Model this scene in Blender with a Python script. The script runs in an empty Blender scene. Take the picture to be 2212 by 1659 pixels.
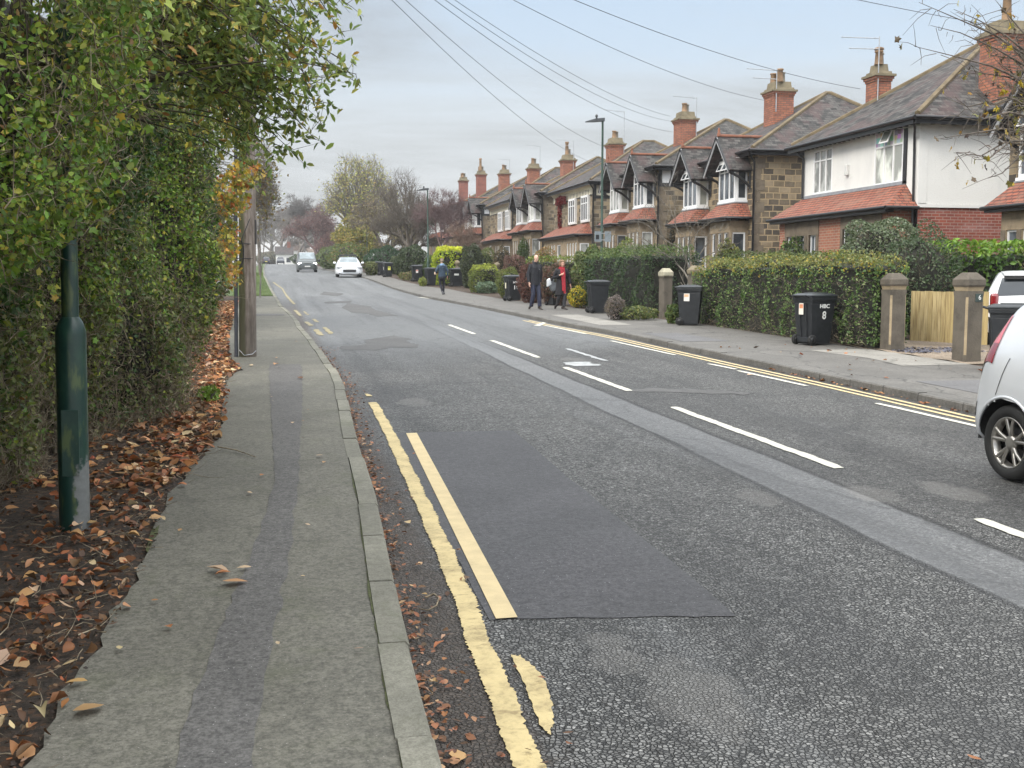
import bpy, bmesh, math, random
import numpy as np
from mathutils import Vector, Matrix

S = bpy.context.scene
COL = S.collection
R = math.radians
rnd = random.Random(7)
rng = np.random.default_rng(11)

# ------------------------------------------------------------------ camera
F_PX, CX, CY = 2333.0, 1106.0, 829.5          # focal length and centre in 2212 x 1659 photo units
PIT = R(5.5)
YAW = math.atan(521 * math.cos(PIT) / F_PX)
CAMZ = 1.75
cam_d = bpy.data.cameras.new('Camera')
cam_d.sensor_width = 36.0
cam_d.lens = 36.0 * F_PX / 2212.0
cam_d.clip_start = 0.05
cam_d.clip_end = 6000
cam = bpy.data.objects.new('Camera', cam_d)
COL.objects.link(cam)
cam.location = (0, 0, CAMZ)
cam.rotation_euler = (R(90) - PIT, 0, -YAW)
S.camera = cam

# ------------------------------------------------------------------ world: pale sky with broken grey cloud
SUN_EL, SUN_ROT = R(38), R(-118)
w = bpy.data.worlds.new("World")
S.world = w
w.use_nodes = True
nt = w.node_tree
nt.nodes.clear()
def wn(t, **k):
    n = nt.nodes.new(t)
    for a, b in k.items(): setattr(n, a, b)
    return n
out = wn('ShaderNodeOutputWorld'); bg = wn('ShaderNodeBackground')
sky = wn('ShaderNodeTexSky'); sky.sky_type = 'NISHITA'; sky.sun_disc = False
sky.sun_elevation = SUN_EL; sky.sun_rotation = SUN_ROT; sky.dust_density = 2.5; sky.air_density = 1.2
tc = wn('ShaderNodeTexCoord'); sep = wn('ShaderNodeSeparateXYZ')
nt.links.new(tc.outputs['Generated'], sep.inputs[0])
def wm(op, a, b=None, c=None):
    n = wn('ShaderNodeMath', operation=op)
    for i, v in enumerate((a, b, c)):
        if v is None: continue
        if isinstance(v, (int, float)): n.inputs[i].default_value = v
        else: nt.links.new(v, n.inputs[i])
    return n.outputs[0]
zc = wm('MAXIMUM', sep.outputs[2], 0.0)
den = wm('ADD', zc, 0.10)
cx_ = wm('DIVIDE', sep.outputs[0], den); cy_ = wm('DIVIDE', sep.outputs[1], den)
comb = wn('ShaderNodeCombineXYZ'); nt.links.new(cx_, comb.inputs[0]); nt.links.new(cy_, comb.inputs[1])
n1 = wn('ShaderNodeTexNoise'); n1.inputs['Scale'].default_value = 0.62; n1.inputs['Detail'].default_value = 8; n1.inputs['Roughness'].default_value = 0.62; n1.inputs['Distortion'].default_value = 0.3
mp = wn('ShaderNodeMapping'); mp.inputs['Location'].default_value = (3.3, 1.2, 0.4); mp.inputs['Scale'].default_value = (0.8, 1.15, 1)
nt.links.new(comb.outputs[0], mp.inputs[0]); nt.links.new(mp.outputs[0], n1.inputs['Vector'])
# cloud cover rises in a band between the horizon glow and the clearer zenith
band = wn('ShaderNodeValToRGB')
e = band.color_ramp.elements; e[0].position = 0.0; e[0].color = (0.0, 0, 0, 1); e[1].position = 1.0; e[1].color = (0.3,)*3 + (1,)
for p, v in ((0.03, .12), (0.065, .55), (0.12, .95), (0.165, .72), (0.20, .35), (0.25, .12), (0.45, .5)):
    x = band.color_ramp.elements.new(p); x.color = (v, v, v, 1)
nt.links.new(zc, band.inputs[0])
cov = wm('ADD', band.outputs[0], wm('MULTIPLY', wm('SUBTRACT', n1.outputs[0], 0.5), 3.4))
covc = wm('MINIMUM', wm('MAXIMUM', cov, 0.0), 1.0)
clear = wn('ShaderNodeValToRGB')       # thin high cloud seen between the grey ones: pale blue, whiter near the horizon
e = clear.color_ramp.elements; e[0].position = 0.0; e[0].color = (.95, .93, .90, 1); e[1].position = 0.5; e[1].color = (.66, .67, .67, 1)
for p, c_ in ((0.08, (.68, .70, .73, 1)), (0.15, (.60, .675, .745, 1)), (0.2, (.52, .62, .73, 1)), (0.27, (.47, .595, .745, 1))):
    x = clear.color_ramp.elements.new(p); x.color = c_
nt.links.new(zc, clear.inputs[0])
grey = wn('ShaderNodeValToRGB')
e = grey.color_ramp.elements; e[0].position = 0.32; e[0].color = (.60, .62, .635, 1); e[1].position = 0.64; e[1].color = (.395, .412, .43, 1)
nt.links.new(n1.outputs[0], grey.inputs[0])
mx = wn('ShaderNodeMix', data_type='RGBA'); nt.links.new(covc, mx.inputs[0]); nt.links.new(clear.outputs[0], mx.inputs[6]); nt.links.new(grey.outputs[0], mx.inputs[7])
sc10 = wn('ShaderNodeVectorMath', operation='SCALE'); sc10.inputs[3].default_value = 6.6; nt.links.new(mx.outputs[2], sc10.inputs[0])
# an overcast sky is brighter overhead than at the horizon
zen = wn('ShaderNodeMapRange'); zen.inputs[1].default_value = .27; zen.inputs[2].default_value = .85; zen.inputs[3].default_value = 1.0; zen.inputs[4].default_value = 3.5
nt.links.new(zc, zen.inputs[0]); zs_ = wn('ShaderNodeVectorMath', operation='SCALE'); nt.links.new(sc10.outputs[0], zs_.inputs[0]); bk = wn('ShaderNodeMapRange'); bk.inputs[1].default_value = .15; bk.inputs[2].default_value = -.5; bk.inputs[3].default_value = 1.0; bk.inputs[4].default_value = 1.8
nt.links.new(sep.outputs[1], bk.inputs[0])          # the cloud is thinner and brighter on the sun's side, behind the camera
nt.links.new(wm('MULTIPLY', zen.outputs[0], bk.outputs[0]), zs_.inputs[3])
mx2 = wn('ShaderNodeMix', data_type='RGBA'); mx2.inputs[0].default_value = 0.9
nt.links.new(sky.outputs[0], mx2.inputs[6]); nt.links.new(zs_.outputs[0], mx2.inputs[7])
bg.inputs[1].default_value = 0.1
nt.links.new(mx2.outputs[2], bg.inputs[0]); nt.links.new(bg.outputs[0], out.inputs[0])

sun_d = bpy.data.lights.new('Sun', 'SUN'); sun_d.energy = 1.4; sun_d.angle = R(22); sun_d.color = (1.0, .95, .86)
sun = bpy.data.objects.new('Sun', sun_d); COL.objects.link(sun)
sd = Vector((math.cos(SUN_EL) * math.sin(SUN_ROT), math.cos(SUN_EL) * math.cos(SUN_ROT), math.sin(SUN_EL)))
sun.rotation_euler = (-sd).to_track_quat('-Z', 'Y').to_euler()
sun.location = (-40, 20, 60)
S.view_settings.view_transform = 'Standard'; S.view_settings.look = 'None'
S.view_settings.exposure = 0.90; S.view_settings.gamma = 1.0
S.view_settings.use_curve_mapping = False
S.cycles.max_bounces = 6; S.cycles.diffuse_bounces = 3; S.cycles.volume_bounces = 0; S.cycles.transparent_max_bounces = 8

# ------------------------------------------------------------------ ground profile and photo -> place helpers
def zg(Y):
    t = min(max((Y - 48) / 32, 0), 1)
    b = .38 * t * t * (3 - 2 * t)
    if Y <= 236: return .02 * Y + b
    return 5.10 + .008 * (Y - 236)
_fw = (math.sin(YAW) * math.cos(PIT), math.cos(YAW) * math.cos(PIT), -math.sin(PIT))
_rt = (math.cos(YAW), -math.sin(YAW), 0.0)
_up = (math.sin(YAW) * math.sin(PIT), math.cos(YAW) * math.sin(PIT), math.cos(PIT))
def ray(x, y):
    u = (x - CX) / F_PX; v = -(y - CY) / F_PX
    return tuple(_rt[i] * u + _up[i] * v + _fw[i] for i in range(3))
def G(x, y, h=0.0):
    "place on the ground seen at photo position (x, y)"
    d = ray(x, y); t = 0.0
    for _ in range(60):
        Y = t * d[1]
        den = d[2] - .02 * d[1]
        t = (zg(Y) - .02 * Y + h - CAMZ) / den if den < -1e-5 else 400
        t = max(0, min(t, 400))
    return Vector((t * d[0], t * d[1], CAMZ + t * d[2]))
def PX(x, y, X):
    d = ray(x, y); t = X / d[0]; return Vector((X, t * d[1], CAMZ + t * d[2]))
def PY(x, y, Y):
    d = ray(x, y); t = Y / d[1]; return Vector((t * d[0], Y, CAMZ + t * d[2]))

# ------------------------------------------------------------------ object helpers
def setp(o, label=None, cat=None, group=None, kind=None):
    if label: o['label'] = label
    if cat: o['category'] = cat
    if group: o['group'] = group
    if kind: o['kind'] = kind
    return o
def thing(name, label, cat, loc=(0, 0, 0), rotz=0.0, group=None):
    o = bpy.data.objects.new(name, None); COL.objects.link(o)
    o.location = loc; o.rotation_euler = (0, 0, rotz); o.empty_display_size = .2
    return setp(o, label, cat, group)
def link(name, me, parent=None):
    o = bpy.data.objects.new(name, me); COL.objects.link(o)
    if parent is not None: o.parent = parent
    return o
def dup(root, loc, rotz=None, label=None, group=None, scale=None):
    def cp(o, par):
        c = o.copy(); COL.objects.link(c); c.parent = par
        for ch in o.children: cp(ch, c)
        return c
    c = root.copy(); COL.objects.link(c)
    for ch in root.children: cp(ch, c)
    c.location = loc
    if rotz is not None: c.rotation_euler = (0, 0, rotz)
    if scale is not None: c.scale = scale
    if label: c['label'] = label
    if group: c['group'] = group
    return c

class MB:
    def __init__(s): s.v = []; s.f = []; s.m = []; s.sm = []
    def add(s, vs, fs, m=0, smooth=False):
        o = len(s.v); s.v.extend([tuple(p) for p in vs])
        for f in fs: s.f.append(tuple(i + o for i in f)); s.m.append(m); s.sm.append(smooth)
        return s
    def box(s, x0, x1, y0, y1, z0, z1, m=0):
        vs = [(x, y, z) for z in (z0, z1) for y in (y0, y1) for x in (x0, x1)]
        return s.add(vs, [(0, 2, 3, 1), (4, 5, 7, 6), (0, 1, 5, 4), (2, 6, 7, 3), (0, 4, 6, 2), (1, 3, 7, 5)], m)
    def obox(s, o, u, v, w_, m=0):
        o, u, v, w_ = map(Vector, (o, u, v, w_))
        vs = [o + u * a + v * b + w_ * c for c in (0, 1) for b in (0, 1) for a in (0, 1)]
        fs = [(0, 2, 3, 1), (4, 5, 7, 6), (0, 1, 5, 4), (2, 6, 7, 3), (0, 4, 6, 2), (1, 3, 7, 5)]
        if u.cross(v).dot(w_) < 0: fs = [f[::-1] for f in fs]
        return s.add(vs, fs, m)
    def frustum(s, z0, a0, b0, z1, a1, b1, cx=0, cy=0, cx1=None, cy1=None, m=0):
        cx1 = cx if cx1 is None else cx1; cy1 = cy if cy1 is None else cy1
        vs = [(cx + a * x, cy + b * y, z0) for x, y, a, b in ((-1, -1, a0, b0), (1, -1, a0, b0), (1, 1, a0, b0), (-1, 1, a0, b0))]
        vs += [(cx1 + a1 * x, cy1 + b1 * y, z1) for x, y in ((-1, -1), (1, -1), (1, 1), (-1, 1))]
        return s.add(vs, [(3, 2, 1, 0), (4, 5, 6, 7), (0, 1, 5, 4), (1, 2, 6, 5), (2, 3, 7, 6), (3, 0, 4, 7)], m)
    def quad(s, a, b, c, d, m=0): return s.add([a, b, c, d], [(0, 1, 2, 3)], m)
    def poly(s, pts, m=0): return s.add(pts, [tuple(range(len(pts)))], m)
    def prism(s, pts, d, m=0):
        "closed slab: outline pts pushed along vector d"
        n = len(pts); d = Vector(d)
        a = [Vector(p) for p in pts]; b = [p + d for p in a]
        nrm = Vector((0, 0, 0))
        for i in range(n): nrm += a[i].cross(a[(i + 1) % n])
        fs = [tuple(range(n))[::-1], tuple(range(n, 2 * n))] + [(i, (i + 1) % n, n + (i + 1) % n, n + i) for i in range(n)]
        if nrm.dot(d) < 0: fs = [f[::-1] for f in fs]
        return s.add(a + b, fs, m)
    def tube(s, path, rad, n=8, m=0, cap=True, smooth=True):
        path = [Vector(p) for p in path]
        if not isinstance(rad, (list, tuple)): rad = [rad] * len(path)
        rings = []; prev = None
        for i, p in enumerate(path):
            if i == 0: t = path[1] - p
            elif i == len(path) - 1: t = p - path[i - 1]
            else: t = path[i + 1] - path[i - 1]
            if t.length < 1e-9: t = Vector((0, 0, 1))
            t.normalize()
            a = Vector((0, 0, 1)) if prev is None and abs(t.z) < .9 else (Vector((1, 0, 0)) if prev is None else prev)
            a = (a - t * a.dot(t))
            if a.length < 1e-6: a = t.orthogonal()
            a.normalize(); b = t.cross(a); prev = a
            rings.append([p + (a * math.cos(2 * math.pi * k / n) + b * math.sin(2 * math.pi * k / n)) * rad[i] for k in range(n)])
        vs = [q for r_ in rings for q in r_]
        fs = [(i * n + k, i * n + (k + 1) % n, (i + 1) * n + (k + 1) % n, (i + 1) * n + k) for i in range(len(path) - 1) for k in range(n)]
        s.add(vs, fs, m, smooth)
        if cap:
            s.add(rings[0][::-1], [tuple(range(n))], m); s.add(rings[-1], [tuple(range(n))], m)
        return s
    def lathe(s, prof, c=(0, 0, 0), n=16, m=0, smooth=True, axis='z', cap=True):
        vs = []
        for r_, z in prof:
            for k in range(n):
                a = 2 * math.pi * k / n
                p = (r_ * math.cos(a), r_ * math.sin(a), z)
                if axis == 'x': p = (z, p[0], p[1])
                if axis == 'y': p = (p[1], z, p[0])
                vs.append((c[0] + p[0], c[1] + p[1], c[2] + p[2]))
        fs = [(i * n + k, i * n + (k + 1) % n, (i + 1) * n + (k + 1) % n, (i + 1) * n + k) for i in range(len(prof) - 1) for k in range(n)]
        s.add(vs, fs, m, smooth)
        if cap: s.add(vs[:n][::-1], [tuple(range(n))], m); s.add(vs[-n:], [tuple(range(n))], m)
        return s
    def build(s, name, mats, parent=None, bevel=0, sub=0, weld=False):
        me = bpy.data.meshes.new(name); me.from_pydata(s.v, [], s.f)
        if not isinstance(mats, (list, tuple)): mats = [mats]
        for x in mats: me.materials.append(x)
        me.polygons.foreach_set('material_index', s.m); me.polygons.foreach_set('use_smooth', s.sm)
        me.update()
        if weld:
            b = bmesh.new(); b.from_mesh(me); bmesh.ops.remove_doubles(b, verts=b.verts, dist=1e-4); b.to_mesh(me); b.free()
        o = link(name, me, parent)
        if bevel:
            q = o.modifiers.new('b', 'BEVEL'); q.width = bevel; q.segments = 2; q.limit_method = 'ANGLE'
        if sub:
            q = o.modifiers.new('s', 'SUBSURF'); q.levels = sub; q.render_levels = sub
        return o

def npmesh(name, V, faces_n, F, mats, col=None, parent=None, smooth=False):
    me = bpy.data.meshes.new(name)
    V = np.ascontiguousarray(V, dtype=np.float32); nf = len(F)
    me.vertices.add(len(V)); me.vertices.foreach_set('co', V.ravel())
    me.loops.add(nf * faces_n); me.loops.foreach_set('vertex_index', np.ascontiguousarray(F, dtype=np.int32).ravel())
    me.polygons.add(nf)
    me.polygons.foreach_set('loop_start', np.arange(nf, dtype=np.int32) * faces_n)
    me.polygons.foreach_set('loop_total', np.full(nf, faces_n, dtype=np.int32))
    if smooth: me.polygons.foreach_set('use_smooth', np.ones(nf, dtype=bool))
    if not isinstance(mats, (list, tuple)): mats = [mats]
    for x in mats: me.materials.append(x)
    me.update(calc_edges=True)
    if col is not None:
        a = me.color_attributes.new('Col', 'FLOAT_COLOR', 'POINT')
        c = np.ones((len(V), 4), dtype=np.float32); c[:, :3] = col
        a.data.foreach_set('color', c.ravel())
    return link(name, me, parent)

def leaf_arrays(P, size, normal=None, width=.55, fold=.18, spread=1.0, droop=0.0):
    "one folded diamond per point; size scalar or array"
    n = len(P); P = np.asarray(P, float)
    d = rng.normal(size=(n, 3))
    if droop: d[:, 2] -= droop
    d /= np.linalg.norm(d, axis=1)[:, None] + 1e-9
    nn = rng.normal(size=(n, 3)) * spread
    if normal is not None: nn = nn + np.asarray(normal)
    nn -= d * (nn * d).sum(1)[:, None]; nn /= np.linalg.norm(nn, axis=1)[:, None] + 1e-9
    s_ = np.cross(nn, d)
    L = (np.ones(n) * size * rng.uniform(.65, 1.25, n))[:, None]
    W = L * width * .5
    b = P - d * L * .5
    V = np.stack([b, b + d * L * .28 + s_ * W * .85 + nn * L * fold * .8, b + d * L * .66 + s_ * W * .8 + nn * L * fold, b + d * L, b + d * L * .66 - s_ * W * .8 + nn * L * fold, b + d * L * .28 - s_ * W * .85 + nn * L * fold * .8], 1).reshape(-1, 3)
    i = np.arange(n)[:, None] * 6
    F = np.concatenate([i + [0, 1, 2, 3], i + [0, 3, 4, 5]], 1).reshape(-1, 4)
    return V, F
def leaves(name, P, size, C, mat, parent=None, **k):
    V, F = leaf_arrays(P, size, **k)
    C = np.asarray(C, float)
    if C.ndim == 1: C = np.tile(C, (len(P), 1))
    return npmesh(name, V, 4, F, mat, np.repeat(C, 6, 0), parent)
def palette(n, cols, wts, jit=.25):
    cols = np.array(cols, float); wts = np.array(wts, float) / sum(wts)
    c = cols[rng.choice(len(cols), n, p=wts)]
    return np.clip(c * rng.uniform(1 - jit, 1 + jit, (n, 1)) * rng.uniform(.92, 1.08, (n, 3)), 0, 1)
def twig_arrays(P0, D, L, r, seg=4, wob=.35, grav=0.0):
    "three-sided bent twigs starting at P0 in direction D"
    n = len(P0); P = np.array(P0, float); D = np.array(D, float); D /= np.linalg.norm(D, axis=1)[:, None] + 1e-9
    L = np.ones(n) * L; r = np.ones(n) * r
    Vs = []
    for s_ in range(seg + 1):
        rr = (r * (1 - .75 * s_ / seg))[:, None]
        a = np.cross(D, [0.31, .2, .93]); a /= np.linalg.norm(a, axis=1)[:, None] + 1e-9; b = np.cross(D, a)
        for k in range(3):
            t = 2 * math.pi * k / 3
            Vs.append(P + (a * math.cos(t) + b * math.sin(t)) * rr)
        P = P + D * (L / seg)[:, None]
        D = D + rng.normal(size=(n, 3)) * wob; D[:, 2] -= grav; D /= np.linalg.norm(D, axis=1)[:, None] + 1e-9
    V = np.stack(Vs, 1).reshape(-1, 3); m = 3 * (seg + 1)
    f = []
    for s_ in range(seg):
        for k in range(3):
            f.append([s_ * 3 + k, s_ * 3 + (k + 1) % 3, s_ * 3 + 3 + (k + 1) % 3, s_ * 3 + 3 + k])
    F = (np.arange(n)[:, None, None] * m + np.array(f)[None]).reshape(-1, 4)
    return V, F
def text_mesh(txt, size, mat, name, parent, M, ext=.002, sx=1.0, bold=0.0):
    c = bpy.data.curves.new('t', 'FONT'); c.body = txt; c.size = size; c.extrude = ext; c.offset = bold
    c.align_x = 'CENTER'; c.align_y = 'CENTER'
    o = bpy.data.objects.new('t', c); COL.objects.link(o)
    bpy.context.view_layer.update()
    me = bpy.data.meshes.new_from_object(o.evaluated_get(bpy.context.evaluated_depsgraph_get()))
    bpy.data.objects.remove(o); bpy.data.curves.remove(c)
    me.transform(Matrix.Diagonal((sx, 1, 1, 1))); me.transform(M)
    me.materials.clear(); me.materials.append(mat)
    return link(name, me, parent)

# ------------------------------------------------------------------ materials
class NB:
    "small node builder for one material"
    def __init__(s, name):
        s.mat = bpy.data.materials.new(name); s.mat.use_nodes = True
        s.nt = s.mat.node_tree; s.bsdf = s.nt.nodes['Principled BSDF']; s.out = s.nt.nodes['Material Output']
    def n(s, t, ins=None, **props):
        x = s.nt.nodes.new(t)
        for a, b in props.items(): setattr(x, a, b)
        for a, b in (ins or {}).items(): s.set(x.inputs[a], b)
        return x
    def set(s, sock, v):
        if isinstance(v, bpy.types.NodeSocket): s.nt.links.new(v, sock)
        elif isinstance(v, bpy.types.Node): s.nt.links.new(v.outputs[0], sock)
        else: sock.default_value = v
    def m(s, op, a, b=None, c=None, clamp=False):
        x = s.nt.nodes.new('ShaderNodeMath'); x.operation = op; x.use_clamp = clamp
        for i, v in enumerate((a, b, c)):
            if v is not None: s.set(x.inputs[i], v)
        return x.outputs[0]
    def mix(s, f, a, b, blend='MIX'):
        x = s.nt.nodes.new('ShaderNodeMix'); x.data_type = 'RGBA'; x.blend_type = blend
        s.set(x.inputs[0], f)
        for i, v in ((6, a), (7, b)):
            if isinstance(v, tuple): v = v if len(v) == 4 else v + (1,)
            s.set(x.inputs[i], v)
        return x.outputs[2]
    def pos(s):
        return s.n('ShaderNodeNewGeometry').outputs['Position']
    def obj(s): return s.n('ShaderNodeTexCoord').outputs['Object']
    def noise(s, vec, scale, detail=4, rough=.55, dist=0):
        return s.n('ShaderNodeTexNoise', {'Vector': vec, 'Scale': scale, 'Detail': detail, 'Roughness': rough, 'Distortion': dist}).outputs[0]
    def ramp(s, f, pts):
        x = s.n('ShaderNodeValToRGB', {0: f}); cr = x.color_ramp
        while len(cr.elements) > 1: cr.elements.remove(cr.elements[0])
        for i, (p, c) in enumerate(pts):
            e_ = cr.elements[0] if i == 0 else cr.elements.new(p)
            e_.position = p
            if isinstance(c, (int, float)): c = (c, c, c)
            e_.color = tuple(c) + (1,)
        return x.outputs[0]
    def step(s, v, a, b):
        "0 below a, 1 above b"
        return s.n('ShaderNodeMapRange', {0: v, 1: a, 2: b, 3: 0.0, 4: 1.0}, clamp=True, interpolation_type='SMOOTHSTEP').outputs[0]
    def scale(s, vec, sc):
        return s.n('ShaderNodeVectorMath', {0: vec, 1: sc}, operation='MULTIPLY').outputs[0]
    def bump(s, h, strength=.5, dist=.02, nrm=None):
        x = s.n('ShaderNodeBump', {'Height': h, 'Strength': strength, 'Distance': dist})
        if nrm is not None: s.set(x.inputs['Normal'], nrm)
        return x.outputs[0]
    def done(s, color=None, rough=.7, normal=None, metal=0.0, spec=None, coat=None):
        if color is not None: s.set(s.bsdf.inputs['Base Color'], color if not isinstance(color, tuple) else (color + (1,))[:4])
        s.set(s.bsdf.inputs['Roughness'], rough); s.set(s.bsdf.inputs['Metallic'], metal)
        if normal is not None: s.set(s.bsdf.inputs['Normal'], normal)
        if spec is not None: s.set(s.bsdf.inputs['Specular IOR Level'], spec)
        if coat is not None: s.set(s.bsdf.inputs['Coat Weight'], coat)
        return s.mat
    def wallvec(s):
        "horizontal run along the wall, height - from the place itself"
        g = s.n('ShaderNodeNewGeometry'); p = s.n('ShaderNodeSeparateXYZ', {0: g.outputs['Position']}); q = s.n('ShaderNodeSeparateXYZ', {0: g.outputs['True Normal']})
        side = s.m('GREATER_THAN', s.m('ABSOLUTE', q.outputs[0]), s.m('ABSOLUTE', q.outputs[1]))
        u = s.m('ADD', s.m('MULTIPLY', p.outputs[1], side), s.m('MULTIPLY', p.outputs[0], s.m('SUBTRACT', 1.0, side)))
        return s.n('ShaderNodeCombineXYZ', {0: u, 1: p.outputs[2], 2: 0.0}).outputs[0]

def plain(name, c, rough=.6, metal=0.0, var=.12, vs=6.0, bump=0.0, coat=None, spec=None):
    b = NB(name); p = b.obj()
    n = b.noise(p, vs, 5)
    col = b.mix(b.step(n, .3, .7), tuple(x * (1 - var) for x in c), tuple(min(1, x * (1 + var)) for x in c))
    nr = b.bump(b.noise(p, vs * 12, 3), bump, .01) if bump else None
    return b.done(col, rough, nr, metal, spec, coat)

def leaf_mat(name, rough=.38, trans=.32):
    b = NB(name)
    a = b.n('ShaderNodeAttribute', attribute_name='Col')
    b.done(a.outputs['Color'], rough, spec=.4)
    tr = b.n('ShaderNodeBsdfTranslucent', {0: a.outputs['Color']})
    mxs = b.n('ShaderNodeMixShader', {0: trans, 1: b.bsdf.outputs[0], 2: tr.outputs[0]})
    b.nt.links.new(mxs.outputs[0], b.out.inputs[0])
    return b.mat
M_LEAF = leaf_mat('leaf')
M_LEAF_DRY = leaf_mat('dry_leaf', .6, .15)

def bark(name, c1, c2, vs=14):
    b = NB(name); p = b.obj(); v = b.scale(p, (1, 1, .25))
    n = b.noise(v, vs, 6, .65)
    return b.done(b.mix(b.step(n, .35, .65), c1, c2), .85, b.bump(n, .6, .01))
M_BARK = bark('bark', (.035, .028, .02), (.11, .09, .06))
M_TWIG = bark('twig', (.13, .10, .065), (.34, .28, .19))
M_BARK_FAR = bark('bark_grey', (.085, .072, .062), (.18, .155, .135))
M_TWIG_PURPLE = bark('twig_purple', (.10, .062, .062), (.20, .135, .13))

# road: coarse worn chippings, a smoother seam band left of the centre line, dirt by the kerb
HOLLOWS = [tuple(G(x, y))[:2] + (r_,) for x, y, r_ in ((1645, 1080, .24), (1895, 1068, .24), (2060, 1062, .26), (893, 868, .3), (1240, 777, .3), (1500, 1500, .3), (1330, 1420, .22))]
def road_mat():
    b = NB('worn_chipping_asphalt'); p = b.pos(); sp = b.n('ShaderNodeSeparateXYZ', {0: p}); X, Y = sp.outputs[0], sp.outputs[1]
    wob = b.noise(b.scale(p, (1, .35, 1)), 1.3, 5, .6)
    Xw = b.m('ADD', X, b.m('MULTIPLY', b.m('SUBTRACT', wob, .5), .16))
    vor = b.n('ShaderNodeTexVoronoi', {'Vector': p, 'Scale': 50.0, 'Randomness': 1.0}, feature='F1')
    ve = b.n('ShaderNodeTexVoronoi', {'Vector': p, 'Scale': 50.0, 'Randomness': 1.0}, feature='DISTANCE_TO_EDGE')
    chip = b.step(ve.outputs['Distance'], .0, .17)
    cr = b.n('ShaderNodeSeparateColor', {0: vor.outputs['Color']}).outputs[0]
    stone = b.ramp(cr, [(0, (.075, .074, .070)), (.3, (.155, .152, .144)), (.75, (.24, .236, .225)), (.93, (.29, .285, .27)), (1, (.40, .39, .37))])
    tar = b.mix(b.noise(p, 30, 3), (.014, .014, .014), (.038, .037, .037))
    big = b.noise(b.scale(p, (1, .5, 1)), .55, 6, .6)
    big2 = b.noise(b.scale(p, (1.0, .22, 1)), 1.6, 5, .6)
    expose = b.m('MULTIPLY', chip, b.m('ADD', .45, b.m('MULTIPLY', b.step(big, .30, .62), .6)))
    c = b.mix(expose, tar, stone)
    c = b.mix(b.m('MULTIPLY', b.step(big2, .5, .68), .38), c, (.06, .058, .058))      # patches where the binder shows
    # fine smooth band (old trench reinstatement) left of the centre line
    lo = b.m('ADD', 3.66, b.m('MULTIPLY', b.m('SUBTRACT', Y, 5.0), .012))
    hi = 4.26
    band = b.m('MULTIPLY', b.step(b.m('SUBTRACT', Xw, lo), .0, .05), b.m('SUBTRACT', 1.0, b.step(Xw, hi, hi + .06)))
    band = b.m('MULTIPLY', band, b.m('SUBTRACT', 1.0, b.step(Y, 26, 36)))
    fine = b.noise(p, 140, 4, .7)
    bc = b.mix(b.step(b.noise(p, 55, 4, .7), .35, .68), (.10, .102, .105), (.215, .218, .222))
    c = b.mix(b.m('MULTIPLY', band, .62), c, bc)
    edge = b.m('ADD', b.m('SUBTRACT', 1.0, b.m('MINIMUM', 1.0, b.m('DIVIDE', b.m('ABSOLUTE', b.m('SUBTRACT', Xw, lo)), .05))),
               b.m('SUBTRACT', 1.0, b.m('MINIMUM', 1.0, b.m('DIVIDE', b.m('ABSOLUTE', b.m('SUBTRACT', Xw, hi + .05)), .06))), clamp=True)
    c = b.mix(b.m('MULTIPLY', b.m('MAXIMUM', edge, 0.0), b.m('MULTIPLY', b.m('SUBTRACT', 1.0, b.step(Y, 24, 34)), .75)), c, (.028, .027, .028))
    # light smooth resurfacing further up, darker squares of old repairs
    far = b.step(b.m('ADD', Y, b.m('MULTIPLY', X, -.9)), 13.5, 15.5)
    far = b.m('MAXIMUM', far, b.step(b.m('ADD', Y, b.m('MULTIPLY', b.m('SUBTRACT', wob, .5), 3)), 24, 27))
    far = b.m('MULTIPLY', far, b.step(Y, 15, 24))
    fcol = b.mix(b.step(fine, .3, .75), (.115, .119, .122), (.185, .19, .193))
    c = b.mix(b.m('MULTIPLY', far, .7), c, fcol)
    streak = b.noise(b.scale(p, (2.2, .05, 1)), 1.0, 5, .6)
    c = b.mix(b.m('MULTIPLY', b.step(streak, .48, .66), .42), c, (.045, .045, .047))
    light = b.noise(b.scale(p, (.9, .07, 1)), 1.0, 4, .55)
    c = b.mix(b.m('MULTIPLY', b.step(light, .52, .7), .38), c, (.24, .245, .25))
    # cracks across and along
    ck = b.n('ShaderNodeTexVoronoi', {'Vector': b.n('ShaderNodeVectorMath', {0: b.scale(p, (.55, .3, .3)), 1: b.scale(b.n('ShaderNodeTexNoise', {'Vector': p, 'Scale': 1.6, 'Detail': 5}).outputs[1], (.35, .35, 0))}, operation='ADD').outputs[0], 'Scale': 1.0}, feature='DISTANCE_TO_EDGE').outputs['Distance']
    crack = b.m('SUBTRACT', 1.0, b.step(ck, .004, .016))
    c = b.mix(b.m('MULTIPLY', crack, .35), c, (.03, .03, .03))
    # shallow hollows filled with pale grit
    c = b.mix(b.m('MULTIPLY', b.step(b.noise(p, 17, 6, .8), .46, .62), .28), c, (.045, .044, .042))
    hol = None
    for hx, hy, hr in HOLLOWS:
        dx = b.m('MULTIPLY', b.m('SUBTRACT', X, hx), 1.25); dy = b.m('MULTIPLY', b.m('SUBTRACT', Y, hy), .62)
        q = b.m('SQRT', b.m('ADD', b.m('MULTIPLY', dx, dx), b.m('MULTIPLY', dy, dy)))
        q = b.m('SUBTRACT', 1.0, b.step(b.m('ADD', q, b.m('MULTIPLY', b.m('SUBTRACT', b.noise(p, 3.5, 5, .65), .5), .5)), hr * .6, hr))
        hol = q if hol is None else b.m('MAXIMUM', hol, q)
    c = b.mix(b.m('MULTIPLY', hol, .6), c, (.20, .192, .18))
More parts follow.
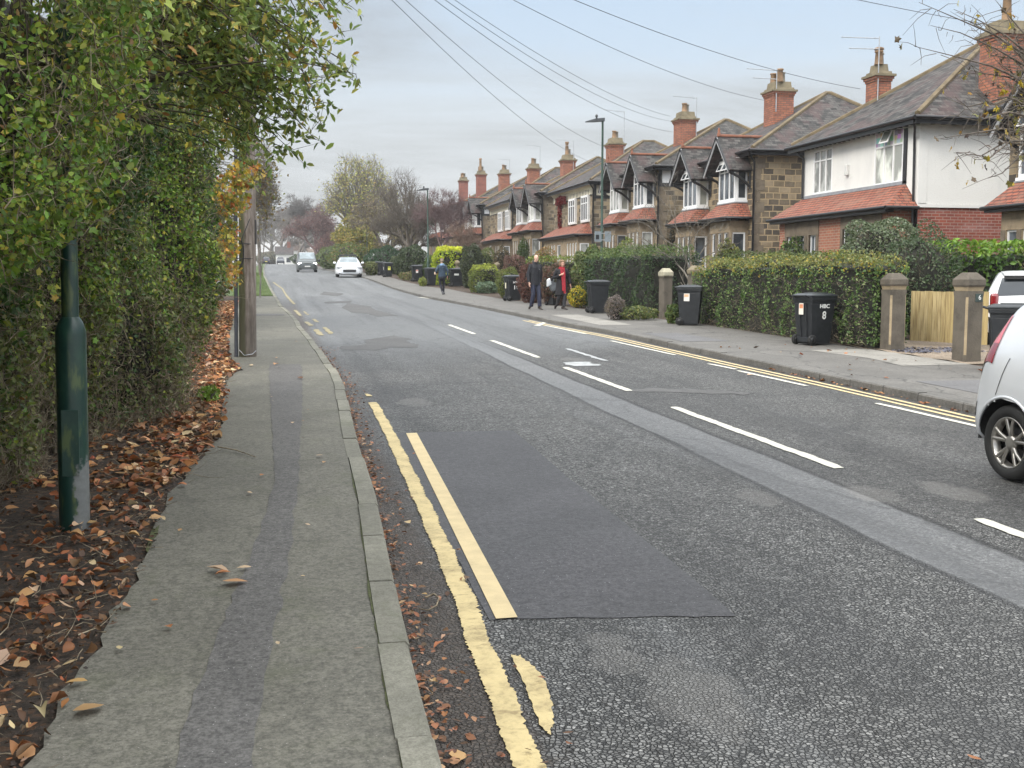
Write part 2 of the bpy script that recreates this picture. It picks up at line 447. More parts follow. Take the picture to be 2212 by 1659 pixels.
    # brown dirt in the left gutter
    dirt = b.m('SUBTRACT', 1.0, b.step(b.m('ADD', X, b.m('MULTIPLY', b.m('SUBTRACT', b.noise(p, 5, 6, .7), .5), .5)), .80, 1.05))
    dirt = b.m('MULTIPLY', dirt, b.m('SUBTRACT', 1.0, b.step(Y, 30, 50)))
    dc = b.ramp(b.noise(p, 38, 6, .7), [(.3, (.022, .017, .013)), (.5, (.07, .055, .043)), (.72, (.16, .125, .10))])
    c = b.mix(b.m('MULTIPLY', dirt, .92), c, dc)
    dr = b.step(X, 7.35, 7.75)
    c = b.mix(b.m('MULTIPLY', dr, .5), c, (.05, .045, .04))
    h = b.m('ADD', b.m('MULTIPLY', expose, b.m('SUBTRACT', 1.0, b.m('MAXIMUM', band, b.m('MULTIPLY', far, .8)))), b.m('MULTIPLY', b.noise(p, 20, 4), .6))
    h2 = b.m('ADD', h, b.m('MULTIPLY', fine, .3))
    nr = b.bump(h2, 1.0, .016)
    rough = b.m('SUBTRACT', .62, b.m('MULTIPLY', cr, .14))
    return b.done(c, rough, nr, spec=.5)
M_ROAD = road_mat()

def tarmac(name, c1, c2, fs=120, blotch=(.9, 1.1), rough=.75, speck=None, bump=.35, cracks=0.0, moss=0.0, tone_isl=False):
    b = NB(name); p = b.pos()
    f = b.noise(p, fs, 5, .75)
    f2 = b.noise(p, 24, 6, .8)
    c = b.mix(b.step(b.m('ADD', b.m('MULTIPLY', f, .5), b.m('MULTIPLY', f2, .5)), .38, .62), c1, c2)
    if tone_isl:
        c = b.mix(1.0, c, b.ramp(b.n('ShaderNodeNewGeometry').outputs['Random Per Island'], [(0, .74), (1, 1.0)]), 'MULTIPLY')
    g = b.noise(p, 1.7, 7, .62)
    c = b.mix(b.step(g, .35, .7), b.mix(1.0, c, (blotch[0],) * 3, 'MULTIPLY'), b.mix(1.0, c, (min(1, blotch[1]),) * 3, 'MULTIPLY'))
    if speck:
        v = b.n('ShaderNodeTexVoronoi', {'Vector': p, 'Scale': 55.0}); s1 = b.m('LESS_THAN', v.outputs['Distance'], .16)
        cr = b.n('ShaderNodeSeparateColor', {0: v.outputs['Color']}).outputs[1]
        c = b.mix(b.m('MULTIPLY', s1, b.m('GREATER_THAN', cr, .86)), c, speck)
    if cracks:
        vv = b.n('ShaderNodeVectorMath', {0: b.scale(p, (.75, .42, .3)), 1: b.scale(b.n('ShaderNodeTexNoise', {'Vector': p, 'Scale': 2.2, 'Detail': 6}).outputs[1], (.4, .4, 0))}, operation='ADD').outputs[0]
        ck = b.n('ShaderNodeTexVoronoi', {'Vector': vv, 'Scale': 1.0}, feature='DISTANCE_TO_EDGE').outputs['Distance']
        c = b.mix(b.m('MULTIPLY', b.m('SUBTRACT', 1.0, b.step(ck, .003, .012)), cracks), c, (.025, .025, .022))
        tone = b.n('ShaderNodeSeparateColor', {0: b.n('ShaderNodeTexVoronoi', {'Vector': vv, 'Scale': 1.0}).outputs['Color']}).outputs[0]
        c = b.mix(.35, c, b.mix(1.0, c, b.ramp(tone, [(0, .7), (1, 1.0)]), 'MULTIPLY'))
    if moss:
        mz = b.noise(p, 2.3, 6, .7)
        c = b.mix(b.m('MULTIPLY', b.step(mz, .5, .72), moss), c, (.075, .085, .038))
    return b.done(c, rough, b.bump(b.m('ADD', f, b.m('MULTIPLY', g, .5)), bump, .006))
M_PAVE = tarmac('old_footway_tarmac', (.086, .082, .066), (.222, .210, .172), 60, (.78, 1.04), cracks=.22, moss=.28, speck=(.3, .28, .25))
M_TRENCH = tarmac('trench_tarmac', (.056, .053, .050), (.166, .158, .149), 65, (.82, 1.0), speck=(.35, .34, .33))
M_PATCH = tarmac('new_patch_asphalt', (.024, .023, .025), (.088, .085, .089), 70, (.80, 1.0), rough=.6, speck=(.26, .26, .26), bump=.35)
M_PAVER = tarmac('far_footway_tarmac', (.105, .098, .088), (.205, .194, .178), 70, (.78, 1.0), cracks=.6)
M_PAVER2 = tarmac('footway_repair_tarmac', (.10, .098, .10), (.17, .165, .165), 90, (.85, 1.0))
M_CONC = tarmac('driveway_concrete', (.24, .225, .20), (.36, .34, .305), 60, (.8, 1.0), cracks=.3)
M_KERB = tarmac('kerb_concrete', (.17, .162, .125), (.31, .297, .243), 110, (.75, 1.0), moss=.55, bump=.3, tone_isl=True)
M_KERB_R = tarmac('kerb_stone_dark', (.10, .095, .085), (.20, .19, .175), 60, (.7, 1.0))
def soil_mat():
    b = NB('leafy_soil'); p = b.pos()
    n = b.noise(p, 22, 8, .75); n2 = b.noise(p, 3, 5)
    c = b.ramp(n, [(.3, (.012, .009, .007)), (.5, (.045, .033, .024)), (.62, (.085, .060, .042)), (.8, (.16, .11, .075))])
    v = b.n('ShaderNodeTexVoronoi', {'Vector': b.scale(p, (1, 1, .3)), 'Scale': 34.0}); cr = b.n('ShaderNodeSeparateColor', {0: v.outputs['Color']}).outputs[0]
    c = b.mix(b.m('MULTIPLY', b.m('GREATER_THAN', cr, .8), .55), c, (.13, .065, .03))
    return b.done(c, .9, b.bump(b.m('ADD', n, b.m('MULTIPLY', n2, 1.5)), .9, .03))
M_SOIL = soil_mat()
def grass_base():
    b = NB('grass_ground'); p = b.pos()
    n = b.noise(p, 9, 7, .7)
    return b.done(b.ramp(n, [(.3, (.035, .055, .016)), (.55, (.075, .115, .03)), (.75, (.13, .16, .055))]), .9, b.bump(b.noise(p, 70, 4), .8, .03))
M_GRASS = grass_base()
M_GRAVEL = tarmac('gravel_drive', (.16, .12, .085), (.42, .34, .26), 42, (.75, 1.0), rough=.9, bump=.9)
def paint(name, c, wear=.5, dirt=(.10, .09, .07), ridge=0.0):
    b = NB(name); p = b.pos()
    n = b.noise(p, 34, 8, .8); n2 = b.noise(p, 6, 6, .65)
    k = b.m('ADD', b.m('MULTIPLY', n, .6), b.m('MULTIPLY', n2, .4))
    col = b.mix(b.step(n2, .35, .65), c, tuple(x * .86 for x in c))
    col = b.mix(b.m('MULTIPLY', b.step(k, .62 - wear * .12, .70), .85), col, dirt)
    h = n
    if ridge:
        wv = b.n('ShaderNodeTexWave', {'Vector': p, 'Scale': 4.2, 'Distortion': 5.0, 'Detail': 3.0, 'Detail Scale': 2.5}, bands_direction='Y').outputs[0]
        h = b.m('ADD', n, b.m('MULTIPLY', wv, .35))
        col = b.mix(b.m('MULTIPLY', b.step(b.m('MULTIPLY', wv, b.noise(p, 8, 3)), .52, .66), .45), col, dirt)
    return b.done(col, .6, b.bump(h, .5, .006))
M_YELLOW = paint('worn_yellow_paint', (.60, .475, .235), 1.35, (.20, .14, .06), 1.0)
M_YELLOW2 = paint('fresh_cream_yellow_paint', (.62, .49, .27), .35, (.30, .22, .12))
M_YELLOW3 = paint('plain_yellow_paint', (.36, .30, .16), 1.7)
M_WHITE_PAINT = paint('white_road_paint', (.60, .58, .50), .7, (.15, .15, .145))
M_WHITE_FAINT = paint('faint_white_paint', (.40, .41, .41), 1.4, (.13, .13, .13))

# building materials
def stone_mat(name='coursed_sandstone', mort=(.36, .27, .16), dark=.5):
    b = NB(name); v = b.wallvec()
    d = b.scale(b.n('ShaderNodeTexNoise', {'Vector': v, 'Scale': 2.5, 'Detail': 4}).outputs[1], (.05, .05, 0))
    vv = b.n('ShaderNodeVectorMath', {0: v, 1: d}, operation='ADD').outputs[0]
    def bricks(w_, h, off):
        k = b.n('ShaderNodeTexBrick', {'Vector': b.n('ShaderNodeVectorMath', {0: vv, 1: off}, operation='ADD').outputs[0], 'Color1': (0, 0, 0, 1), 'Color2': (1, 1, 1, 1), 'Mortar': (.5, .5, .5, 1), 'Scale': 1.0, 'Mortar Size': .022, 'Mortar Smooth': .3, 'Bias': 0.0, 'Brick Width': w_, 'Row Height': h})
        k.offset = .45; k.squash = .7; k.squash_frequency = 3
        return k
    k = bricks(.46, .235, (0, 0, 0))
    cr = b.n('ShaderNodeSeparateColor', {0: k.outputs[0]}).outputs[0]
    n = b.noise(v, 7, 6, .65)
    tone = b.m('ADD', b.m('MULTIPLY', cr, .65), b.m('MULTIPLY', n, .35))
    c = b.ramp(tone, [(.12, (.052, .045, .038)), (.32, (.115, .092, .066)), (.5, (.20, .155, .10)), (.68, (.27, .21, .135)), (.9, (.34, .27, .175))])
    soot = b.noise(v, .9, 4)
    c = b.mix(b.m('MULTIPLY', b.step(soot, .45, .65), dark), c, b.mix(1.0, c, (.42, .42, .42), 'MULTIPLY'))
    c = b.mix(k.outputs[1], c, mort)
    h = b.m('SUBTRACT', b.m('MULTIPLY', n, .5), b.m('MULTIPLY', k.outputs[1], 1.0))
    return b.done(c, .9, b.bump(h, .8, .03))
M_STONE = stone_mat()
M_STONE_D = stone_mat('grey_sandstone', (.24, .20, .145), .75)
def ashlar(name, c):
    b = NB(name); p = b.pos(); n = b.noise(p, 3, 6, .65)
    return b.done(b.ramp(n, [(.3, tuple(x * .45 for x in c)), (.5, tuple(x * .8 for x in c)), (.7, c)]), .88, b.bump(b.noise(p, 30, 5), .5, .015))
M_ASHLAR = ashlar('dressed_sandstone', (.36, .28, .185))
M_MULL = ashlar('sooty_mullion_stone', (.20, .16, .115))
M_POST = ashlar('gatepost_stone', (.135, .115, .09))
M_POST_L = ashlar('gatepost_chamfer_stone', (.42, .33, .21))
def brick_mat(name, c1, c2, mort=(.30, .25, .21), bloom=0.0):
    b = NB(name); v = b.wallvec()
    k = b.n('ShaderNodeTexBrick', {'Vector': v, 'Color1': c1 + (1,), 'Color2': c2 + (1,), 'Mortar': mort + (1,), 'Scale': 1.0, 'Mortar Size': .011, 'Mortar Smooth': .1, 'Bias': 0.0, 'Brick Width': .25, 'Row Height': .088})
    n = b.noise(v, 2.2, 6, .6)
    c = b.mix(b.m('MULTIPLY', b.step(n, .35, .7), .3), k.outputs[0], b.mix(1.0, k.outputs[0], (.45, .45, .5), 'MULTIPLY'))
    if bloom:
        c = b.mix(b.m('MULTIPLY', b.step(b.noise(b.scale(v, (.6, 1.6, 1)), 1.1, 5), .5, .7), bloom), c, (.50, .42, .42))
    return b.done(c, .85, b.bump(b.m('SUBTRACT', n, k.outputs[1]), .6, .01))
M_BRICK = brick_mat('red_brick', (.30, .075, .045), (.21, .055, .04), (.33, .22, .18), .28)
M_BRICK_O = brick_mat('orange_brick', (.40, .155, .09), (.31, .12, .075), (.38, .28, .21))
M_BRICK_C = brick_mat('chimney_brick', (.40, .15, .085), (.24, .09, .06), (.13, .09, .07))
M_BRICK_FAR = brick_mat('far_red_brick', (.28, .075, .05), (.20, .06, .045), (.24, .15, .12))
def slate_mat():
    b = NB('welsh_slate'); v = b.wallvec()
    k = b.n('ShaderNodeTexBrick', {'Vector': v, 'Color1': (.018, .018, .018, 1), 'Color2': (.10, .093, .087, 1), 'Mortar': (.02, .02, .02, 1), 'Scale': 1.0, 'Mortar Size': .008, 'Mortar Smooth': .2, 'Bias': 0.0, 'Brick Width': .26, 'Row Height': .105})
    n = b.noise(v, 1.3, 6, .6); n2 = b.noise(v, 9, 4)
    c = b.mix(b.step(n, .46, .62), k.outputs[0], b.mix(.65, k.outputs[0], (.085, .052, .050)))
    c = b.mix(b.m('MULTIPLY', b.step(n2, .55, .72), .42), c, (.18, .17, .15))
    return b.done(c, .72, b.bump(b.m('SUBTRACT', n2, b.m('MULTIPLY', k.outputs[1], 1.2)), .6, .015), spec=.3)
M_SLATE = slate_mat()
M_GLASS_W = plain('windscreen_sky_tone', (.20, .24, .26), .05, var=.25, vs=2, spec=.9)  # pale blue-grey: reflected sky put into the glass colour
def tile_mat():
    b = NB('red_clay_tile'); v = b.wallvec()
    k = b.n('ShaderNodeTexBrick', {'Vector': v, 'Color1': (.38, .115, .062, 1), 'Color2': (.25, .08, .05, 1), 'Mortar': (.07, .028, .022, 1), 'Scale': 1.0, 'Mortar Size': .018, 'Mortar Smooth': .5, 'Bias': 0.0, 'Brick Width': .22, 'Row Height': .088})
    n = b.noise(v, 3, 6, .6)
    c = b.mix(b.m('MULTIPLY', b.step(n, .42, .66), .6), k.outputs[0], (.27, .15, .105))
    return b.done(c, .7, b.bump(b.m('SUBTRACT', n, b.m('MULTIPLY', k.outputs[1], 1.5)), .7, .02))
M_TILE = tile_mat()
M_RIDGE = ashlar('mossy_ridge_tile', (.19, .145, .085))
M_RIDGE_R = ashlar('red_ridge_tile', (.28, .115, .07))
def render_mat():
    b = NB('white_roughcast'); p = b.pos()
    n = b.noise(p, 28, 6, .7); n2 = b.noise(b.scale(p, (1, 1, .4)), 1.2, 5, .6)
    return b.done(b.mix(b.m('MULTIPLY', b.step(n2, .45, .75), .6), (.74, .73, .70), (.60, .60, .585)), .92, b.bump(n, .85, .02))
M_RENDER = render_mat()
M_WHITE = plain('white_upvc', (.78, .78, .78), .35, var=.03)
M_CREAM = plain('cream_plaster', (.62, .57, .45), .8)
M_BLACKW = plain('black_painted_timber', (.018, .018, .020), .5)
M_GUTTER = plain('black_gutter', (.015, .015, .017), .35)
M_LEAD = plain('lead_flashing', (.26, .27, .29), .5)
M_CAP = ashlar('chimney_cap_stone', (.235, .195, .125))
M_POT = ashlar('clay_pot', (.34, .22, .13))
M_POT_G = ashlar('grey_pot', (.30, .27, .22))
M_ALU = plain('aerial_aluminium', (.40, .41, .43), .4, .6)
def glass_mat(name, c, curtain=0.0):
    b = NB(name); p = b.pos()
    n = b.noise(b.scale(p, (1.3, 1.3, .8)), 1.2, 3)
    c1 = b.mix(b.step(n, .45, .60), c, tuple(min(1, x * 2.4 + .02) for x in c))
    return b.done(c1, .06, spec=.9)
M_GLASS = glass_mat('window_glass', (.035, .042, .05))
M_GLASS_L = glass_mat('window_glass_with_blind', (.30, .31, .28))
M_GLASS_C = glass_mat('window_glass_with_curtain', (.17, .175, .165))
M_DOOR_RED = plain('dark_red_door', (.20, .03, .03), .4)

# ------------------------------------------------------------------ ground, road, footways
K = 1 / 1.15732
def interp(poly, Y):
    ys = [p[1] for p in poly]; xs = [p[0] for p in poly]
    return float(np.interp(Y, ys, xs))
KERB_L = [(.44, 1.0), (.49, 2.6), (.51, 3.33), (.53, 4.06), (.56, 4.89), (.60, 5.79), (.64, 6.55), (.68, 7.5), (.75, 10.0), (.82, 12.0), (.90, 14.0), (.92, 15.5), (.88, 18.5), (.80, 22.8), (.70, 26), (.70, 29), (.58, 33), (.36, 38), (.30, 43), (.18, 50.2), (-.37, 77), (-.7, 126), (-.95, 240), (-1.2, 420)]
KERB_R = [(7.95, -6), (7.90, 8), (7.88, 13.6), (7.80, 17), (7.75, 23.6), (7.47, 27), (7.38, 30.3), (7.27, 34.5), (7.17, 38), (6.75, 46), (6.42, 59), (6.3, 75), (6.1, 110), (5.6, 240), (5.6, 420)]
SOIL = [(-.86, 1.0), (-.82, 3.5), (-.78, 4.4), (-.74, 5.1), (-.70, 6.2), (-.73, 7.0), (-.71, 7.9), (-.50, 10.3), (-.57, 13.2), (-.62, 15.1), (-.45, 16.3), (-.62, 17.5), (-.72, 19), (-.9, 24), (-1.0, 30), (-1.25, 44.6), (-1.3, 60)]
BACK_R = [(10.9, -6), (10.88, 18), (10.82, 25), (10.6, 28), (10.2, 32), (9.9, 38), (9.35, 42), (9.25, 48), (9.1, 56), (8.3, 60), (8.0, 67), (8.0, 100), (7.6, 240), (7.6, 420)]
def ysteps(a, b):
    ys = [a]; y = a
    while y < b:
        y += (.12 if y < 6 else .25) if y < 20 else (.6 if y < 60 else (3 if y < 250 else 12)); ys.append(min(y, b))
    return ys
def sheet(name, fl, fr, a, b, h, mat, nx=6, kind='structure', hfun=None):
    V = []; F = []; ys = ysteps(a, b)
    for Y in ys:
        l, r_ = fl(Y), fr(Y)
        for i in range(nx + 1):
            X = l + (r_ - l) * i / nx
            V.append((X, Y, zg(Y) + h + (hfun(X, Y) if hfun else 0)))
    for j in range(len(ys) - 1):
        for i in range(nx):
            a_ = j * (nx + 1) + i
            F.append((a_, a_ + 1, a_ + nx + 2, a_ + nx + 1))
    me = bpy.data.meshes.new(name); me.from_pydata(V, [], F); me.materials.append(mat)
    me.polygons.foreach_set('use_smooth', [True] * len(F))
    return setp(link(name, me), kind=kind)
kl = lambda Y: interp(KERB_L, Y); kr = lambda Y: interp(KERB_R, Y)
def crown(X, Y): return .0
sheet('road', lambda Y: kl(Y) - .06, lambda Y: kr(Y) + .06, -6, 420, 0, M_ROAD, 10)
sheet('pavement_left', lambda Y: interp(SOIL, Y) + .02 * math.sin(Y * 7) + .015 * math.sin(Y * 19), lambda Y: kl(Y) - .128, 1.0, 47.5, .11, M_PAVE, 6)
sheet('pavement_repair_strip', lambda Y: np.interp(Y, [1, 3.5, 4, 4.5, 5.2, 6.6, 8.1, 11.6, 15.5, 20], [-.36, -.335, -.32, -.28, -.22, -.09, 0, -.03, -.05, -.05]) + rnd.gauss(0, .006), lambda Y: np.interp(Y, [1, 3.5, 4, 5.2, 6.4, 8.1, 13, 19.4, 20], [-.12, -.09, -.07, .02, .09, .17, .34, .5, .5]) + .01 * math.sin(Y * 11 + 2) + rnd.gauss(0, .005), 1.0, 17, .1145, M_TRENCH, 2)
sheet('pavement_cross_repair', lambda Y: -.7, lambda Y: .35, 31.5, 32.5, .1145, M_TRENCH, 2)
sheet('pavement_right', lambda Y: kr(Y) + .125, lambda Y: interp(BACK_R, Y), -6, 420, .10, M_PAVER, 6)
sheet('soil_verge', lambda Y: -14, lambda Y: kl(Y) - .10, -6, 48, .085, M_SOIL, 14, hfun=lambda X, Y: (.05 * math.sin(X * 3.1 + Y * 1.3) * math.sin(Y * 2.2) * .4 + .03) if X < interp(SOIL, Y) - .25 else 0)
sheet('grass_verge', lambda Y: -14, lambda Y: kl(Y) - .128, 48, 420, .12, M_GRASS, 6)
sheet('path', lambda Y: -3.2, lambda Y: -2.0, 48, 240, .126, M_PAVER, 2)
sheet('garden_ground', lambda Y: interp(BACK_R, Y) - .15, lambda Y: 60, -6, 420, .088, M_SOIL, 10)
sheet('ground', lambda Y: -900, lambda Y: 900, -40, 2600, -.35, M_GRASS, 12)
sheet('concrete_apron', lambda Y: 9.75 + .1 * math.sin(Y * 2), lambda Y: 10.9, 15.2, 18.2, .1045, M_CONC, 3)
sheet('gravel_drive', lambda Y: 10.87, lambda Y: 15.5, 15.3, 20.0, .112, M_GRAVEL, 8, hfun=lambda X, Y: .012 * math.sin(X * 23) * math.sin(Y * 19))
sheet('pavement_patch', lambda Y: 8.1, lambda Y: 9.0 + .1 * math.sin(Y), 20.5, 23, .1045, M_PAVER2, 2)
sheet('pavement_patch', lambda Y: 8.6, lambda Y: 10.6, 11, 13.2, .1045, M_PAVER2, 2)
sheet('pavement_patch', lambda Y: 8.05, lambda Y: 8.9, 26, 31, .1045, M_CONC, 2)

# kerb stones: single blocks with joints
def kerb(name, f, side, a, b, h, mat, L=.9, seed=1):
    rr = random.Random(seed); mb = MB(); Y = a
    while Y < b:
        l = L if Y < 60 else 6.0
        l *= rr.uniform(.85, 1.05); g = .006 + .004 * rr.random(); dz = rr.uniform(-.008, .008) if Y < 60 else 0; dx = rr.uniform(-.007, .007)
        n = 3; rings = []
        for i in range(n + 1):
            y = Y + g + (l - 2 * g) * i / n; x = f(y) + dx; z = zg(y) + dz
            o, i_ = x, x - side * .128
            rings.append([(o, y, z - .06), (o, y, z + h - .018), (o - side * .016, y, z + h), (i_ , y, z + h + .001), (i_, y, z - .06)])
        vs = [p for r_ in rings for p in r_]; fs = []
        for i in range(n):
            for k in range(4):
                q = (i * 5 + k, (i + 1) * 5 + k, (i + 1) * 5 + k + 1, i * 5 + k + 1)
                fs.append(q if side > 0 else q[::-1])
        fs.append((0, 1, 2, 3, 4)); fs.append((n * 5 + 4, n * 5 + 3, n * 5 + 2, n * 5 + 1, n * 5))
        mb.add(vs, fs); Y += l
    return setp(mb.build(name, mat), kind='structure')
kerb('kerb_left', kl, 1, 1.0, 235, .118, M_KERB, .92, 3)
kerb('kerb_right', kr, -1, -6, 235, .105, M_KERB_R, .9, 5)

# painted markings and asphalt patch (flush sheets)
def flat(name, pts, h, mat, n=1, kind='structure'):
    mb = MB(); mb.poly([(p[0], p[1], zg(p[1]) + h) for p in pts]); return setp(mb.build(name, mat), kind=kind)
def stripe(name, line, width, h, mat, jag=.0, step=.05, gaps=()):
    "line: [(X, Y) ...] centre line from near to far"
    ys = [p[1] for p in line]; xs = [p[0] for p in line]
    n = max(2, int((ys[-1] - ys[0]) / step)); V = []; F = []; jl = jr = 0
    for i in range(n + 1):
        Y = ys[0] + (ys[-1] - ys[0]) * i / n; X = np.interp(Y, ys, xs)
        sl = .9 * jag * math.sin(Y * 6.1 + line[0][0]) + .6 * jag * math.sin(Y * 14.3); jl = rnd.gauss(0, jag) * .75 + sl * .8; jr = rnd.gauss(0, jag) * .75 + sl
        end = 1.0 if not jag else min(1, .75 + i * .2, .75 + (n - i) * .2)
        w_ = width / 2 * end
        V += [(X - w_ + jl, Y, zg(Y) + h), (X, Y, zg(Y) + h + (.001 if jag else 0)), (X + w_ + jr, Y, zg(Y) + h)]
        if i and not any(a <= Y <= b for a, b in gaps):
            k = 3 * i; F += [(k - 3, k - 2, k + 1, k), (k - 2, k - 1, k + 2, k + 1)]
    me = bpy.data.meshes.new(name); me.from_pydata(V, [], F); me.materials.append(mat)
    return setp(link(name, me), kind='structure')
def at(x, y): p = G(x, y); return (p.x, p.y)
# flush repair patch with an uneven cut edge
pp = []
for (ax, ay), (bx, by) in (((1.0, 5.03), (2.21, 4.84)), ((2.21, 4.84), (2.38, 10.7)), ((2.38, 10.7), (1.17, 10.76)), ((1.17, 10.76), (1.0, 5.03))):
    for i in range(12): t = i / 12; pp.append((ax + (bx - ax) * t + rnd.gauss(0, .006), ay + (by - ay) * t + rnd.gauss(0, .008)))
flat('road_patch', pp, .004, M_PATCH)
stripe('yellow_line_old', [(.79, 2.2), (.84, 3.5), (.87, 4.2), (.90, 4.8), (.935, 5.3), (.96, 5.8), (1.02, 7.3), (1.13, 10.66), (1.18, 13.1)], .108, .009, M_YELLOW, .0055, .013)
stripe('yellow_line_new', [(1.09, 5.02), (1.345, 10.7)], .108, .009, M_YELLOW2, 0, .3)
FRAG = [(1106, 1418), (1122, 1420), (1150, 1440), (1176, 1470), (1190, 1515), (1198, 1560), (1186, 1590), (1166, 1572), (1150, 1525), (1132, 1480), (1115, 1448)]
stripe('yellow_line_fragment', [(1.19, 13.7), (1.19, 13.95)], .07, .009, M_YELLOW, .01, .04)
stripe('yellow_line_fragment', [(.97, 3.2), (.975, 3.36)], .08, .009, M_YELLOW, .01, .03)
for a, b_, w_ in (((803, 839), (789, 824), .13), ((779, 815), (765, 805), .12), ((752, 790), (738, 776), .10), ((736, 761), (717, 740), .10), ((717, 740), (706, 722), .08), ((706, 722), (683, 706), .11), ((828, 835), (811, 819), .11), ((794, 806), (784, 798), .10), ((770, 788), (760, 779), .06)):
    p = G(a[0] * K, a[1] * K); q = G(b_[0] * K, b_[1] * K)
    stripe('yellow_line_fragment', [(p.x, p.y), (q.x, q.y)], w_, .009, M_YELLOW3, .012, .12)
for dx in (.17, .34):
    stripe('yellow_line_right', [(kr(y) - dx - .06, y) for y in np.arange(-2, 30.2, 1.0)], .075, .006, M_YELLOW2, .003, .2)
cl = ((28.3, 24.7), (22.7, 18.6), (16.86, 13.65), (12.05, 8.19), (6.37, 3.9), (1.5, -1))
for a, b_ in cl: stripe('centre_line_dash', [(4.66 + .012 * (b_ - 8) * (-.3), b_), (4.66 - .004 * (a - 8), a)], .115, .007, M_WHITE_PAINT, .005, .08)
for a, b_ in ((27.6, 24.3), (22.2, 18.7), (17, 16.05), (15.85, 13.75), (11.9, 9.2), (7.4, 4)): stripe('bay_line_dash', [(7.38 - .008 * b_, b_), (7.38 - .012 * a, a)], .09, .007, M_WHITE_PAINT, .003, .1)
flat('bay_line_end', [(6.72, 27.6), (7.32, 29.0), (7.36, 28.8), (6.85, 27.45)], .007, M_WHITE_PAINT)
stripe('faint_white_mark', [(5.62, 17.8), (5.63, 20.4)], .10, .0062, M_WHITE_FAINT, .01, .1)
stripe('faint_white_mark', [(5.05, 17.0), (5.05, 17.7)], .5, .0062, M_WHITE_FAINT, .05, .06)
flat('faint_white_mark', [(6.42, 48.6), (7.0, 44.9), (7.42, 44.7), (6.6, 48.6)], .0066, M_WHITE_PAINT)
# pale grit-filled hollows and dark repairs in the carriageway
def blob(name, c, rx, ry, h, mat, n=26, rot=0):
    pts = []
    for i in range(n):
        a = 2 * math.pi * i / n; k = 1 + rnd.gauss(0, .10) + .18 * math.sin(3 * a + c[0])
        x, y = rx * k * math.cos(a), ry * k * math.sin(a)
        pts.append((c[0] + x * math.cos(rot) - y * math.sin(rot), c[1] + x * math.sin(rot) + y * math.cos(rot)))
    return flat(name, pts, h, mat)
M_SILT = tarmac('silt_in_hollow', (.10, .097, .09), (.19, .182, .17), 90, (.85, 1.0), bump=.2)
M_DARKREP = tarmac('dark_repair_asphalt', (.062, .061, .060), (.135, .132, .128), 70, (.8, 1.0), bump=.7)
def rag(pts, n=5, j=.03):
    q = [at(*p) for p in pts]; r_ = []
    for i in range(len(q)):
        a, b_ = q[i], q[(i + 1) % len(q)]
        for k in range(n): t = k / n; r_.append((a[0] + (b_[0] - a[0]) * t + rnd.gauss(0, j), a[1] + (b_[1] - a[1]) * t + rnd.gauss(0, j * 1.5)))
    return r_
flat('yellow_line_fragment', rag(FRAG, 7, .004), .009, M_YELLOW)
for pts, m_ in (([(742, 757), (735, 748), (790, 744), (786, 735), (850, 725), (884, 731), (880, 740), (900, 744), (902, 752), (840, 751), (820, 757)], M_DARKREP),
                ([(738, 664), (752, 655), (800, 662), (812, 670), (860, 682), (812, 684), (790, 677), (760, 676)], M_DARKREP), ([(690, 636), (700, 630), (742, 634), (730, 640)], M_DARKREP), ([(700, 652), (760, 650), (756, 654), (706, 656)], M_DARKREP),
                ([(1345, 846), (1400, 838), (1540, 842), (1640, 851), (1560, 852), (1440, 848)], M_DARKREP)):
    flat('road_repair', rag(pts), .0045, m_)
# low moss lines along the joints of the left footway
M_MOSS = tarmac('moss', (.035, .038, .016), (.10, .115, .03), 40, (.8, 1.0), bump=.9)
sheet('moss_joint', lambda Y: kl(Y) - .130 - .010 * max(0, math.sin(Y * 5.1)) - .004 * math.sin(Y * 23), lambda Y: kl(Y) - .126, 1.0, 8.2, .1155, M_MOSS, 1, kind='stuff')
for c_, a, b_ in (((-.71, 6.55), .02, .3),): setp(blob('moss_patch', c_, a, b_, .1135, M_MOSS), kind='stuff')

# ------------------------------------------------------------------ fallen leaves
def litter_arrays(P, size, flatness=.35, curl=.25):
    "curled oval leaf, 8 rim points and a folded rib"
    n = len(P); P = np.asarray(P, float)
    th = rng.uniform(0, 2 * math.pi, n)
    d = np.stack([np.cos(th), np.sin(th), rng.normal(0, flatness * .6, n)], 1); d /= np.linalg.norm(d, axis=1)[:, None]
    nn = np.stack([rng.normal(0, flatness, n), rng.normal(0, flatness, n), np.ones(n)], 1)
    nn -= d * (nn * d).sum(1)[:, None]; nn /= np.linalg.norm(nn, axis=1)[:, None]; s_ = np.cross(nn, d)
    L = (np.ones(n) * size * rng.uniform(.4, 1.45, n))[:, None]; Wd = L * rng.uniform(.22, .42, (n, 1))
    C = (rng.uniform(-.2, 1, (n, 1)) * curl) * L
    prof = [(0, 0, 0), (.25, .75, .4), (.55, 1.0, .9), (.8, .55, .6), (1.05, 0, -.3), (.8, -.6, .5), (.5, -1.0, 1.0), (.22, -.7, .5)]
    vs = [P + d * L * (a - .5) + s_ * Wd * b + nn * C * (c + rng.normal(0, .18, (n, 1))) for a, b, c in prof]
    vs += [P + d * L * (-.2), P + d * L * .15]
    V = np.stack(vs, 1).reshape(-1, 3)
    f = [[0, 8, 7], [0, 1, 8], [8, 1, 2], [8, 2, 9], [8, 9, 6], [8, 6, 7], [9, 2, 3], [9, 3, 4], [9, 4, 5], [9, 5, 6]]
    F = (np.arange(n)[:, None, None] * 10 + np.array(f)[None]).reshape(-1, 3)
    return V, F
def litter(name, P, size, cols, wts, kind='stuff', **k):
    V, F = litter_arrays(P, size, **k); c = palette(len(P), cols, wts, .3)
    return setp(npmesh(name, V, 3, F, M_LEAF_DRY, np.repeat(c, 10, 0), smooth=False), kind=kind)
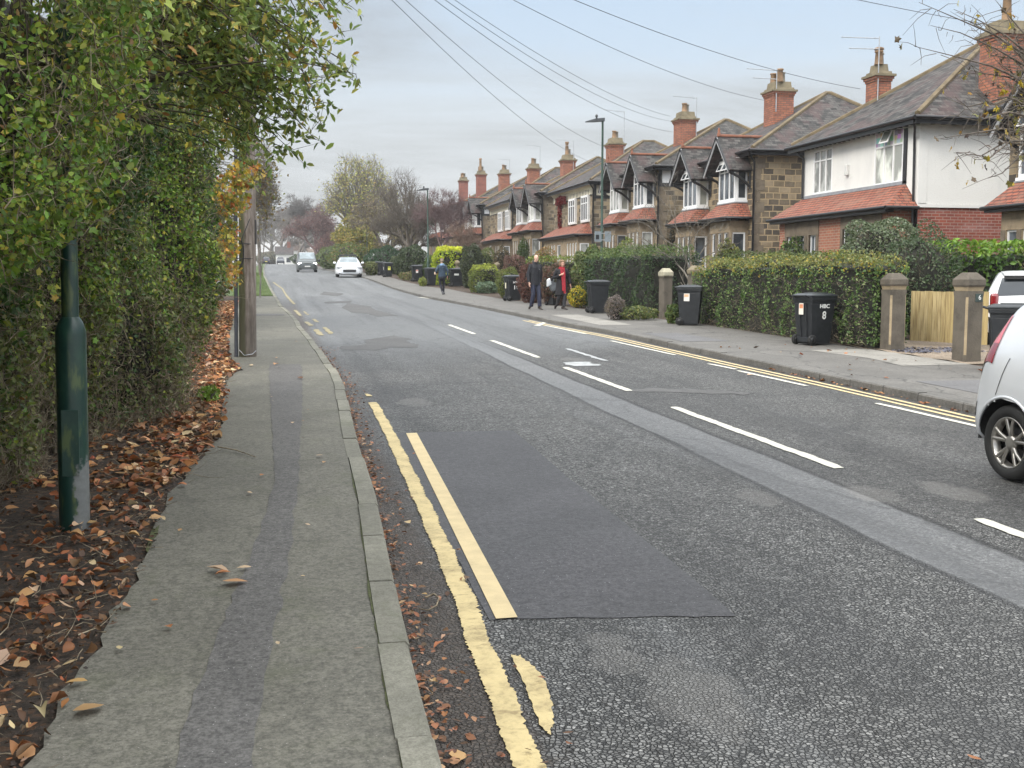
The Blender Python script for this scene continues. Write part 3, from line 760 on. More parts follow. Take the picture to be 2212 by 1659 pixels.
DRY = [(.36, .15, .055), (.48, .27, .12), (.24, .095, .04), (.12, .06, .03), (.56, .40, .24), (.40, .12, .05)]
def zsoil(X, Y): return zg(Y) + .085 + .03
n = 2500
Y = 2.0 + 15.5 * rng.random(n) ** 1.15; X = np.array([interp(SOIL, y) for y in Y]) - np.abs(rng.gamma(1.6, .42, n)) + .05
P = np.stack([X, Y, np.array([zg(y) for y in Y]) + .125 + .025 * rng.random(n)], 1)
litter('leaf_litter', P, .060, DRY, [3, 2.4, 5, 7, 1.4, 1.2], flatness=.55, curl=.42)
n = 4200; Y = 8 + 34 * rng.random(n); X = np.array([interp(SOIL, y) for y in Y]) - np.abs(rng.gamma(1.3, .45, n)); P = np.stack([X, Y, np.array([zg(y) for y in Y]) + .13], 1)
litter('leaf_litter_far', P, .10, DRY, [3, 3, 2, 2, 2, 1])
n = 2100; Y = 1.5 + 20 * rng.random(n) ** 1.2; Y = Y[rng.random(n) < .35 + .65 * (np.sin(Y * 3.1) * np.sin(Y * 7.7 + 1) > -.1)]; n = len(Y); X = np.array([kl(y) for y in Y]) + .01 + np.abs(rng.gamma(1.0, .065, n)); P = np.stack([X, Y, np.array([zg(y) for y in Y]) + .012 + .02 * rng.random(n)], 1)
litter('gutter_litter', P, .034, [(.24, .10, .05), (.34, .17, .09), (.13, .07, .04), (.42, .26, .15)], [3, 2, 3, 1])
n = 60; Y = 12.5 + 7 * rng.random(n); X = 8.1 + 2.4 * rng.random(n); P = np.stack([X, Y, np.array([zg(y) for y in Y]) + .115], 1)
litter('leaf_litter_right', P[rng.random(n) < .6], .07, DRY, [2, 3, 2, 2, 1, 1])
n = 90; Y = 9 + 7 * rng.random(n); X = np.array([kr(y) for y in Y]) - .03 - .1 * rng.random(n); P = np.stack([X, Y, np.array([zg(y) for y in Y]) + .015], 1)
litter('gutter_litter_right', P, .06, DRY, [3, 2, 3, 2, 0, 1])
n = 9000; Y = 2.0 + 14 * rng.random(n) ** 1.2; X = np.array([interp(SOIL, y) for y in Y]) - np.abs(rng.gamma(1.5, .45, n)) + .03; P = np.stack([X, Y, np.array([zg(y) for y in Y]) + .118 + .01 * rng.random(n)], 1)
litter('soil_crumbs', P, .020, [(.10, .055, .03), (.05, .035, .022), (.20, .12, .07), (.03, .02, .015), (.30, .20, .12)], [3, 4, 2, 4, 1], flatness=.5)
# twigs among the litter
n = 650; Y = 2.2 + 14 * rng.random(n); X = np.array([interp(SOIL, y) for y in Y]) - np.abs(rng.gamma(1.4, .4, n)) + .03
D = np.stack([rng.normal(size=n), rng.normal(size=n), rng.normal(0, .12, n)], 1)
V, F = twig_arrays(np.stack([X, Y, np.array([zg(y) for y in Y]) + .135], 1), D, rng.uniform(.08, .35, n), rng.uniform(.0015, .004, n), 4, .25)
setp(npmesh('fallen_twigs', V, 4, F, M_TWIG), kind='stuff')
# single leaves lying out on the footway and road, where the photo shows them
spots = [(470, 1232, .10, 4), (482, 1240, .07, 0), (528, 1228, .06, 4), (507, 1258, .09, 1), (334, 1299, .05, 0), (364, 1356, .05, 0), (258, 1402, .04, 4), (258, 1293, .055, 1), (190, 1533, .085, 1), (166, 1476, .085, 1), (600, 1392, .04, 4), (775, 1403, .05, 0), (654, 1247, .035, 4), (389, 1147, .04, 1), (665, 1135, .045, 4), (540, 1065, .045, 4), (395, 1048, .05, 0), (566, 1028, .05, 0), (655, 948, .05, 3), (632, 914, .05, 4), (655, 910, .05, 0), (666, 886, .05, 0), (590, 867, .05, 4), (700, 1000, .05, 1), (690, 985, .05, 4), (648, 817, .09, 3), (584, 853, .06, 4), (587, 858, .06, 4), (596, 787, .10, 1), (601, 793, .09, 1), (543, 789, .10, 4), (597, 773, .10, 1), (640, 738, .12, 1), (1620, 810, .10, 4), (990, 1635, .075, 1), (960, 1547, .06, 0), (935, 1474, .05, 1), (960, 1427, .055, 0), (948, 1394, .055, 0), (881, 1130, .06, 4), (917, 1286, .06, 1), (2105, 1640, .05, 0)]
for x, y, s_, ci in spots:
    p = G(x, y, .012); h = .012
    if kl(p.y) > p.x: p = G(x, y, .125); h = .125
    V, F = litter_arrays(np.array([[0, 0, .008]]), s_, .12, .18)
    c = palette(1, [DRY[ci]], [1], .1)
    o = npmesh('fallen_leaf', V, 3, F, M_LEAF_DRY, np.repeat(c, 10, 0)); o.location = p
    where = 'the left footway' if h > .1 else 'the road'
    setp(o, 'small dry curled leaf lying alone on the tarmac of ' + where, 'leaf', 'single leaves fallen on ' + where)
tw = MB(); tw.tube([G(920, 1290, .02), G(938, 1283, .03), G(948, 1292, .04), G(943, 1308, .03), G(925, 1318, .02), G(905, 1315, .015)], [.006, .006, .005, .005, .004, .003], 6)
setp(tw.build('fallen_twig', M_TWIG), 'curled brown twig lying in the left gutter by the worn yellow line', 'twig')
tw = MB(); tw.tube([G(470, 965, .14), G(510, 972, .13), G(552, 987, .125)], [.006, .005, .004], 6)
setp(tw.build('fallen_twig', M_TWIG), 'thin straight stick lying across the left edge of the footway', 'twig')

# ------------------------------------------------------------------ left side: overgrown hedge, posts
HF = [(-2.6, 1.5), (-2.35, 5), (-1.95, 8.0), (-1.65, 9.2), (-1.55, 10.2), (-1.2, 11.5), (-.92, 12.3), (-.95, 13.0), (-1.2, 13.6), (-2.0, 14.2)]   # foot line
def fbm(x, y, s=1.0):
    return (math.sin(x * 1.7 * s + 1.3) * math.cos(y * 1.3 * s) + .5 * math.sin(x * 3.9 * s + y * 2.7 * s) + .25 * math.sin(y * 7.1 * s + x * 5.3 * s))
def hedge_x(Y, z):
    "outer face of the overgrown hedge at height z above ground"
    base = interp(HF, Y)
    out = base + .50 * math.exp(-((z - 1.6) / 1.0) ** 2) * (1 if Y < 11 else .5)
    # upper growth leans out over the footway
    lean = max(0, z - 1.5) * (.47 if Y < 9.5 else .16)
    if Y > 9.5: lean = max(0, z - 1.5) * (.47 - .31 * min(1, (Y - 9.5) / 2.0))
    out = base + min(lean, 1.75 if Y < 10 else 1.0) + .35 * math.exp(-((z - 1.3) / .9) ** 2)
    if Y < 9:
        t = min(1, max(0, (z - .95) / 1.15)); t = t * t * (3 - 2 * t) * min(1, max(0, (9 - Y) / 1.5)) * min(1, max(0, (Y - 3.6) / 1.0))
        out = out * (1 - t) + max(out, -.13 * Y - .12 + max(0, z - 2.2) * .30) * t
    return out + .16 * fbm(Y, z) 
def top_z(Y): return 5.6 + .3 * math.sin(Y * 1.3)
G1, G2, G3, YL, OL, YG, BR = (.045, .10, .02), (.11, .20, .032), (.20, .33, .045), (.56, .48, .07), (.17, .20, .05), (.33, .40, .065), (.30, .17, .055)
hedge = thing('overgrown_hedge', 'tall overgrown mixed hedge of small green leaves leaning over the left footway', 'hedge', (-1.6, 9, zg(9) + .09))
def off(V, root): return np.asarray(V) - np.array(root.location)
n = 230000
Y = 2.9 + 10.8 * rng.random(n); Z = .05 + 5.6 * rng.random(n) ** .95
X = np.array([hedge_x(a, b) for a, b in zip(Y, Z)])
depth = np.abs(rng.gamma(1.5, .13, n)); X2 = X - depth
# ragged gaps: keep clumps
fx = np.sin(Y * 5.3 + Z * 3.1) * np.sin(Z * 6.7 - Y * 2.3) + .6 * np.sin(Y * 13 + Z * 11) + .5 * np.sin(Z * 17 - Y * 9)
dens = np.clip(.62 + .42 * fx, .12, 1)
dens[(Z < 1.5)] *= np.clip(.42 + Z[Z < 1.5] * .4, 0, 1)      # thin, twiggy foot
thin_top = (X2 > .1) | (Z > 3.6); dens[thin_top] *= .55
col_ = (Y < 6.9) & (np.abs(X2 / Y + 1.19 / 6.84) < .010) & (Z > 1.9) & (Z < 4.2); dens[col_] *= .5      # thinner growth where the lamp column stands
keep = rng.random(n) < dens
Y, Z, X2, depth = Y[keep], Z[keep], X2[keep], depth[keep]
zz = Z + np.array([zg(y) for y in Y]) + .09
P = np.stack([X2, Y, zz], 1)
# colour zones as in the photo: yellow-green left and top, glossy dark green middle, olive and twiggy bottom
mz = np.sin(Y * 1.9 + Z * .8) + .7 * np.sin(Z * 2.3 - Y * 1.1) + rng.normal(0, .55, len(Y))
C = palette(len(Y), [OL, G2, YG, BR], [3, 4, 3, .4], .4)
dk = (mz > .5) & (Y > 6.5); C[dk] = palette(int(dk.sum()), [G1, G2, (.05, .10, .03)], [5, 2, 2], .3)
br = (mz < -.7) & (Z > 1.2); C[br] = palette(int(br.sum()), [G3, G2, YG], [3, 3, 2], .3)
yl = rng.random(len(Y)) < np.where((Y < 7) | (Z > 3), .05, .012); C[yl] = palette(int(yl.sum()), [YL, (.45, .36, .05)], [2, 1], .2)
bt = (Z < 1.3) & (rng.random(len(Y)) < .6); C[bt] = palette(int(bt.sum()), [(.17, .185, .06), (.11, .145, .04), (.22, .22, .08)], [2, 2, 1], .3)
size = np.where(Y < 5.5, .034, .045) * np.where(dk, 1.0, 1.05)
nrm = np.tile([1.2, -.5, .55], (len(Y), 1))
leaves('foliage', off(P, hedge), size, C, M_LEAF, hedge, normal=nrm, width=.62, fold=.10, spread=.9)
# bigger lobed yellow/green leaves dotted on the near face
def lobed(P, size, C, name, parent):
    n = len(P); ang = np.linspace(0, 2 * math.pi, 13)[:-1]; rad = np.array([1, .55, .9, .5, .78, .42, .3, .42, .78, .5, .9, .55])
    th = rng.normal(size=(n, 3)); th[:, 2] -= .8; d = th / np.linalg.norm(th, axis=1)[:, None]
    nn = rng.normal(size=(n, 3)) * .5 + [1, -.7, .4]; nn -= d * (nn * d).sum(1)[:, None]; nn /= np.linalg.norm(nn, axis=1)[:, None]; s_ = np.cross(nn, d)
    sz = (np.ones(n) * size * rng.uniform(.7, 1.2, n))[:, None] * .5
    vs = [P + (d * math.cos(a) + s_ * math.sin(a)) * sz * r_ + nn * sz * rng.normal(0, .13, (n, 1)) for a, r_ in zip(ang, rad)] + [P.copy()]
    V = np.stack(vs, 1).reshape(-1, 3)
    f = [[12, k, (k + 1) % 12] for k in range(12)]
    F = (np.arange(n)[:, None, None] * 13 + np.array(f)[None]).reshape(-1, 3)
    return npmesh(name, V, 3, F, M_LEAF, np.repeat(C, 13, 0), parent)
n = 620; Y = 4.0 + 8.5 * rng.random(n) ** 1.2; Z = 1.0 + 4.4 * rng.random(n); k_ = rng.random(n) < np.where(Z > 2.6, 1, .35); Y, Z = Y[k_], Z[k_]
X = np.array([hedge_x(a, b) for a, b in zip(Y, Z)]) + .06; P = np.stack([X, Y, Z + .09 + .02 * Y], 1)
lobed(off(P, hedge), .075, palette(len(P), [G3, YG, YL, (.5, .36, .05), (.10, .15, .03)], [3, 3, 1.6, .8, 2], .25), 'lobed_leaf_foliage', hedge)['kind'] = 'stuff'
# tangle of twigs through the face
n = 19000; Y = 2.9 + 10.7 * rng.random(n); Z = .02 + 5.3 * rng.random(n) ** 2.1
X = np.array([hedge_x(a, b) for a, b in zip(Y, Z)]) - rng.uniform(-.03, .35, n)
D = rng.normal(size=(n, 3)) * [.5, 1, .8] + [.2, -.1, .25]
V, F = twig_arrays(np.stack([X, Y, Z + .09 + .02 * Y], 1), D, rng.uniform(.10, .42, n), rng.uniform(.0014, .0042, n), 5, .42)
npmesh('twigs', off(V, hedge), 4, F, M_TWIG, parent=hedge)['kind'] = 'stuff'
st = MB()
for i in range(75):
    y = 2.2 + 11.2 * rnd.random(); x0 = interp(HF, y) - .1 - .45 * rnd.random(); a = rnd.uniform(-.5, .9); r0 = rnd.uniform(.010, .030)
    path = [(x0, y, zg(y) + .05)]
    for k in range(1, 7):
        z = k * .55; path.append((x0 + (hedge_x(min(13.6, max(1.6, y + a * k * .22)), z) - x0) * .62 * min(1, k / 5) + rnd.gauss(0, .04), y + a * k * .22 + rnd.gauss(0, .04), zg(y) + .05 + z))
    st.tube([Vector(p) - hedge.location for p in path], [r0 * (1 - .12 * k) for k in range(7)], 6)
for p0, p1, r0 in (((290, 760), (400, 560), .035), ((250, 820), (350, 640), .03)):
    a = PX(p0[0], p0[1], -1.45); b_ = PX(p1[0], p1[1], -1.35)
    st.tube([a - hedge.location, (a + b_) / 2 + Vector((.03, .05, .02)) - hedge.location, b_ - hedge.location], [r0, r0 * .9, r0 * .7], 7)
st.build('stems', M_BARK, hedge)
# near-black backing sheet, the hedge's inner shade put into its colour
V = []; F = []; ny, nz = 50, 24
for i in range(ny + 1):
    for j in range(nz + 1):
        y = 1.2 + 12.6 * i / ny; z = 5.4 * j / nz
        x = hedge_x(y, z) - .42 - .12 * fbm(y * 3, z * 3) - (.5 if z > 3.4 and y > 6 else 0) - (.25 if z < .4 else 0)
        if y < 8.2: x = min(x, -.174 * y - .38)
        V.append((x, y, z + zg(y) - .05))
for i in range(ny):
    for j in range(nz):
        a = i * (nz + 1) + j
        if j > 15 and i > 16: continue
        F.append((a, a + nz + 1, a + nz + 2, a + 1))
M_HEDGE_SHADE = plain('hedge_shade', (.014, .014, .009), .95, var=.6, vs=5, bump=.8)
mb = MB(); mb.add([Vector(v) - hedge.location for v in V], F); o = mb.build('shade_backing', M_HEDGE_SHADE, hedge)
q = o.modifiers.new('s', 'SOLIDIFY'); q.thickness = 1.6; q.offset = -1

# overhanging branches with elongated leaves, sky between them
M_LEAFD = M_LEAF
ov = thing('overhanging_tree', 'slender tree above the left hedge whose leafy branches hang over the footway', 'tree', (-2.3, 7.6, zg(7) + .09))
tb = MB(); LP = []; LD = []
def put(p): return Vector(p) - ov.location
trunk = [(-2.3, 7.6, .2), (-2.1, 7.6, 1.5), (-1.8, 7.55, 2.8), (-1.4, 7.5, 3.7), (-1.0, 7.5, 4.4)]
tb.tube([put(p) for p in trunk], [.09, .08, .065, .05, .03], 8)
tips = [(745, 80, 7.2), (735, 128, 7.0), (770, 160, 7.0), (778, 185, 7.0), (715, 225, 7.2), (700, 285, 7.2), (655, 250, 7.3), (640, 330, 7.4), (690, 60, 7.0), (760, 15, 6.8), (730, 20, 7.2), (610, 300, 7.6), (680, 180, 7.4), (650, 120, 7.6), (620, 210, 7.6), (600, 60, 7.8), (590, 340, 8.0), (560, 280, 8.0), (575, 160, 8.0), (530, 90, 8.0), (520, 220, 8.2), (640, 20, 7.2), (560, 10, 7.8), (705, 150, 7.0), (640, 170, 7.2), (690, 110, 7.5), (600, 120, 7.4), (550, 190, 7.6), (480, 40, 7.4), (500, 130, 7.4), (450, 90, 7.0), (570, 230, 7.8), (660, 60, 7.7), (615, 260, 7.3), (580, 380, 8.4), (540, 340, 8.6)]
tips += [(rnd.uniform(420, 700), rnd.uniform(-60, 240), rnd.uniform(6.8, 8.4)) for _ in range(38)] + [(rnd.uniform(560, 690), rnd.uniform(180, 330), rnd.uniform(7.2, 8.4)) for _ in range(8)] + [(rnd.uniform(150, 480), rnd.uniform(-60, 120), rnd.uniform(6.4, 7.4)) for _ in range(16)] + [(rnd.uniform(505, 575), rnd.uniform(225, 350), rnd.uniform(8.0, 9.2)) for _ in range(16)]
for tx, ty, tY in tips:
    e_ = PY(tx, ty, tY); s0 = Vector(trunk[rnd.choice((2, 3, 3, 4))])
    mid = (s0 + e_) / 2 + Vector((rnd.gauss(0, .12), rnd.gauss(0, .12), .22 + rnd.gauss(0, .1)))
    pts = [s0 + (mid - s0) * t for t in (0, .5)] + [mid, mid + (e_ - mid) * .5 + Vector((0, 0, .07)), e_]
    tb.tube([put(p) for p in pts], [.013, .010, .007, .0045, .0022], 5, cap=False)
    for k in range(34):
        t = rnd.random() ** .6; p = mid + (e_ - mid) * t + Vector((0, 0, .07 * math.sin(t * math.pi)))
        dd = Vector((rnd.gauss(0, 1), rnd.gauss(0, 1), rnd.gauss(-.1, .7))).normalized()
        L = rnd.uniform(.04, .20)
        if k % 2 == 0: tb.tube([put(p), put(p + dd * L)], [.0022, .001], 3, cap=False)
        for j in range(2): LP.append(p + dd * L * rnd.uniform(.4, 1.05) + Vector((rnd.gauss(0, .012), rnd.gauss(0, .012), rnd.gauss(0, .012))))
LP = np.array([tuple(p) for p in LP])
tb.build('branches', M_BARK, ov)
LC = palette(len(LP), [(.25, .33, .08), (.16, .23, .07), (.36, .40, .10), (.52, .43, .09), (.46, .24, .06)], [4, 3, 3, .8, .3], .3)
leaves('foliage', off(LP, ov), .066, LC, M_LEAF, ov, width=.42, fold=.12, droop=.5)

# second shrub further along, orange autumn leaves
def cloud(c, r, n, flat=0.0):
    d = rng.normal(size=(n, 3)); d /= np.linalg.norm(d, axis=1)[:, None]
    return np.array(c) + d * (rng.random(n) ** .38)[:, None] * np.array(r)
mp_ = thing('autumn_maple', 'bushy maple with orange and yellow autumn leaves behind the wooden pole', 'tree', (-1.7, 17.2, zg(17) + .09))
tb = MB(); tb.tube([put_ for put_ in [Vector((0, 0, -.1)), Vector((.05, 0, 1.2)), Vector((.12, .1, 2.6)), Vector((.3, .1, 4.2))]], [.09, .075, .055, .02], 8)
P = np.concatenate([cloud(PY(530, 375, 15.9), (.26, .5, .22), 230), cloud(PY(500, 420, 15.9), (.28, .6, .35), 330), cloud(PY(490, 520, 15.9), (.20, .6, .35), 200), cloud(PY(497, 590, 15.9), (.18, .4, .24), 120), cloud((-1.45, 16.6, 3.3), (.65, 1.1, 1.3), 1000), cloud((-1.0, 16.2, 4.6), (.7, 1.0, .8), 500), cloud((-1.5, 16.8, 2.0), (.5, 1.0, .8), 700), cloud((-.6, 16.4, 4.3), (.4, .6, .5), 180), cloud((-2.2, 16.5, 3.5), (.9, 1.5, 1.8), 1000)])
for p in P[::9]:
    s0 = Vector((.1 + rnd.gauss(0, .05), .05, rnd.uniform(.8, 3.6))); e_ = Vector(p) - mp_.location
    tb.tube([s0, (s0 + e_) / 2 + Vector((0, 0, .12)), e_], [.010, .006, .002], 3, cap=False)
tb.build('branches', M_BARK, mp_)
lobed(off(P, mp_), .10, palette(len(P), [(.42, .22, .035), (.48, .34, .05), (.30, .28, .05), (.34, .11, .03), (.17, .20, .04)], [2, 3, 3, 1, 3], .3), 'foliage', mp_)

def bush(name, label, c, r, n, size, cols, wts, cat='bush', group=None, stem=True, heart=None, flat_top=False, twigs=0, dens_pow=.25, twmat=None):
    root = thing(name, label, cat, (c[0], c[1], zg(c[1]) + .09), 0, group)
    d = rng.normal(size=(n, 3)); d /= np.linalg.norm(d, axis=1)[:, None]; d[:, 2] = np.abs(d[:, 2]) if False else d[:, 2]
    lump = 1 + .13 * np.sin(d[:, 0] * 5 + c[0]) * np.sin(d[:, 1] * 4 + c[1]) + .09 * np.sin(d[:, 2] * 7 + d[:, 0] * 6)
    rr = (.72 + .28 * rng.random(n) ** dens_pow) * lump
    hz = c[2] if len(c) > 2 else r[2]
    P = d * rr[:, None] * np.array(r) + [0, 0, hz]
    if flat_top: P[:, 2] = np.minimum(P[:, 2], hz + r[2] * .82 + rng.normal(0, .03, n))
    P = P[P[:, 2] > .03]
    leaves('foliage', P, size, palette(len(P), cols, wts, .3), M_LEAF, root, normal=(P - [0, 0, hz]) / np.array(r), spread=.8)
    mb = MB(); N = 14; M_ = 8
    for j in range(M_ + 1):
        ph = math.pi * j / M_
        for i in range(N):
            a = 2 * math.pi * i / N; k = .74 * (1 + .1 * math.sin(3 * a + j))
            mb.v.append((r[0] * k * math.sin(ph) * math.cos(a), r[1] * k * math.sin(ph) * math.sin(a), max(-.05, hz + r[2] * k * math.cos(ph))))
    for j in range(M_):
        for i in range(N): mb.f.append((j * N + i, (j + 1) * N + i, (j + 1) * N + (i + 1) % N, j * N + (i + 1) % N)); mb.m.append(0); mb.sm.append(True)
    if heart is not False: mb.build('inner_shade_backing', M_HEDGE_SHADE, root)  # dark core behind the leaves, inner shade put into its colour
    s_ = MB()
    for i in range(5):
        a = rnd.uniform(0, 6.28); s_.tube([(0.03 * math.cos(a), .03 * math.sin(a), -.05), (r[0] * .3 * math.cos(a), r[1] * .3 * math.sin(a), hz * .9), (r[0] * .7 * math.cos(a), r[1] * .7 * math.sin(a), hz + r[2] * .5)], [.03, .02, .008], 5)
    s_.build('stems', M_BARK, root)
    if twigs:
        D = rng.normal(size=(twigs, 3)); D[:, 2] = np.abs(D[:, 2]); D /= np.linalg.norm(D, axis=1)[:, None]
        V, F = twig_arrays(D * np.array(r) * .5 + [0, 0, hz * .8], D + rng.normal(0, .3, (twigs, 3)), rng.uniform(.4, .75, twigs) * r[2], .006, 5, .25)
        npmesh('twigs', V, 4, F, twmat or M_TWIG, parent=root)['kind'] = 'stuff'
    return root
bush('dark_shrub', 'dark evergreen shrub behind the orange maple left of the footway', (-2.6, 19.5), (1.2, 2.4, 2.6), 9000, .08, [G1, (.06, .07, .02), OL], [3, 3, 2], twigs=600)
bush('dark_shrub', 'low dark shrub over the grass left of the far footway', (-2.9, 27), (1.3, 4.0, 2.2), 9000, .09, [G1, G2, OL], [3, 2, 2], twigs=400)
bush('dark_shrub', 'rounded garden shrub beyond the far end of the left footway', (-3.4, 40), (1.6, 6.0, 2.4), 8000, .12, [G1, G2, (.14, .12, .03)], [3, 2, 2])
bush('dark_shrub', 'tall dark shrub closing the gap between the maple and the wooden pole', (-2.25, 29.5, 2.0), (1.35, 3.0, 2.3), 9000, .10, [(.06, .10, .03), (.10, .12, .04), (.16, .15, .06), (.28, .15, .05)], [3, 3, 2, 1], twigs=900)
bush('weed_clump', 'small fresh green weed clump at the left edge of the footway', (-.72, 12.7), (.12, .25, .10), 260, .05, [G3, (.16, .24, .04)], [1, 1], 'weed', heart=False)

# green lamp column standing in the hedge
gp = G(162, 1146, .09); lc = thing('lamp_column', 'dark green metal lamp column with bare grey patch at its foot beside the hedge', 'lamp post', gp)
b = NB('weathered_green_paint'); p = b.obj(); sp = b.n('ShaderNodeSeparateXYZ', {0: p})
n_ = b.noise(b.scale(p, (1, 1, .6)), 9, 6, .65); gr = b.mix(b.step(n_, .45, .7), (.008, .035, .028), (.018, .055, .036))
gr = b.mix(b.m('MULTIPLY', b.step(b.noise(b.scale(p, (2, 2, .5)), 7, 5), .54, .66), .6), gr, (.10, .13, .04))
bare = b.m('MULTIPLY', b.step(b.m('ADD', sp.outputs[0], b.m('MULTIPLY', b.m('SUBTRACT', b.noise(p, 7, 4), .5), .25)), .0, .02), b.m('SUBTRACT', 1.0, b.step(b.m('ADD', sp.outputs[2], b.m('MULTIPLY', b.noise(p, 9, 4), .3)), .55, .58)))
M_GREENP = b.done(b.mix(bare, gr, b.mix(b.noise(p, 30, 5), (.10, .105, .10), (.21, .22, .22))), .32, b.bump(n_, .25, .01))
gz = lambda x, y: PY(x, y, gp.y).z - gp.z
top_base = gz(178, 706)
mb = MB(); mb.lathe([(.088, -.1), (.088, top_base - .05), (.086, top_base - .02), (.070, top_base + .03), (.050, top_base + .06)], n=28)
mb.build('base_section', M_GREENP, lc)
mb = MB(); mb.lathe([(.050, top_base + .06), (.045, 4.0), (.040, 6.0)], n=20); mb.build('shaft', M_GREENP, lc)
mb = MB(); mb.box(-.05, .05, -.091, -.086, .35, .75); mb.build('service_door', M_GREENP, lc, bevel=.004)
mb = MB(); mb.tube([(0, 0, 5.9), (0, 0, 6.1), (.3, 0, 6.2)], .03, 8); mb.box(.25, .75, -.09, .09, 6.16, 6.24); mb.build('lamp_head', M_GREENP, lc)
lc.rotation_euler = (R(-.2), R(.9), 0)

# wooden telegraph pole
pp_ = G(535, 770, .11); pole = thing('telegraph_pole', 'weathered wooden telegraph pole with green algae at the left edge of the footway', 'telegraph pole', pp_)
b = NB('weathered_pole_wood'); p = b.obj(); v = b.scale(p, (1, 1, .12)); n1_ = b.noise(v, 22, 7, .7); sp = b.n('ShaderNodeSeparateXYZ', {0: p})
c = b.ramp(n1_, [(.3, (.075, .055, .042)), (.5, (.20, .165, .14)), (.7, (.33, .285, .25))])
alg = b.m('SUBTRACT', 1.0, b.step(b.m('ADD', sp.outputs[0], b.m('MULTIPLY', b.m('SUBTRACT', b.noise(v, 5, 4), .5), .12)), -.045, .0))
c = b.mix(b.m('MULTIPLY', alg, .85), c, b.mix(n1_, (.035, .038, .016), (.10, .115, .04)))
c = b.mix(b.m('MULTIPLY', b.m('SUBTRACT', 1.0, b.step(sp.outputs[2], .1, 1.4)), .55), c, (.045, .038, .03))
M_POLE = b.done(c, .9, b.bump(n1_, .7, .01))
mb = MB(); H = 8.4; mb.tube([(0, 0, -.2), (.05, 0, 2.5), (.12, 0, 5.5), (.19, 0, H)], [.142, .135, .12, .095], 24); mb.build('shaft', M_POLE, pole)
mb = MB(); mb.tube([(-.185, -.02, 0), (-.135, -.02, 2.5), (-.09, -.02, 4.2)], .03, 10); mb.build('cable_conduit', plain('grey_conduit', (.06, .065, .08), .45), pole)
mb = MB(); pts = [(-.13 + .11 * math.cos(a), -.19, 1.72 + .26 * math.sin(a)) for a in np.linspace(0, 6.28 * 3.05, 90)]
pts = [(x + rnd.gauss(0, .004), y + rnd.gauss(0, .004), z + rnd.gauss(0, .004)) for x, y, z in pts]
mb.tube(pts, .0095, 5); mb.tube([(-.06, -.19, 1.9), (.02, -.17, 2.1), (.12, -.1, 2.35)], .008, 5)
for z in (1.62, 1.86): mb.tube([(-.24, -.165, z), (0, -.175, z), (.12, -.10, z)], .008, 5)
mb.build('cable_coil', M_GUTTER, pole)
mb = MB(); mb.box(.125, .13, -.06, .06, 2.30, 2.62); mb.build('notice_plate', plain('pale_notice', (.55, .58, .50), .5), pole)
mb = MB(); mb.box(.128, .19, -.07, .07, 1.86, 2.26); mb.build('joint_box', plain('dark_box', (.05, .045, .045), .5), pole, bevel=.01)
mb = MB(); mb.tube([(-.13, -.12, .12), (-.05, -.175, .03), (.08, -.17, .05), (.14, -.08, .10)], .006, 5); mb.build('earth_wire', M_ALU, pole)
POLE_TOP = pole.location + Vector((.12, 0, H - .25))
mb = MB()
for k in range(4): a = 1.57 * k; mb.tube([(.12, 0, H - .3), (.12 + .3 * math.cos(a), .3 * math.sin(a), H - .25)], .012, 6)
mb.build('cable_ring', M_ALU, pole)

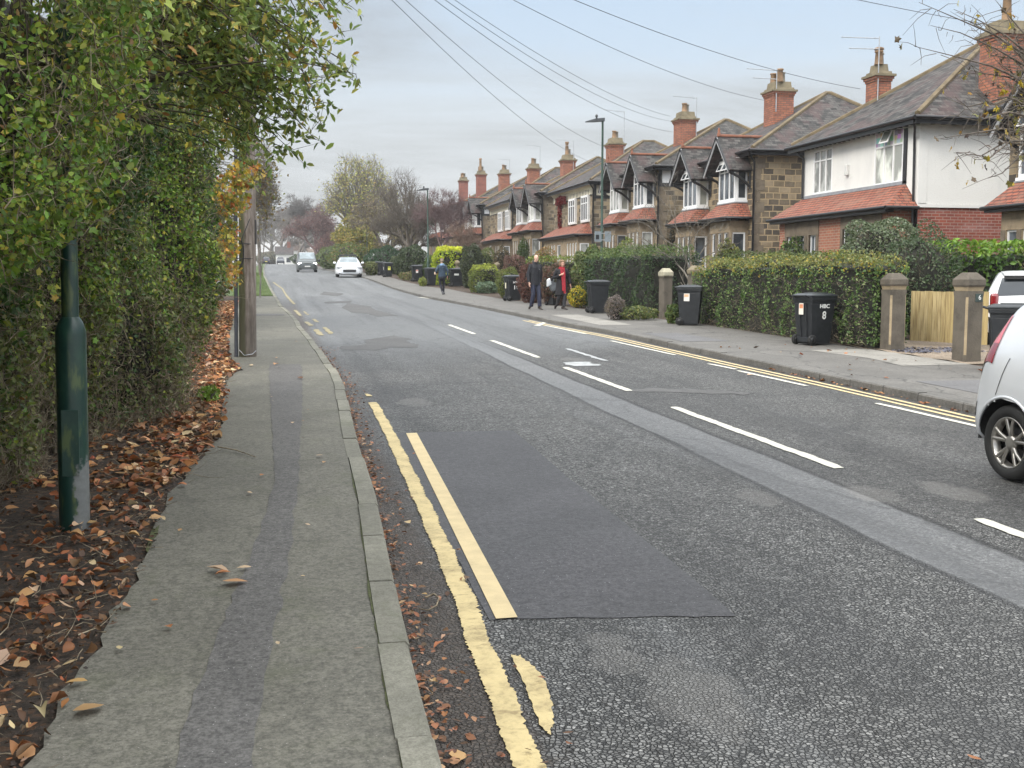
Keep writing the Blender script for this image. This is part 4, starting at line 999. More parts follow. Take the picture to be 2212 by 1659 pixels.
# ------------------------------------------------------------------ right side: hedges, gateposts, bins
def box_hedge(name, label, x0, x1, y0, y1, h, cols, wts, size, dens=420, wob=.10, ang=None, topcol=None, cat='hedge', zoff=.09, round_=.25, group=None, yellow=0.0):
    xc, yc = (x0 + x1) / 2, (y0 + y1) / 2
    root = thing(name, label, cat, (xc, yc, zg(yc) + zoff), 0, group)
    sx, sy = (x1 - x0) / 2, (y1 - y0) / 2
    def shape(u, v):     # u along y -1..1 ; v around profile 0..1 (front foot -> front top -> back top -> back foot)
        per = [h, 2 * sx, h]; t = v * sum(per)
        if t < per[0]: p = (-sx, t); nn = (-1, 0)
        elif t < per[0] + per[1]: p = (-sx + t - per[0], h); nn = (0, 1)
        else: p = (sx, h - (t - per[0] - per[1])); nn = (1, 0)
        return p, nn
    n = int(dens * (2 * sy * (2 * h + 2 * sx)))
    U = rng.uniform(-1, 1, n); Vv = rng.random(n); P = np.zeros((n, 3)); N = np.zeros((n, 3))
    per = 2 * h + 2 * sx; t = Vv * per
    a = t < h; b_ = (t >= h) & (t < h + 2 * sx); c_ = t >= h + 2 * sx
    P[a, 0] = -sx; P[a, 2] = t[a]; N[a, 0] = -1
    P[b_, 0] = -sx + t[b_] - h; P[b_, 2] = h; N[b_, 2] = 1
    P[c_, 0] = sx; P[c_, 2] = h - (t[c_] - h - 2 * sx); N[c_, 0] = 1
    P[:, 1] = U * sy
    m_ = int(dens * 2 * sx * h * 1.3)            # the two ends
    Q = np.stack([rng.uniform(-sx, sx, 2 * m_), np.where(np.arange(2 * m_) < m_, -sy, sy), rng.uniform(0, h, 2 * m_)], 1)
    NQ = np.zeros((2 * m_, 3)); NQ[:m_, 1] = -1; NQ[m_:, 1] = 1
    P = np.concatenate([P, Q]); N = np.concatenate([N, NQ])
    # rounded shoulders and lumps
    ex = np.clip((np.abs(P[:, 0]) - (sx - round_)) / round_, 0, 1); ey = np.clip((np.abs(P[:, 1]) - (sy - round_)) / round_, 0, 1); ez = np.clip((P[:, 2] - (h - round_)) / round_, 0, 1)
    P[:, 2] -= round_ * .45 * np.maximum(ex, ey) ** 2 * (P[:, 2] > h - round_)
    P[:, 0] -= np.sign(P[:, 0]) * round_ * .4 * np.maximum(ey, ez) ** 2 * (ex > .5)
    P[:, 1] -= np.sign(P[:, 1]) * round_ * .4 * ez ** 2 * (ey > .5)
    wv = wob * (np.sin(P[:, 1] * 2.1 + yc) * np.sin(P[:, 2] * 2.9 + 1) + .6 * np.sin(P[:, 1] * 5.3 + P[:, 2] * 3.7) + .4 * np.sin(P[:, 0] * 6 + P[:, 1] * 9))
    foot = np.clip(1 - P[:, 2] / .5, 0, 1) * .12
    P = P + N * (wv - foot * 1.2 - np.abs(rng.normal(0, .055, len(P))) + .02)[:, None]
    gap = np.sin(P[:, 1] * 8.3 + P[:, 2] * 6.1) * np.sin(P[:, 2] * 9.7 - P[:, 1] * 4.3 + P[:, 0] * 5)
    keep = rng.random(len(P)) < np.clip(.78 + .5 * gap, .2, 1); P, N = P[keep], N[keep]
    C = palette(len(P), cols, wts, .35)
    if topcol is not None:
        tp = P[:, 2] > h - .18 - .1 * rng.random(len(P)); C[tp] = palette(int(tp.sum()), topcol, [1] * len(topcol), .25)
    if yellow:
        yy = (rng.random(len(P)) < yellow * (P[:, 2] > h * .75)); C[yy] = palette(int(yy.sum()), [(.42, .33, .05), (.30, .27, .05)], [1, 1], .2)
    leaves('foliage', P, size, C, M_LEAF, root, normal=N * 1.1, spread=.8, width=.6)
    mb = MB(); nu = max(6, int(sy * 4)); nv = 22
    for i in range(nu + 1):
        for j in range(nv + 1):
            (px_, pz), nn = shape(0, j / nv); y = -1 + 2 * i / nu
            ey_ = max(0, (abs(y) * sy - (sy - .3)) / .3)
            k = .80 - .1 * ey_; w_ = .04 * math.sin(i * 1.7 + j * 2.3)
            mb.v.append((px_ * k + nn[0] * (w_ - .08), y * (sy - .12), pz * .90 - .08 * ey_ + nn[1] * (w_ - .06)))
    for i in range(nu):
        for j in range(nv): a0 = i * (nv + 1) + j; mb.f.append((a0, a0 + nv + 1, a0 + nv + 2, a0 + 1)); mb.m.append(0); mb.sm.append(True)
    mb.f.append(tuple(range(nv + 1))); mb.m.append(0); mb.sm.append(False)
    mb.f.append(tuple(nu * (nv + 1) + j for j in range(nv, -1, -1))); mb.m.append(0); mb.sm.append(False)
    mb.build('inner_shade_backing', M_HEDGE_SHADE, root)  # dark backing inside the clipped leaves, its colour stands in for shade
    return root
H1 = [(.075, .14, .035), (.12, .20, .05), (.18, .27, .085), (.045, .085, .025), (.27, .32, .15)]
h1 = box_hedge('garden_hedge', 'long clipped privet hedge with a slightly yellowed top behind the bin numbered 8', 10.75, 11.6, 18.0, 26.6, 1.70, H1, [4, 4, 3, 3, 1], .058, 520, .10, topcol=[(.20, .225, .075), (.26, .26, .09), (.15, .19, .055)], yellow=.16)
tw_n = 1500; D = rng.normal(size=(tw_n, 3)) * [.3, 1, .6] + [-.6, 0, .2]
V, F = twig_arrays(np.stack([rng.uniform(-.46, -.38, tw_n), rng.uniform(-4.2, 4.2, tw_n), rng.random(tw_n) ** 1.6 * 1.3], 1), D, rng.uniform(.06, .2, tw_n), .0025, 3, .3)
npmesh('twigs', V, 4, F, M_TWIG, parent=h1)['kind'] = 'stuff'
box_hedge('garden_hedge', 'dark glossy green hedge between the lamp column and the pale capped gatepost', 10.55, 12.2, 29.7, 36.3, 1.95, [(.038, .072, .03), (.06, .10, .038), (.09, .135, .05)], [4, 3, 1], .065, 380, .13, topcol=[(.14, .19, .055), (.09, .14, .05)])
box_hedge('garden_hedge', 'dark hedge running back from the street beside the two middle gateposts', 12.3, 17.0, 27.6, 29.2, 1.85, [(.025, .05, .02), (.04, .07, .025), (.06, .09, .03)], [4, 3, 1], .065, 300, .1, topcol=[(.09, .12, .035)])
box_hedge('laurel_hedge', 'bright green laurel hedge behind the wooden boarded gate', 14.0, 17.2, 20.6, 22.2, 2.02, [(.05, .10, .015), (.09, .17, .02), (.035, .07, .015)], [3, 2, 3], .13, 190, .08, topcol=[(.17, .28, .03), (.13, .23, .03)])

# silver-green shrub standing above the hedge
sv = bush('silver_shrub', 'grey-green narrow leaved shrub rising above the privet hedge in front of the brick wall', (14.2, 23.4), (1.0, 1.0, 1.05), 9500, .075, [(.13, .165, .09), (.18, .215, .13), (.09, .125, .055), (.28, .31, .21)], [4, 3, 3, 1], twigs=500, heart=True)
sv.location.z += .55
bush('silver_shrub', 'drooping grey-green shrub beside the gatepost and bright laurel', (13.25, 20.3), (.75, .8, 1.15), 4200, .07, [(.07, .11, .05), (.11, .14, .08), (.05, .08, .03)], [4, 3, 3], twigs=200)

# gateposts
def gatepost(label, loc, rot, hgt=1.38, w_=.165, cap='pyramid', capmat=None, light=True, ball=False):
    root = thing('gatepost', label, 'gatepost', loc, rot)
    mb = MB(); c = .03; sh = hgt - .30
    def ring(a, z, c_): return [(-a + c_, -a, z), (a - c_, -a, z), (a, -a + c_, z), (a, a - c_, z), (a - c_, a, z), (-a + c_, a, z), (-a, a - c_, z), (-a, -a + c_, z)]
    rings = [ring(w_ * 1.03, -.1, c), ring(w_, .12, c), ring(w_, sh - .10, c)]
    vs = [p for r_ in rings for p in r_]; fs = []
    m = []
    for i in range(len(rings) - 1):
        for k in range(8):
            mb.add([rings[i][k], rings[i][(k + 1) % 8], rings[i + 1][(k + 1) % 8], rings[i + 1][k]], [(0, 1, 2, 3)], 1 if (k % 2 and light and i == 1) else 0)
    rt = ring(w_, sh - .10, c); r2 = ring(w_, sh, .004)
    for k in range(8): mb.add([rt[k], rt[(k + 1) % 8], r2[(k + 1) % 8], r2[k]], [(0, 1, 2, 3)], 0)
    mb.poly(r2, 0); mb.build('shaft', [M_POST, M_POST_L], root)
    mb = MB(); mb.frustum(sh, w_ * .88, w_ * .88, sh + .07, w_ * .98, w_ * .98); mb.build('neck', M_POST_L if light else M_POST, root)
    mb = MB(); a = w_ * 1.14
    prof = [(sh + .07, a * .93, .02), (sh + .10, a, .03), (sh + .185, a, .03), (sh + .285, a * .55, .02), (sh + .30, a * .45, .02)]
    rs = [ring(q[1], q[0], q[2]) for q in prof]
    for i in range(len(rs) - 1):
        for k in range(8): mb.add([rs[i][k], rs[i][(k + 1) % 8], rs[i + 1][(k + 1) % 8], rs[i + 1][k]], [(0, 1, 2, 3)])
    mb.poly(rs[0][::-1]); mb.poly(rs[-1]); mb.build('cap', capmat or M_POST, root)
    if ball:
        mb = MB(); mb.lathe([(.06, sh + .28), (.05, sh + .33), (.13, sh + .40), (.165, sh + .50), (.13, sh + .60), (.02, sh + .65)], n=16); mb.build('ball_finial', M_CAP, root)
    return root
g = G(1928, 758, .1); gatepost('dark square stone gatepost at the near end of the long privet hedge', g + Vector((.05, .1, 0)), R(2), 1.42)
g6 = gatepost('dark square stone gatepost carrying a small plate with the number 6', G(2088, 782, .1) + Vector((.06, .1, 0)), R(4), 1.46, .17)
mb = MB(); mb.box(-.01, .13, -.180, -.171, .985, 1.115); pl = mb.build('number_plate', plain('slate_plate', (.035, .055, .05), .4), g6, bevel=.003)
M_TXT = plain('white_lettering', (.75, .75, .73), .5, var=.03)
text_mesh('6', .11, M_TXT, 'numeral', pl, Matrix.Translation((.07, -.1815, 1.052)) @ Matrix.Rotation(R(90), 4, 'X'))
M_CAPW = ashlar('pale_lichen_cap', (.50, .46, .34))
gatepost('slim stone gatepost with a pale cream chamfered cap in front of the dark hedge', G(1437, 686, .1), R(8), 1.40, .15, capmat=M_CAPW, light=False)
gatepost('dark stone gatepost half hidden behind the bin with the white sticker', G(1506, 697, .1) + Vector((.15, .5, 0)), R(0), 1.50, .17, capmat=M_CAP, light=False)
gatepost('small stone gatepost with ball finial behind the bin by the purple hedge', G(1075, 628, .1) + Vector((.1, .6, 0)), R(0), 1.10, .15, light=False, ball=True)
gatepost('small stone gatepost with rounded finial right of the walking woman in blue', G(988, 618, .1) + Vector((.1, .6, 0)), R(0), 1.10, .15, light=False, ball=True)

# boarded gate
ga = G(1958, 718, .11); gb_ = G(2066, 724, .11)
ga = Vector((12.55, 19.0, zg(19) + .11)); gb_ = PY(2075, 700, 18.2); gb_.z = ga.z
gate = thing('boarded_gate', 'pale new timber gate of upright boards between the dark gateposts', 'gate', ga, math.atan2(gb_.y - ga.y, gb_.x - ga.x))
GL = (gb_ - ga).length + .5
b = NB('new_pine_board'); p = b.obj(); n1_ = b.noise(b.scale(p, (9, 9, .9)), 3, 5, .6); rn = b.n('ShaderNodeNewGeometry').outputs['Random Per Island']
M_BOARD = b.done(b.mix(b.step(n1_, .35, .7), b.mix(rn, (.43, .33, .15), (.56, .45, .24)), (.30, .22, .10)), .75, b.bump(n1_, .4, .01))
mb = MB(); x = -.35; hg = 1.04; pb = MB()
while x < GL:
    w_ = .105 + rnd.uniform(-.004, .004); mb.box(x, x + w_ - .008, -.011 + rnd.uniform(-.003, .003), .011, .06, hg + rnd.uniform(-.006, .006)); x += w_
mb.build('boards', M_BOARD, gate)
mb = MB(); mb.box(-.35, GL, .012, .05, .16, .25); mb.box(-.35, GL, .012, .05, .82, .91); mb.build('rails', M_BOARD, gate)
ch = litter_arrays(np.stack([rng.uniform(11.0, 12.6, 900), rng.uniform(17.0, 18.4, 900), np.full(900, zg(17.6) + .125)], 1), .05, .5, .1)
setp(npmesh('slate_chippings', ch[0], 3, ch[1], plain('blue_slate_chip', (.10, .10, .13), .6)), kind='stuff')

# wheelie bins: built once, copied
M_BIN = plain('black_bin_plastic', (.018, .020, .023), .42, var=.25, vs=9, bump=.08)
M_BIN_LID = plain('grey_black_lid_plastic', (.030, .034, .038), .30, var=.2)
M_RUB = plain('rubber', (.014, .014, .014), .8)
def make_bin(label, lidopen=0):
    root = thing('wheelie_bin', label, 'wheelie bin', (0, 0, 0), 0, 'black wheelie bins put out on the right pavement')
    mb = MB(); lv = [(0.02, .215, .205), (.05, .225, .215), (.80, .283, .262), (.86, .287, .266)]
    for i in range(3):
        z0, a0, b0 = lv[i]; z1, a1, b1 = lv[i + 1]; mb.frustum(z0, a0, b0, z1, a1, b1)
    mb.frustum(.86, .305, .285, .93, .31, .29)
    for s_ in (-1, 1):                      # ribs on the handle side
        mb.add([(-.225, s_ * .08 - .02, .12), (-.225, s_ * .08 + .02, .12), (-.283, s_ * .10 + .02, .80), (-.283, s_ * .10 - .02, .80), (-.25, s_ * .08 - .014, .12), (-.25, s_ * .08 + .014, .12), (-.308, s_ * .10 + .014, .80), (-.308, s_ * .10 - .014, .80)], [(4, 5, 6, 7)[::-1], (0, 4, 7, 3), (5, 1, 2, 6), (0, 1, 5, 4), (3, 7, 6, 2)])
    mb.box(-.27, -.20, -.17, .17, .06, .15)
    mb.build('body', M_BIN, root, bevel=.008)
    lid = MB(); lid.frustum(.935, .325, .30, .965, .325, .30); lid.frustum(.966, .315, .29, 1.0, .24, .22); lid.frustum(1.0, .17, .15, 1.015, .16, .14, cx=.02)
    l_ = lid.build('lid', M_BIN_LID, root, bevel=.008)
    hb = MB(); hb.tube([(-.38, -.2, .955), (-.38, .2, .955)], .016, 8)
    for s_ in (-1, 1): hb.tube([(-.38, s_ * .19, .955), (-.31, s_ * .19, .93)], .016, 6)
    hb.build('handle', M_BIN, root)
    for s_ in (-1, 1):
        wh = MB(); wh.lathe([(.03, -.03), (.085, -.03), (.10, -.018), (.10, .018), (.085, .03), (.03, .03)], (-.235, s_ * .235, .10), 20, axis='y'); wo = wh.build('wheel', M_RUB, root)
        hb2 = MB(); hb2.lathe([(.015, -.034), (.05, -.034), (.05, .034), (.015, .034)], (-.235, s_ * .235, .10), 14, axis='y'); hb2.build('hub', M_GUTTER, wo)
    return root
TOP_N = {}
def sticker(root, side, z, x, w_, h, col, col2=None, nm='sticker'):
    a = .205 + (.262 - .215) * z / .8 + .013 if side == 'y' else .215 + (.283 - .225) * z / .8 + .012
    mb = MB()
    if side == 'y': mb.box(x - w_ / 2, x + w_ / 2, -a - .004, -a + .0, z - h / 2, z + h / 2)
    else: mb.box(-a - .03, -a - .026, x - w_ / 2, x + w_ / 2, z - h / 2, z + h / 2)
    o = mb.build(nm, plain('sticker', col, .5, var=.05), root)
    if col2:
        mb = MB()
        if side == 'y': mb.box(x - w_ / 2 + .01, x + w_ / 2 - .02, -a - .006, -a - .004, z + h * .05, z + h * .4)
        else: mb.box(-a - .032, -a - .030, x - w_ / 2 + .01, x + w_ / 2 - .02, z + h * .05, z + h * .4)
        mb.build('print', plain('sticker_print', col2, .5), o)
def bintext(root, t, size, z, x=0.0, sx=1, bold=0.0):
    a = .205 + .06 * z + .010
    text_mesh(t, size, M_TXT, 'lettering', root, Matrix.Translation((x, -a - .008, z)) @ Matrix.Rotation(R(94), 4, 'X'), sx=sx, bold=bold)
bin0 = make_bin('black bin marked HBC and number 8 in front of the privet hedge')
bin0.location = G(1757, 744, .105); bin0.rotation_euler = (0, 0, R(12))
def nb(x, y, rz, label, s_=None): 
    c = dup(bin0, G(x, y, .105), R(rz), label)
    return c
bA = nb(1490, 702, -28, 'black bin with a square white sticker at the middle gateposts')
bB = nb(1291, 676, -2, 'plain black bin standing under the lamp column with the grey signs')
bC = nb(1108, 650, 10, 'black bin marked HBC and number 16 beside the green dome bush')
bD = nb(1199, 659, -75, 'black bin half hidden behind the woman with the red scarf')
bE = nb(2178, 800, -35, 'large black bin beside the gatepost numbered 6 behind the silver car')
bF = nb(1071, 626, 5, 'black bin with a pale blue mark before the ball topped gatepost')
bG = nb(983, 619, 5, 'black bin with a white strip just right of the woman in blue')
bH = nb(998, 617, -5, 'black bin at the far side of the one with the white strip')
bI = nb(930, 617, 8, 'black bin at the foot of the second lamp column')
bJ = nb(900, 608, 4, 'black bin with a white and red sticker left of the second lamp column')
bK = nb(912, 607, -4, 'black bin squeezed between the sticker bin and the second lamp column')
bL = nb(838, 598.5, 6, 'distant black bin with a yellow sticker beside the rounded bush')
bM = nb(825, 595, 2, 'distant black bin directly behind the yellow sticker bin')
bN = nb(815, 594, -3, 'leftmost bin of the distant three beyond the parked silver car')
bO = nb(725, 580, 0, 'tiny far off black bin between the van and the silver car, right of its twin')
bP = nb(715, 579.5, 0, 'tiny far off black bin between the van and the silver car, nearest the van')
bintext(bin0, 'HBC', .105, .75, .03, 1.15, .003); bintext(bin0, '8', .21, .57, .03, .9, .004); sticker(bin0, 'x', .70, .02, .13, .22, (.72, .68, .60), (.65, .25, .12))
sticker(bA, 'y', .70, -.06, .14, .19, (.70, .68, .64), (.75, .45, .25)); bintext(bC, 'HBC', .105, .72, .02, 1.15, .003); bintext(bC, '16', .21, .52, .02, 1.0, .005); sticker(bC, 'x', .6, .02, .09, .22, (.7, .66, .5))
sticker(bE, 'y', .68, .06, .17, .19, (.68, .66, .64), (.80, .25, .12)); sticker(bF, 'y', .62, .08, .16, .07, (.45, .62, .70)); sticker(bG, 'y', .66, .02, .26, .10, (.62, .63, .60)); sticker(bJ, 'y', .62, -.02, .14, .19, (.70, .66, .64), (.60, .15, .10)); sticker(bL, 'y', .60, .04, .18, .24, (.70, .66, .10), (.25, .30, .05)); sticker(bL, 'x', .6, 0, .12, .2, (.6, .6, .58))
sticker(bO, 'y', .6, 0, .12, .08, (.6, .62, .6))

# garden shrubs placed from their outlines in the photo
def bush_at(label, x0, x1, yt, yb, cols, wts, size=.09, n=3500, depth_r=None, Y=None, name='garden_bush', cat='bush', **k):
    xc = (x0 + x1) / 2
    g_ = G(xc, yb, .09) if Y is None else Vector((PY(xc, 600, Y).x, Y, zg(Y) + .09))
    D = Vector((g_.x, g_.y)).length; t = PY(xc, yt, g_.y)
    r = (x1 - x0) / 2 / F_PX * D * 1.02; h = t.z - g_.z; cols = [tuple(min(.75, v * 1.35) for v in c) for c in cols]
    return bush(name, label, (g_.x, g_.y + r * .3, h * .5), (r, r if depth_r is None else depth_r, h * .54), n, size, cols, wts, cat=cat, **k)
bush_at('broad mixed green and yellow laurel shrub right of the woman with the red scarf', 1240, 1318, 540, 672, [(.06, .09, .025), (.10, .13, .045), (.15, .18, .07), (.20, .17, .05)], [4, 4, 2, 1], .10, 6500, twigs=200, Y=37.2)
bush_at('small yellow leaved shrub low down behind the red scarf woman', 1230, 1266, 622, 686, [(.50, .38, .04), (.28, .27, .04), (.12, .15, .03)], [3, 2, 3], .08, 1500, Y=35.6)
bush_at('low grey twiggy shrub at the foot of the bin below the lamp column', 1312, 1350, 640, 692, [(.14, .12, .11), (.20, .17, .15), (.08, .07, .06)], [2, 2, 1], .05, 1300, twigs=350)
bush_at('reddish brown dead bush behind the man in the black jacket', 1120, 1178, 572, 655, [(.11, .045, .035), (.15, .07, .05), (.07, .035, .028)], [3, 2, 2], .07, 4200)
bush_at('brown leafless clipped bush between the walking couple', 1168, 1236, 574, 660, [(.12, .06, .045), (.085, .055, .035), (.06, .06, .03)], [3, 2, 2], .07, 4200)
bush_at('purple rounded berberis bush left of the man in the black jacket', 1084, 1142, 554, 640, [(.12, .065, .05), (.16, .095, .075), (.08, .05, .035)], [3, 2, 2], .08, 4200, Y=46)
bush_at('small green dome bush beside the bin numbered 16', 1074, 1126, 582, 646, [(.12, .145, .035), (.085, .11, .025), (.17, .18, .05)], [3, 3, 1], .06, 3600)
box_hedge('garden_hedge', 'clipped yellow-green conifer hedge block left of the ball topped gatepost', 9.55, 10.8, 51.0, 53.0, 1.30, [(.20, .235, .05), (.13, .165, .04), (.09, .12, .03)], [3, 3, 2], .08, 420, .12, topcol=[(.34, .38, .06), (.28, .32, .05)], round_=.35)
bush_at('dark brown-green ball shaped bush above the ball topped gatepost', 1064, 1108, 539, 612, [(.055, .05, .025), (.09, .07, .035), (.12, .08, .04)], [3, 2, 1], .09, 3000, Y=55)
bush_at('large rounded olive bush behind the clipped conifer', 1018, 1076, 540, 612, [(.09, .11, .03), (.13, .15, .045), (.06, .08, .02)], [3, 2, 2], .09, 4000, Y=58)
bush_at('tall dark grey-green bush between the bright yellow hedge and the olive bush', 996, 1044, 532, 618, [(.055, .07, .035), (.085, .10, .055), (.035, .045, .02)], [3, 2, 3], .10, 4500, Y=57)
box_hedge('garden_hedge', 'bright lime yellow golden privet hedge behind the person in blue', 9.15, 10.95, 60.4, 63.0, 2.15, [(.50, .56, .03), (.36, .44, .03), (.22, .32, .03)], [3, 3, 3], .11, 300, .10, topcol=[(.62, .64, .05), (.55, .58, .04)], round_=.5)
bush_at('dark green bush at the foot of the second lamp column', 915, 942, 556, 606, [(.05, .09, .025), (.08, .12, .03)], [1, 1], .1, 1800, Y=66)
bush_at('big rounded dark evergreen left of the second lamp column', 860, 925, 534, 600, [(.045, .065, .03), (.07, .09, .04), (.03, .045, .02)], [3, 2, 2], .12, 5200, Y=72)
bush_at('low rounded green bush next to the yellow sticker bin', 843, 880, 552, 599, [(.08, .10, .04), (.05, .07, .03)], [2, 2], .11, 2600, Y=80)
bush_at('long dark green hedge mass beyond the parked silver car', 795, 866, 536, 596, [(.022, .055, .022), (.035, .075, .03)], [3, 1], .14, 5000, Y=92, depth_r=5)
bush_at('yellowish low shrub beside the parked silver car', 788, 816, 566, 599, [(.16, .17, .06), (.10, .12, .04)], [1, 1], .10, 1500, Y=80)
bush_at('orange tinted shrub above the low clipped hedge', 1150, 1208, 540, 575, [(.22, .15, .06), (.14, .13, .04), (.26, .13, .05)], [2, 2, 1], .09, 2600, Y=47, twigs=150)
bush_at('low straggly plants between the bins near the second lamp column', 862, 905, 588, 606, [(.14, .15, .05), (.22, .13, .08), (.08, .10, .03)], [2, 1, 2], .08, 1500, heart=False)
bush_at('low blue-green leafy plants along the kerb of the garden', 1028, 1076, 610, 634, [(.12, .17, .11), (.17, .22, .15), (.07, .11, .05)], [2, 1, 2], .09, 1500, heart=False, name='border_plants', cat='plants')
bush_at('yellow-green weeds at the foot of the second lamp column bins', 905, 922, 600, 619, [(.22, .24, .05), (.14, .17, .04)], [1, 1], .08, 700, heart=False, name='border_plants', cat='plants')
bush_at('low green border plants beneath the slim cream capped gatepost', 1440, 1470, 660, 700, [(.06, .10, .03), (.12, .15, .04)], [1, 1], .08, 900, heart=False, name='border_plants', cat='plants')
bush_at('sprawling low weeds at the foot of the dark glossy hedge', 1330, 1420, 664, 692, [(.08, .11, .03), (.16, .16, .05), (.05, .06, .03)], [2, 1, 1], .07, 1800, heart=False, name='border_plants', cat='plants')
box_hedge('garden_hedge', 'low flat topped green hedge behind the walking couple', 10.6, 14.5, 44.2, 45.6, 1.75, [(.06, .08, .02), (.09, .11, .03)], [1, 1], .09, 160, .08, topcol=[(.17, .22, .03), (.13, .17, .03)])
bush_at('glossy green shrub below the stone bay window in the near stone house garden', 1680, 1780, 520, 590, [(.07, .11, .03), (.12, .17, .04), (.05, .07, .03)], [2, 1, 2], .12, 2600, Y=34, twigs=80)
bush_at('yellow-green garden shrub rising behind the dark glossy hedge', 1300, 1400, 530, 600, [(.10, .13, .03), (.16, .18, .04), (.22, .20, .05)], [3, 2, 1], .11, 3200, Y=39, twigs=150)
bush_at('olive shrub with yellow tips behind the privet hedge end', 1545, 1600, 528, 600, [(.12, .13, .03), (.20, .19, .05), (.07, .08, .03)], [2, 2, 2], .10, 2000, Y=31, twigs=80)

# lamp columns on the right
M_LAMPG = plain('green_lamp_paint', (.045, .08, .065), .4, var=.2)
M_LAMPH = plain('dark_lamp_head', (.06, .065, .07), .4)
M_SIGNB = plain('grey_sign_back', (.20, .23, .25), .4)
def lamp(label, loc, h, signs=False, base=1.3):
    root = thing('street_lamp', label, 'street lamp', loc, 0, 'green street lamps along the right pavement')
    mb = MB(); mb.lathe([(.075, -.1), (.075, base), (.07, base + .04), (.048, base + .1), (.042, 3.5), (.036, h - .1), (.045, h - .08), (.045, h)], n=14); mb.build('column', M_LAMPG, root)
    mb = MB(); mb.add([(.06, -.07, h - .10), (.06, .07, h - .10), (-.28, .09, h - .13), (-.28, -.09, h - .13), (-.62, .05, h - .15), (-.62, -.05, h - .15),
                       (.06, -.07, h + .02), (.06, .07, h + .02), (-.28, .09, h - .02), (-.28, -.09, h - .02), (-.62, .05, h - .12), (-.62, -.05, h - .12)],
                      [(0, 1, 2, 3), (3, 2, 4, 5), (6, 9, 8, 7), (9, 11, 10, 8), (0, 6, 7, 1), (4, 10, 11, 5), (0, 3, 9, 6), (3, 5, 11, 9), (1, 7, 8, 2), (2, 8, 10, 4)])
    hd = mb.build('lamp_head', M_LAMPH, root)
    mb = MB(); mb.lathe([(.03, h - .02), (.035, h + .04), (.05, h + .05), (.045, h + .11), (.02, h + .13)], (-.22, 0, 0), 10); mb.build('photocell', M_LAMPH, hd)
    return root
l1 = lamp('tall green street lamp carrying two grey sign backs beside the plain bin', Vector((11.36, 36.6, zg(36.6) + .09)), 7.33 - zg(36.6) - .09)
sg = thing('road_sign', 'pair of grey rectangular sign backs clamped to the tall street lamp', 'road sign', (11.36, 36.55, zg(36.6) + 2.35))
mb = MB(); mb.box(-.30, -.05, -.09, -.07, 0, .36); mb.box(.07, .30, -.09, -.07, 0, .36); mb.build('sign_plate', M_SIGNB, sg)
mb = MB(); mb.box(-.26, -.14, -.095, -.09, .08, .24); mb.build('black_panel', M_GUTTER, sg)
mb = MB(); mb.box(-.30, .30, -.07, -.05, .05, .08); mb.box(-.30, .30, -.07, -.05, .28, .31); mb.build('sign_bracket', M_ALU, sg)
l2 = lamp('green street lamp in front of the leafless purple trees, second from the camera', Vector((9.0, 63.1, zg(63.1) + .09)), 7.05 - zg(63.1) - .09)
p3 = PY(792, 460, 100); lamp('slender distant street lamp against the yellow-green tree', Vector((p3.x, 100, zg(100) + .09)), p3.z - zg(100) - .09)
p4 = PY(733, 482, 140); lamp('farthest visible street lamp in front of the dark purple tree', Vector((p4.x, 140, zg(140) + .09)), p4.z - zg(140) - .09)

# ------------------------------------------------------------------ houses
XF = 18.5
def wall_x(mb, x, y0, y1, z0, z1, holes=(), out=-1, rev=.14, m=0, mr=None):
    "wall in plane x, holes (ya, yb, za, zb) with reveals going inwards"
    ys = sorted({y0, y1, *[h[0] for h in holes], *[h[1] for h in holes]}); zs = sorted({z0, z1, *[h[2] for h in holes], *[h[3] for h in holes]})
    for i in range(len(ys) - 1):
        for j in range(len(zs) - 1):
            cy, cz = (ys[i] + ys[i + 1]) / 2, (zs[j] + zs[j + 1]) / 2
            if any(h[0] < cy < h[1] and h[2] < cz < h[3] for h in holes): continue
            q = [(x, ys[i], zs[j]), (x, ys[i], zs[j + 1]), (x, ys[i + 1], zs[j + 1]), (x, ys[i + 1], zs[j])]
            mb.poly(q if out < 0 else q[::-1], m)
    xi = x - out * rev
    for a, b_, c, d in holes:
        for q in ([(x, a, c), (xi, a, c), (xi, a, d), (x, a, d)], [(x, b_, d), (xi, b_, d), (xi, b_, c), (x, b_, c)], [(x, a, d), (xi, a, d), (xi, b_, d), (x, b_, d)], [(x, b_, c), (xi, b_, c), (xi, a, c), (x, a, c)]):
            mb.poly(q, m if mr is None else mr)
def wall_y(mb, y, x0, x1, z0, z1, m=0, out=-1):
    q = [(x0, y, z0), (x1, y, z0), (x1, y, z1), (x0, y, z1)]
    mb.poly(q if out < 0 else q[::-1], m)
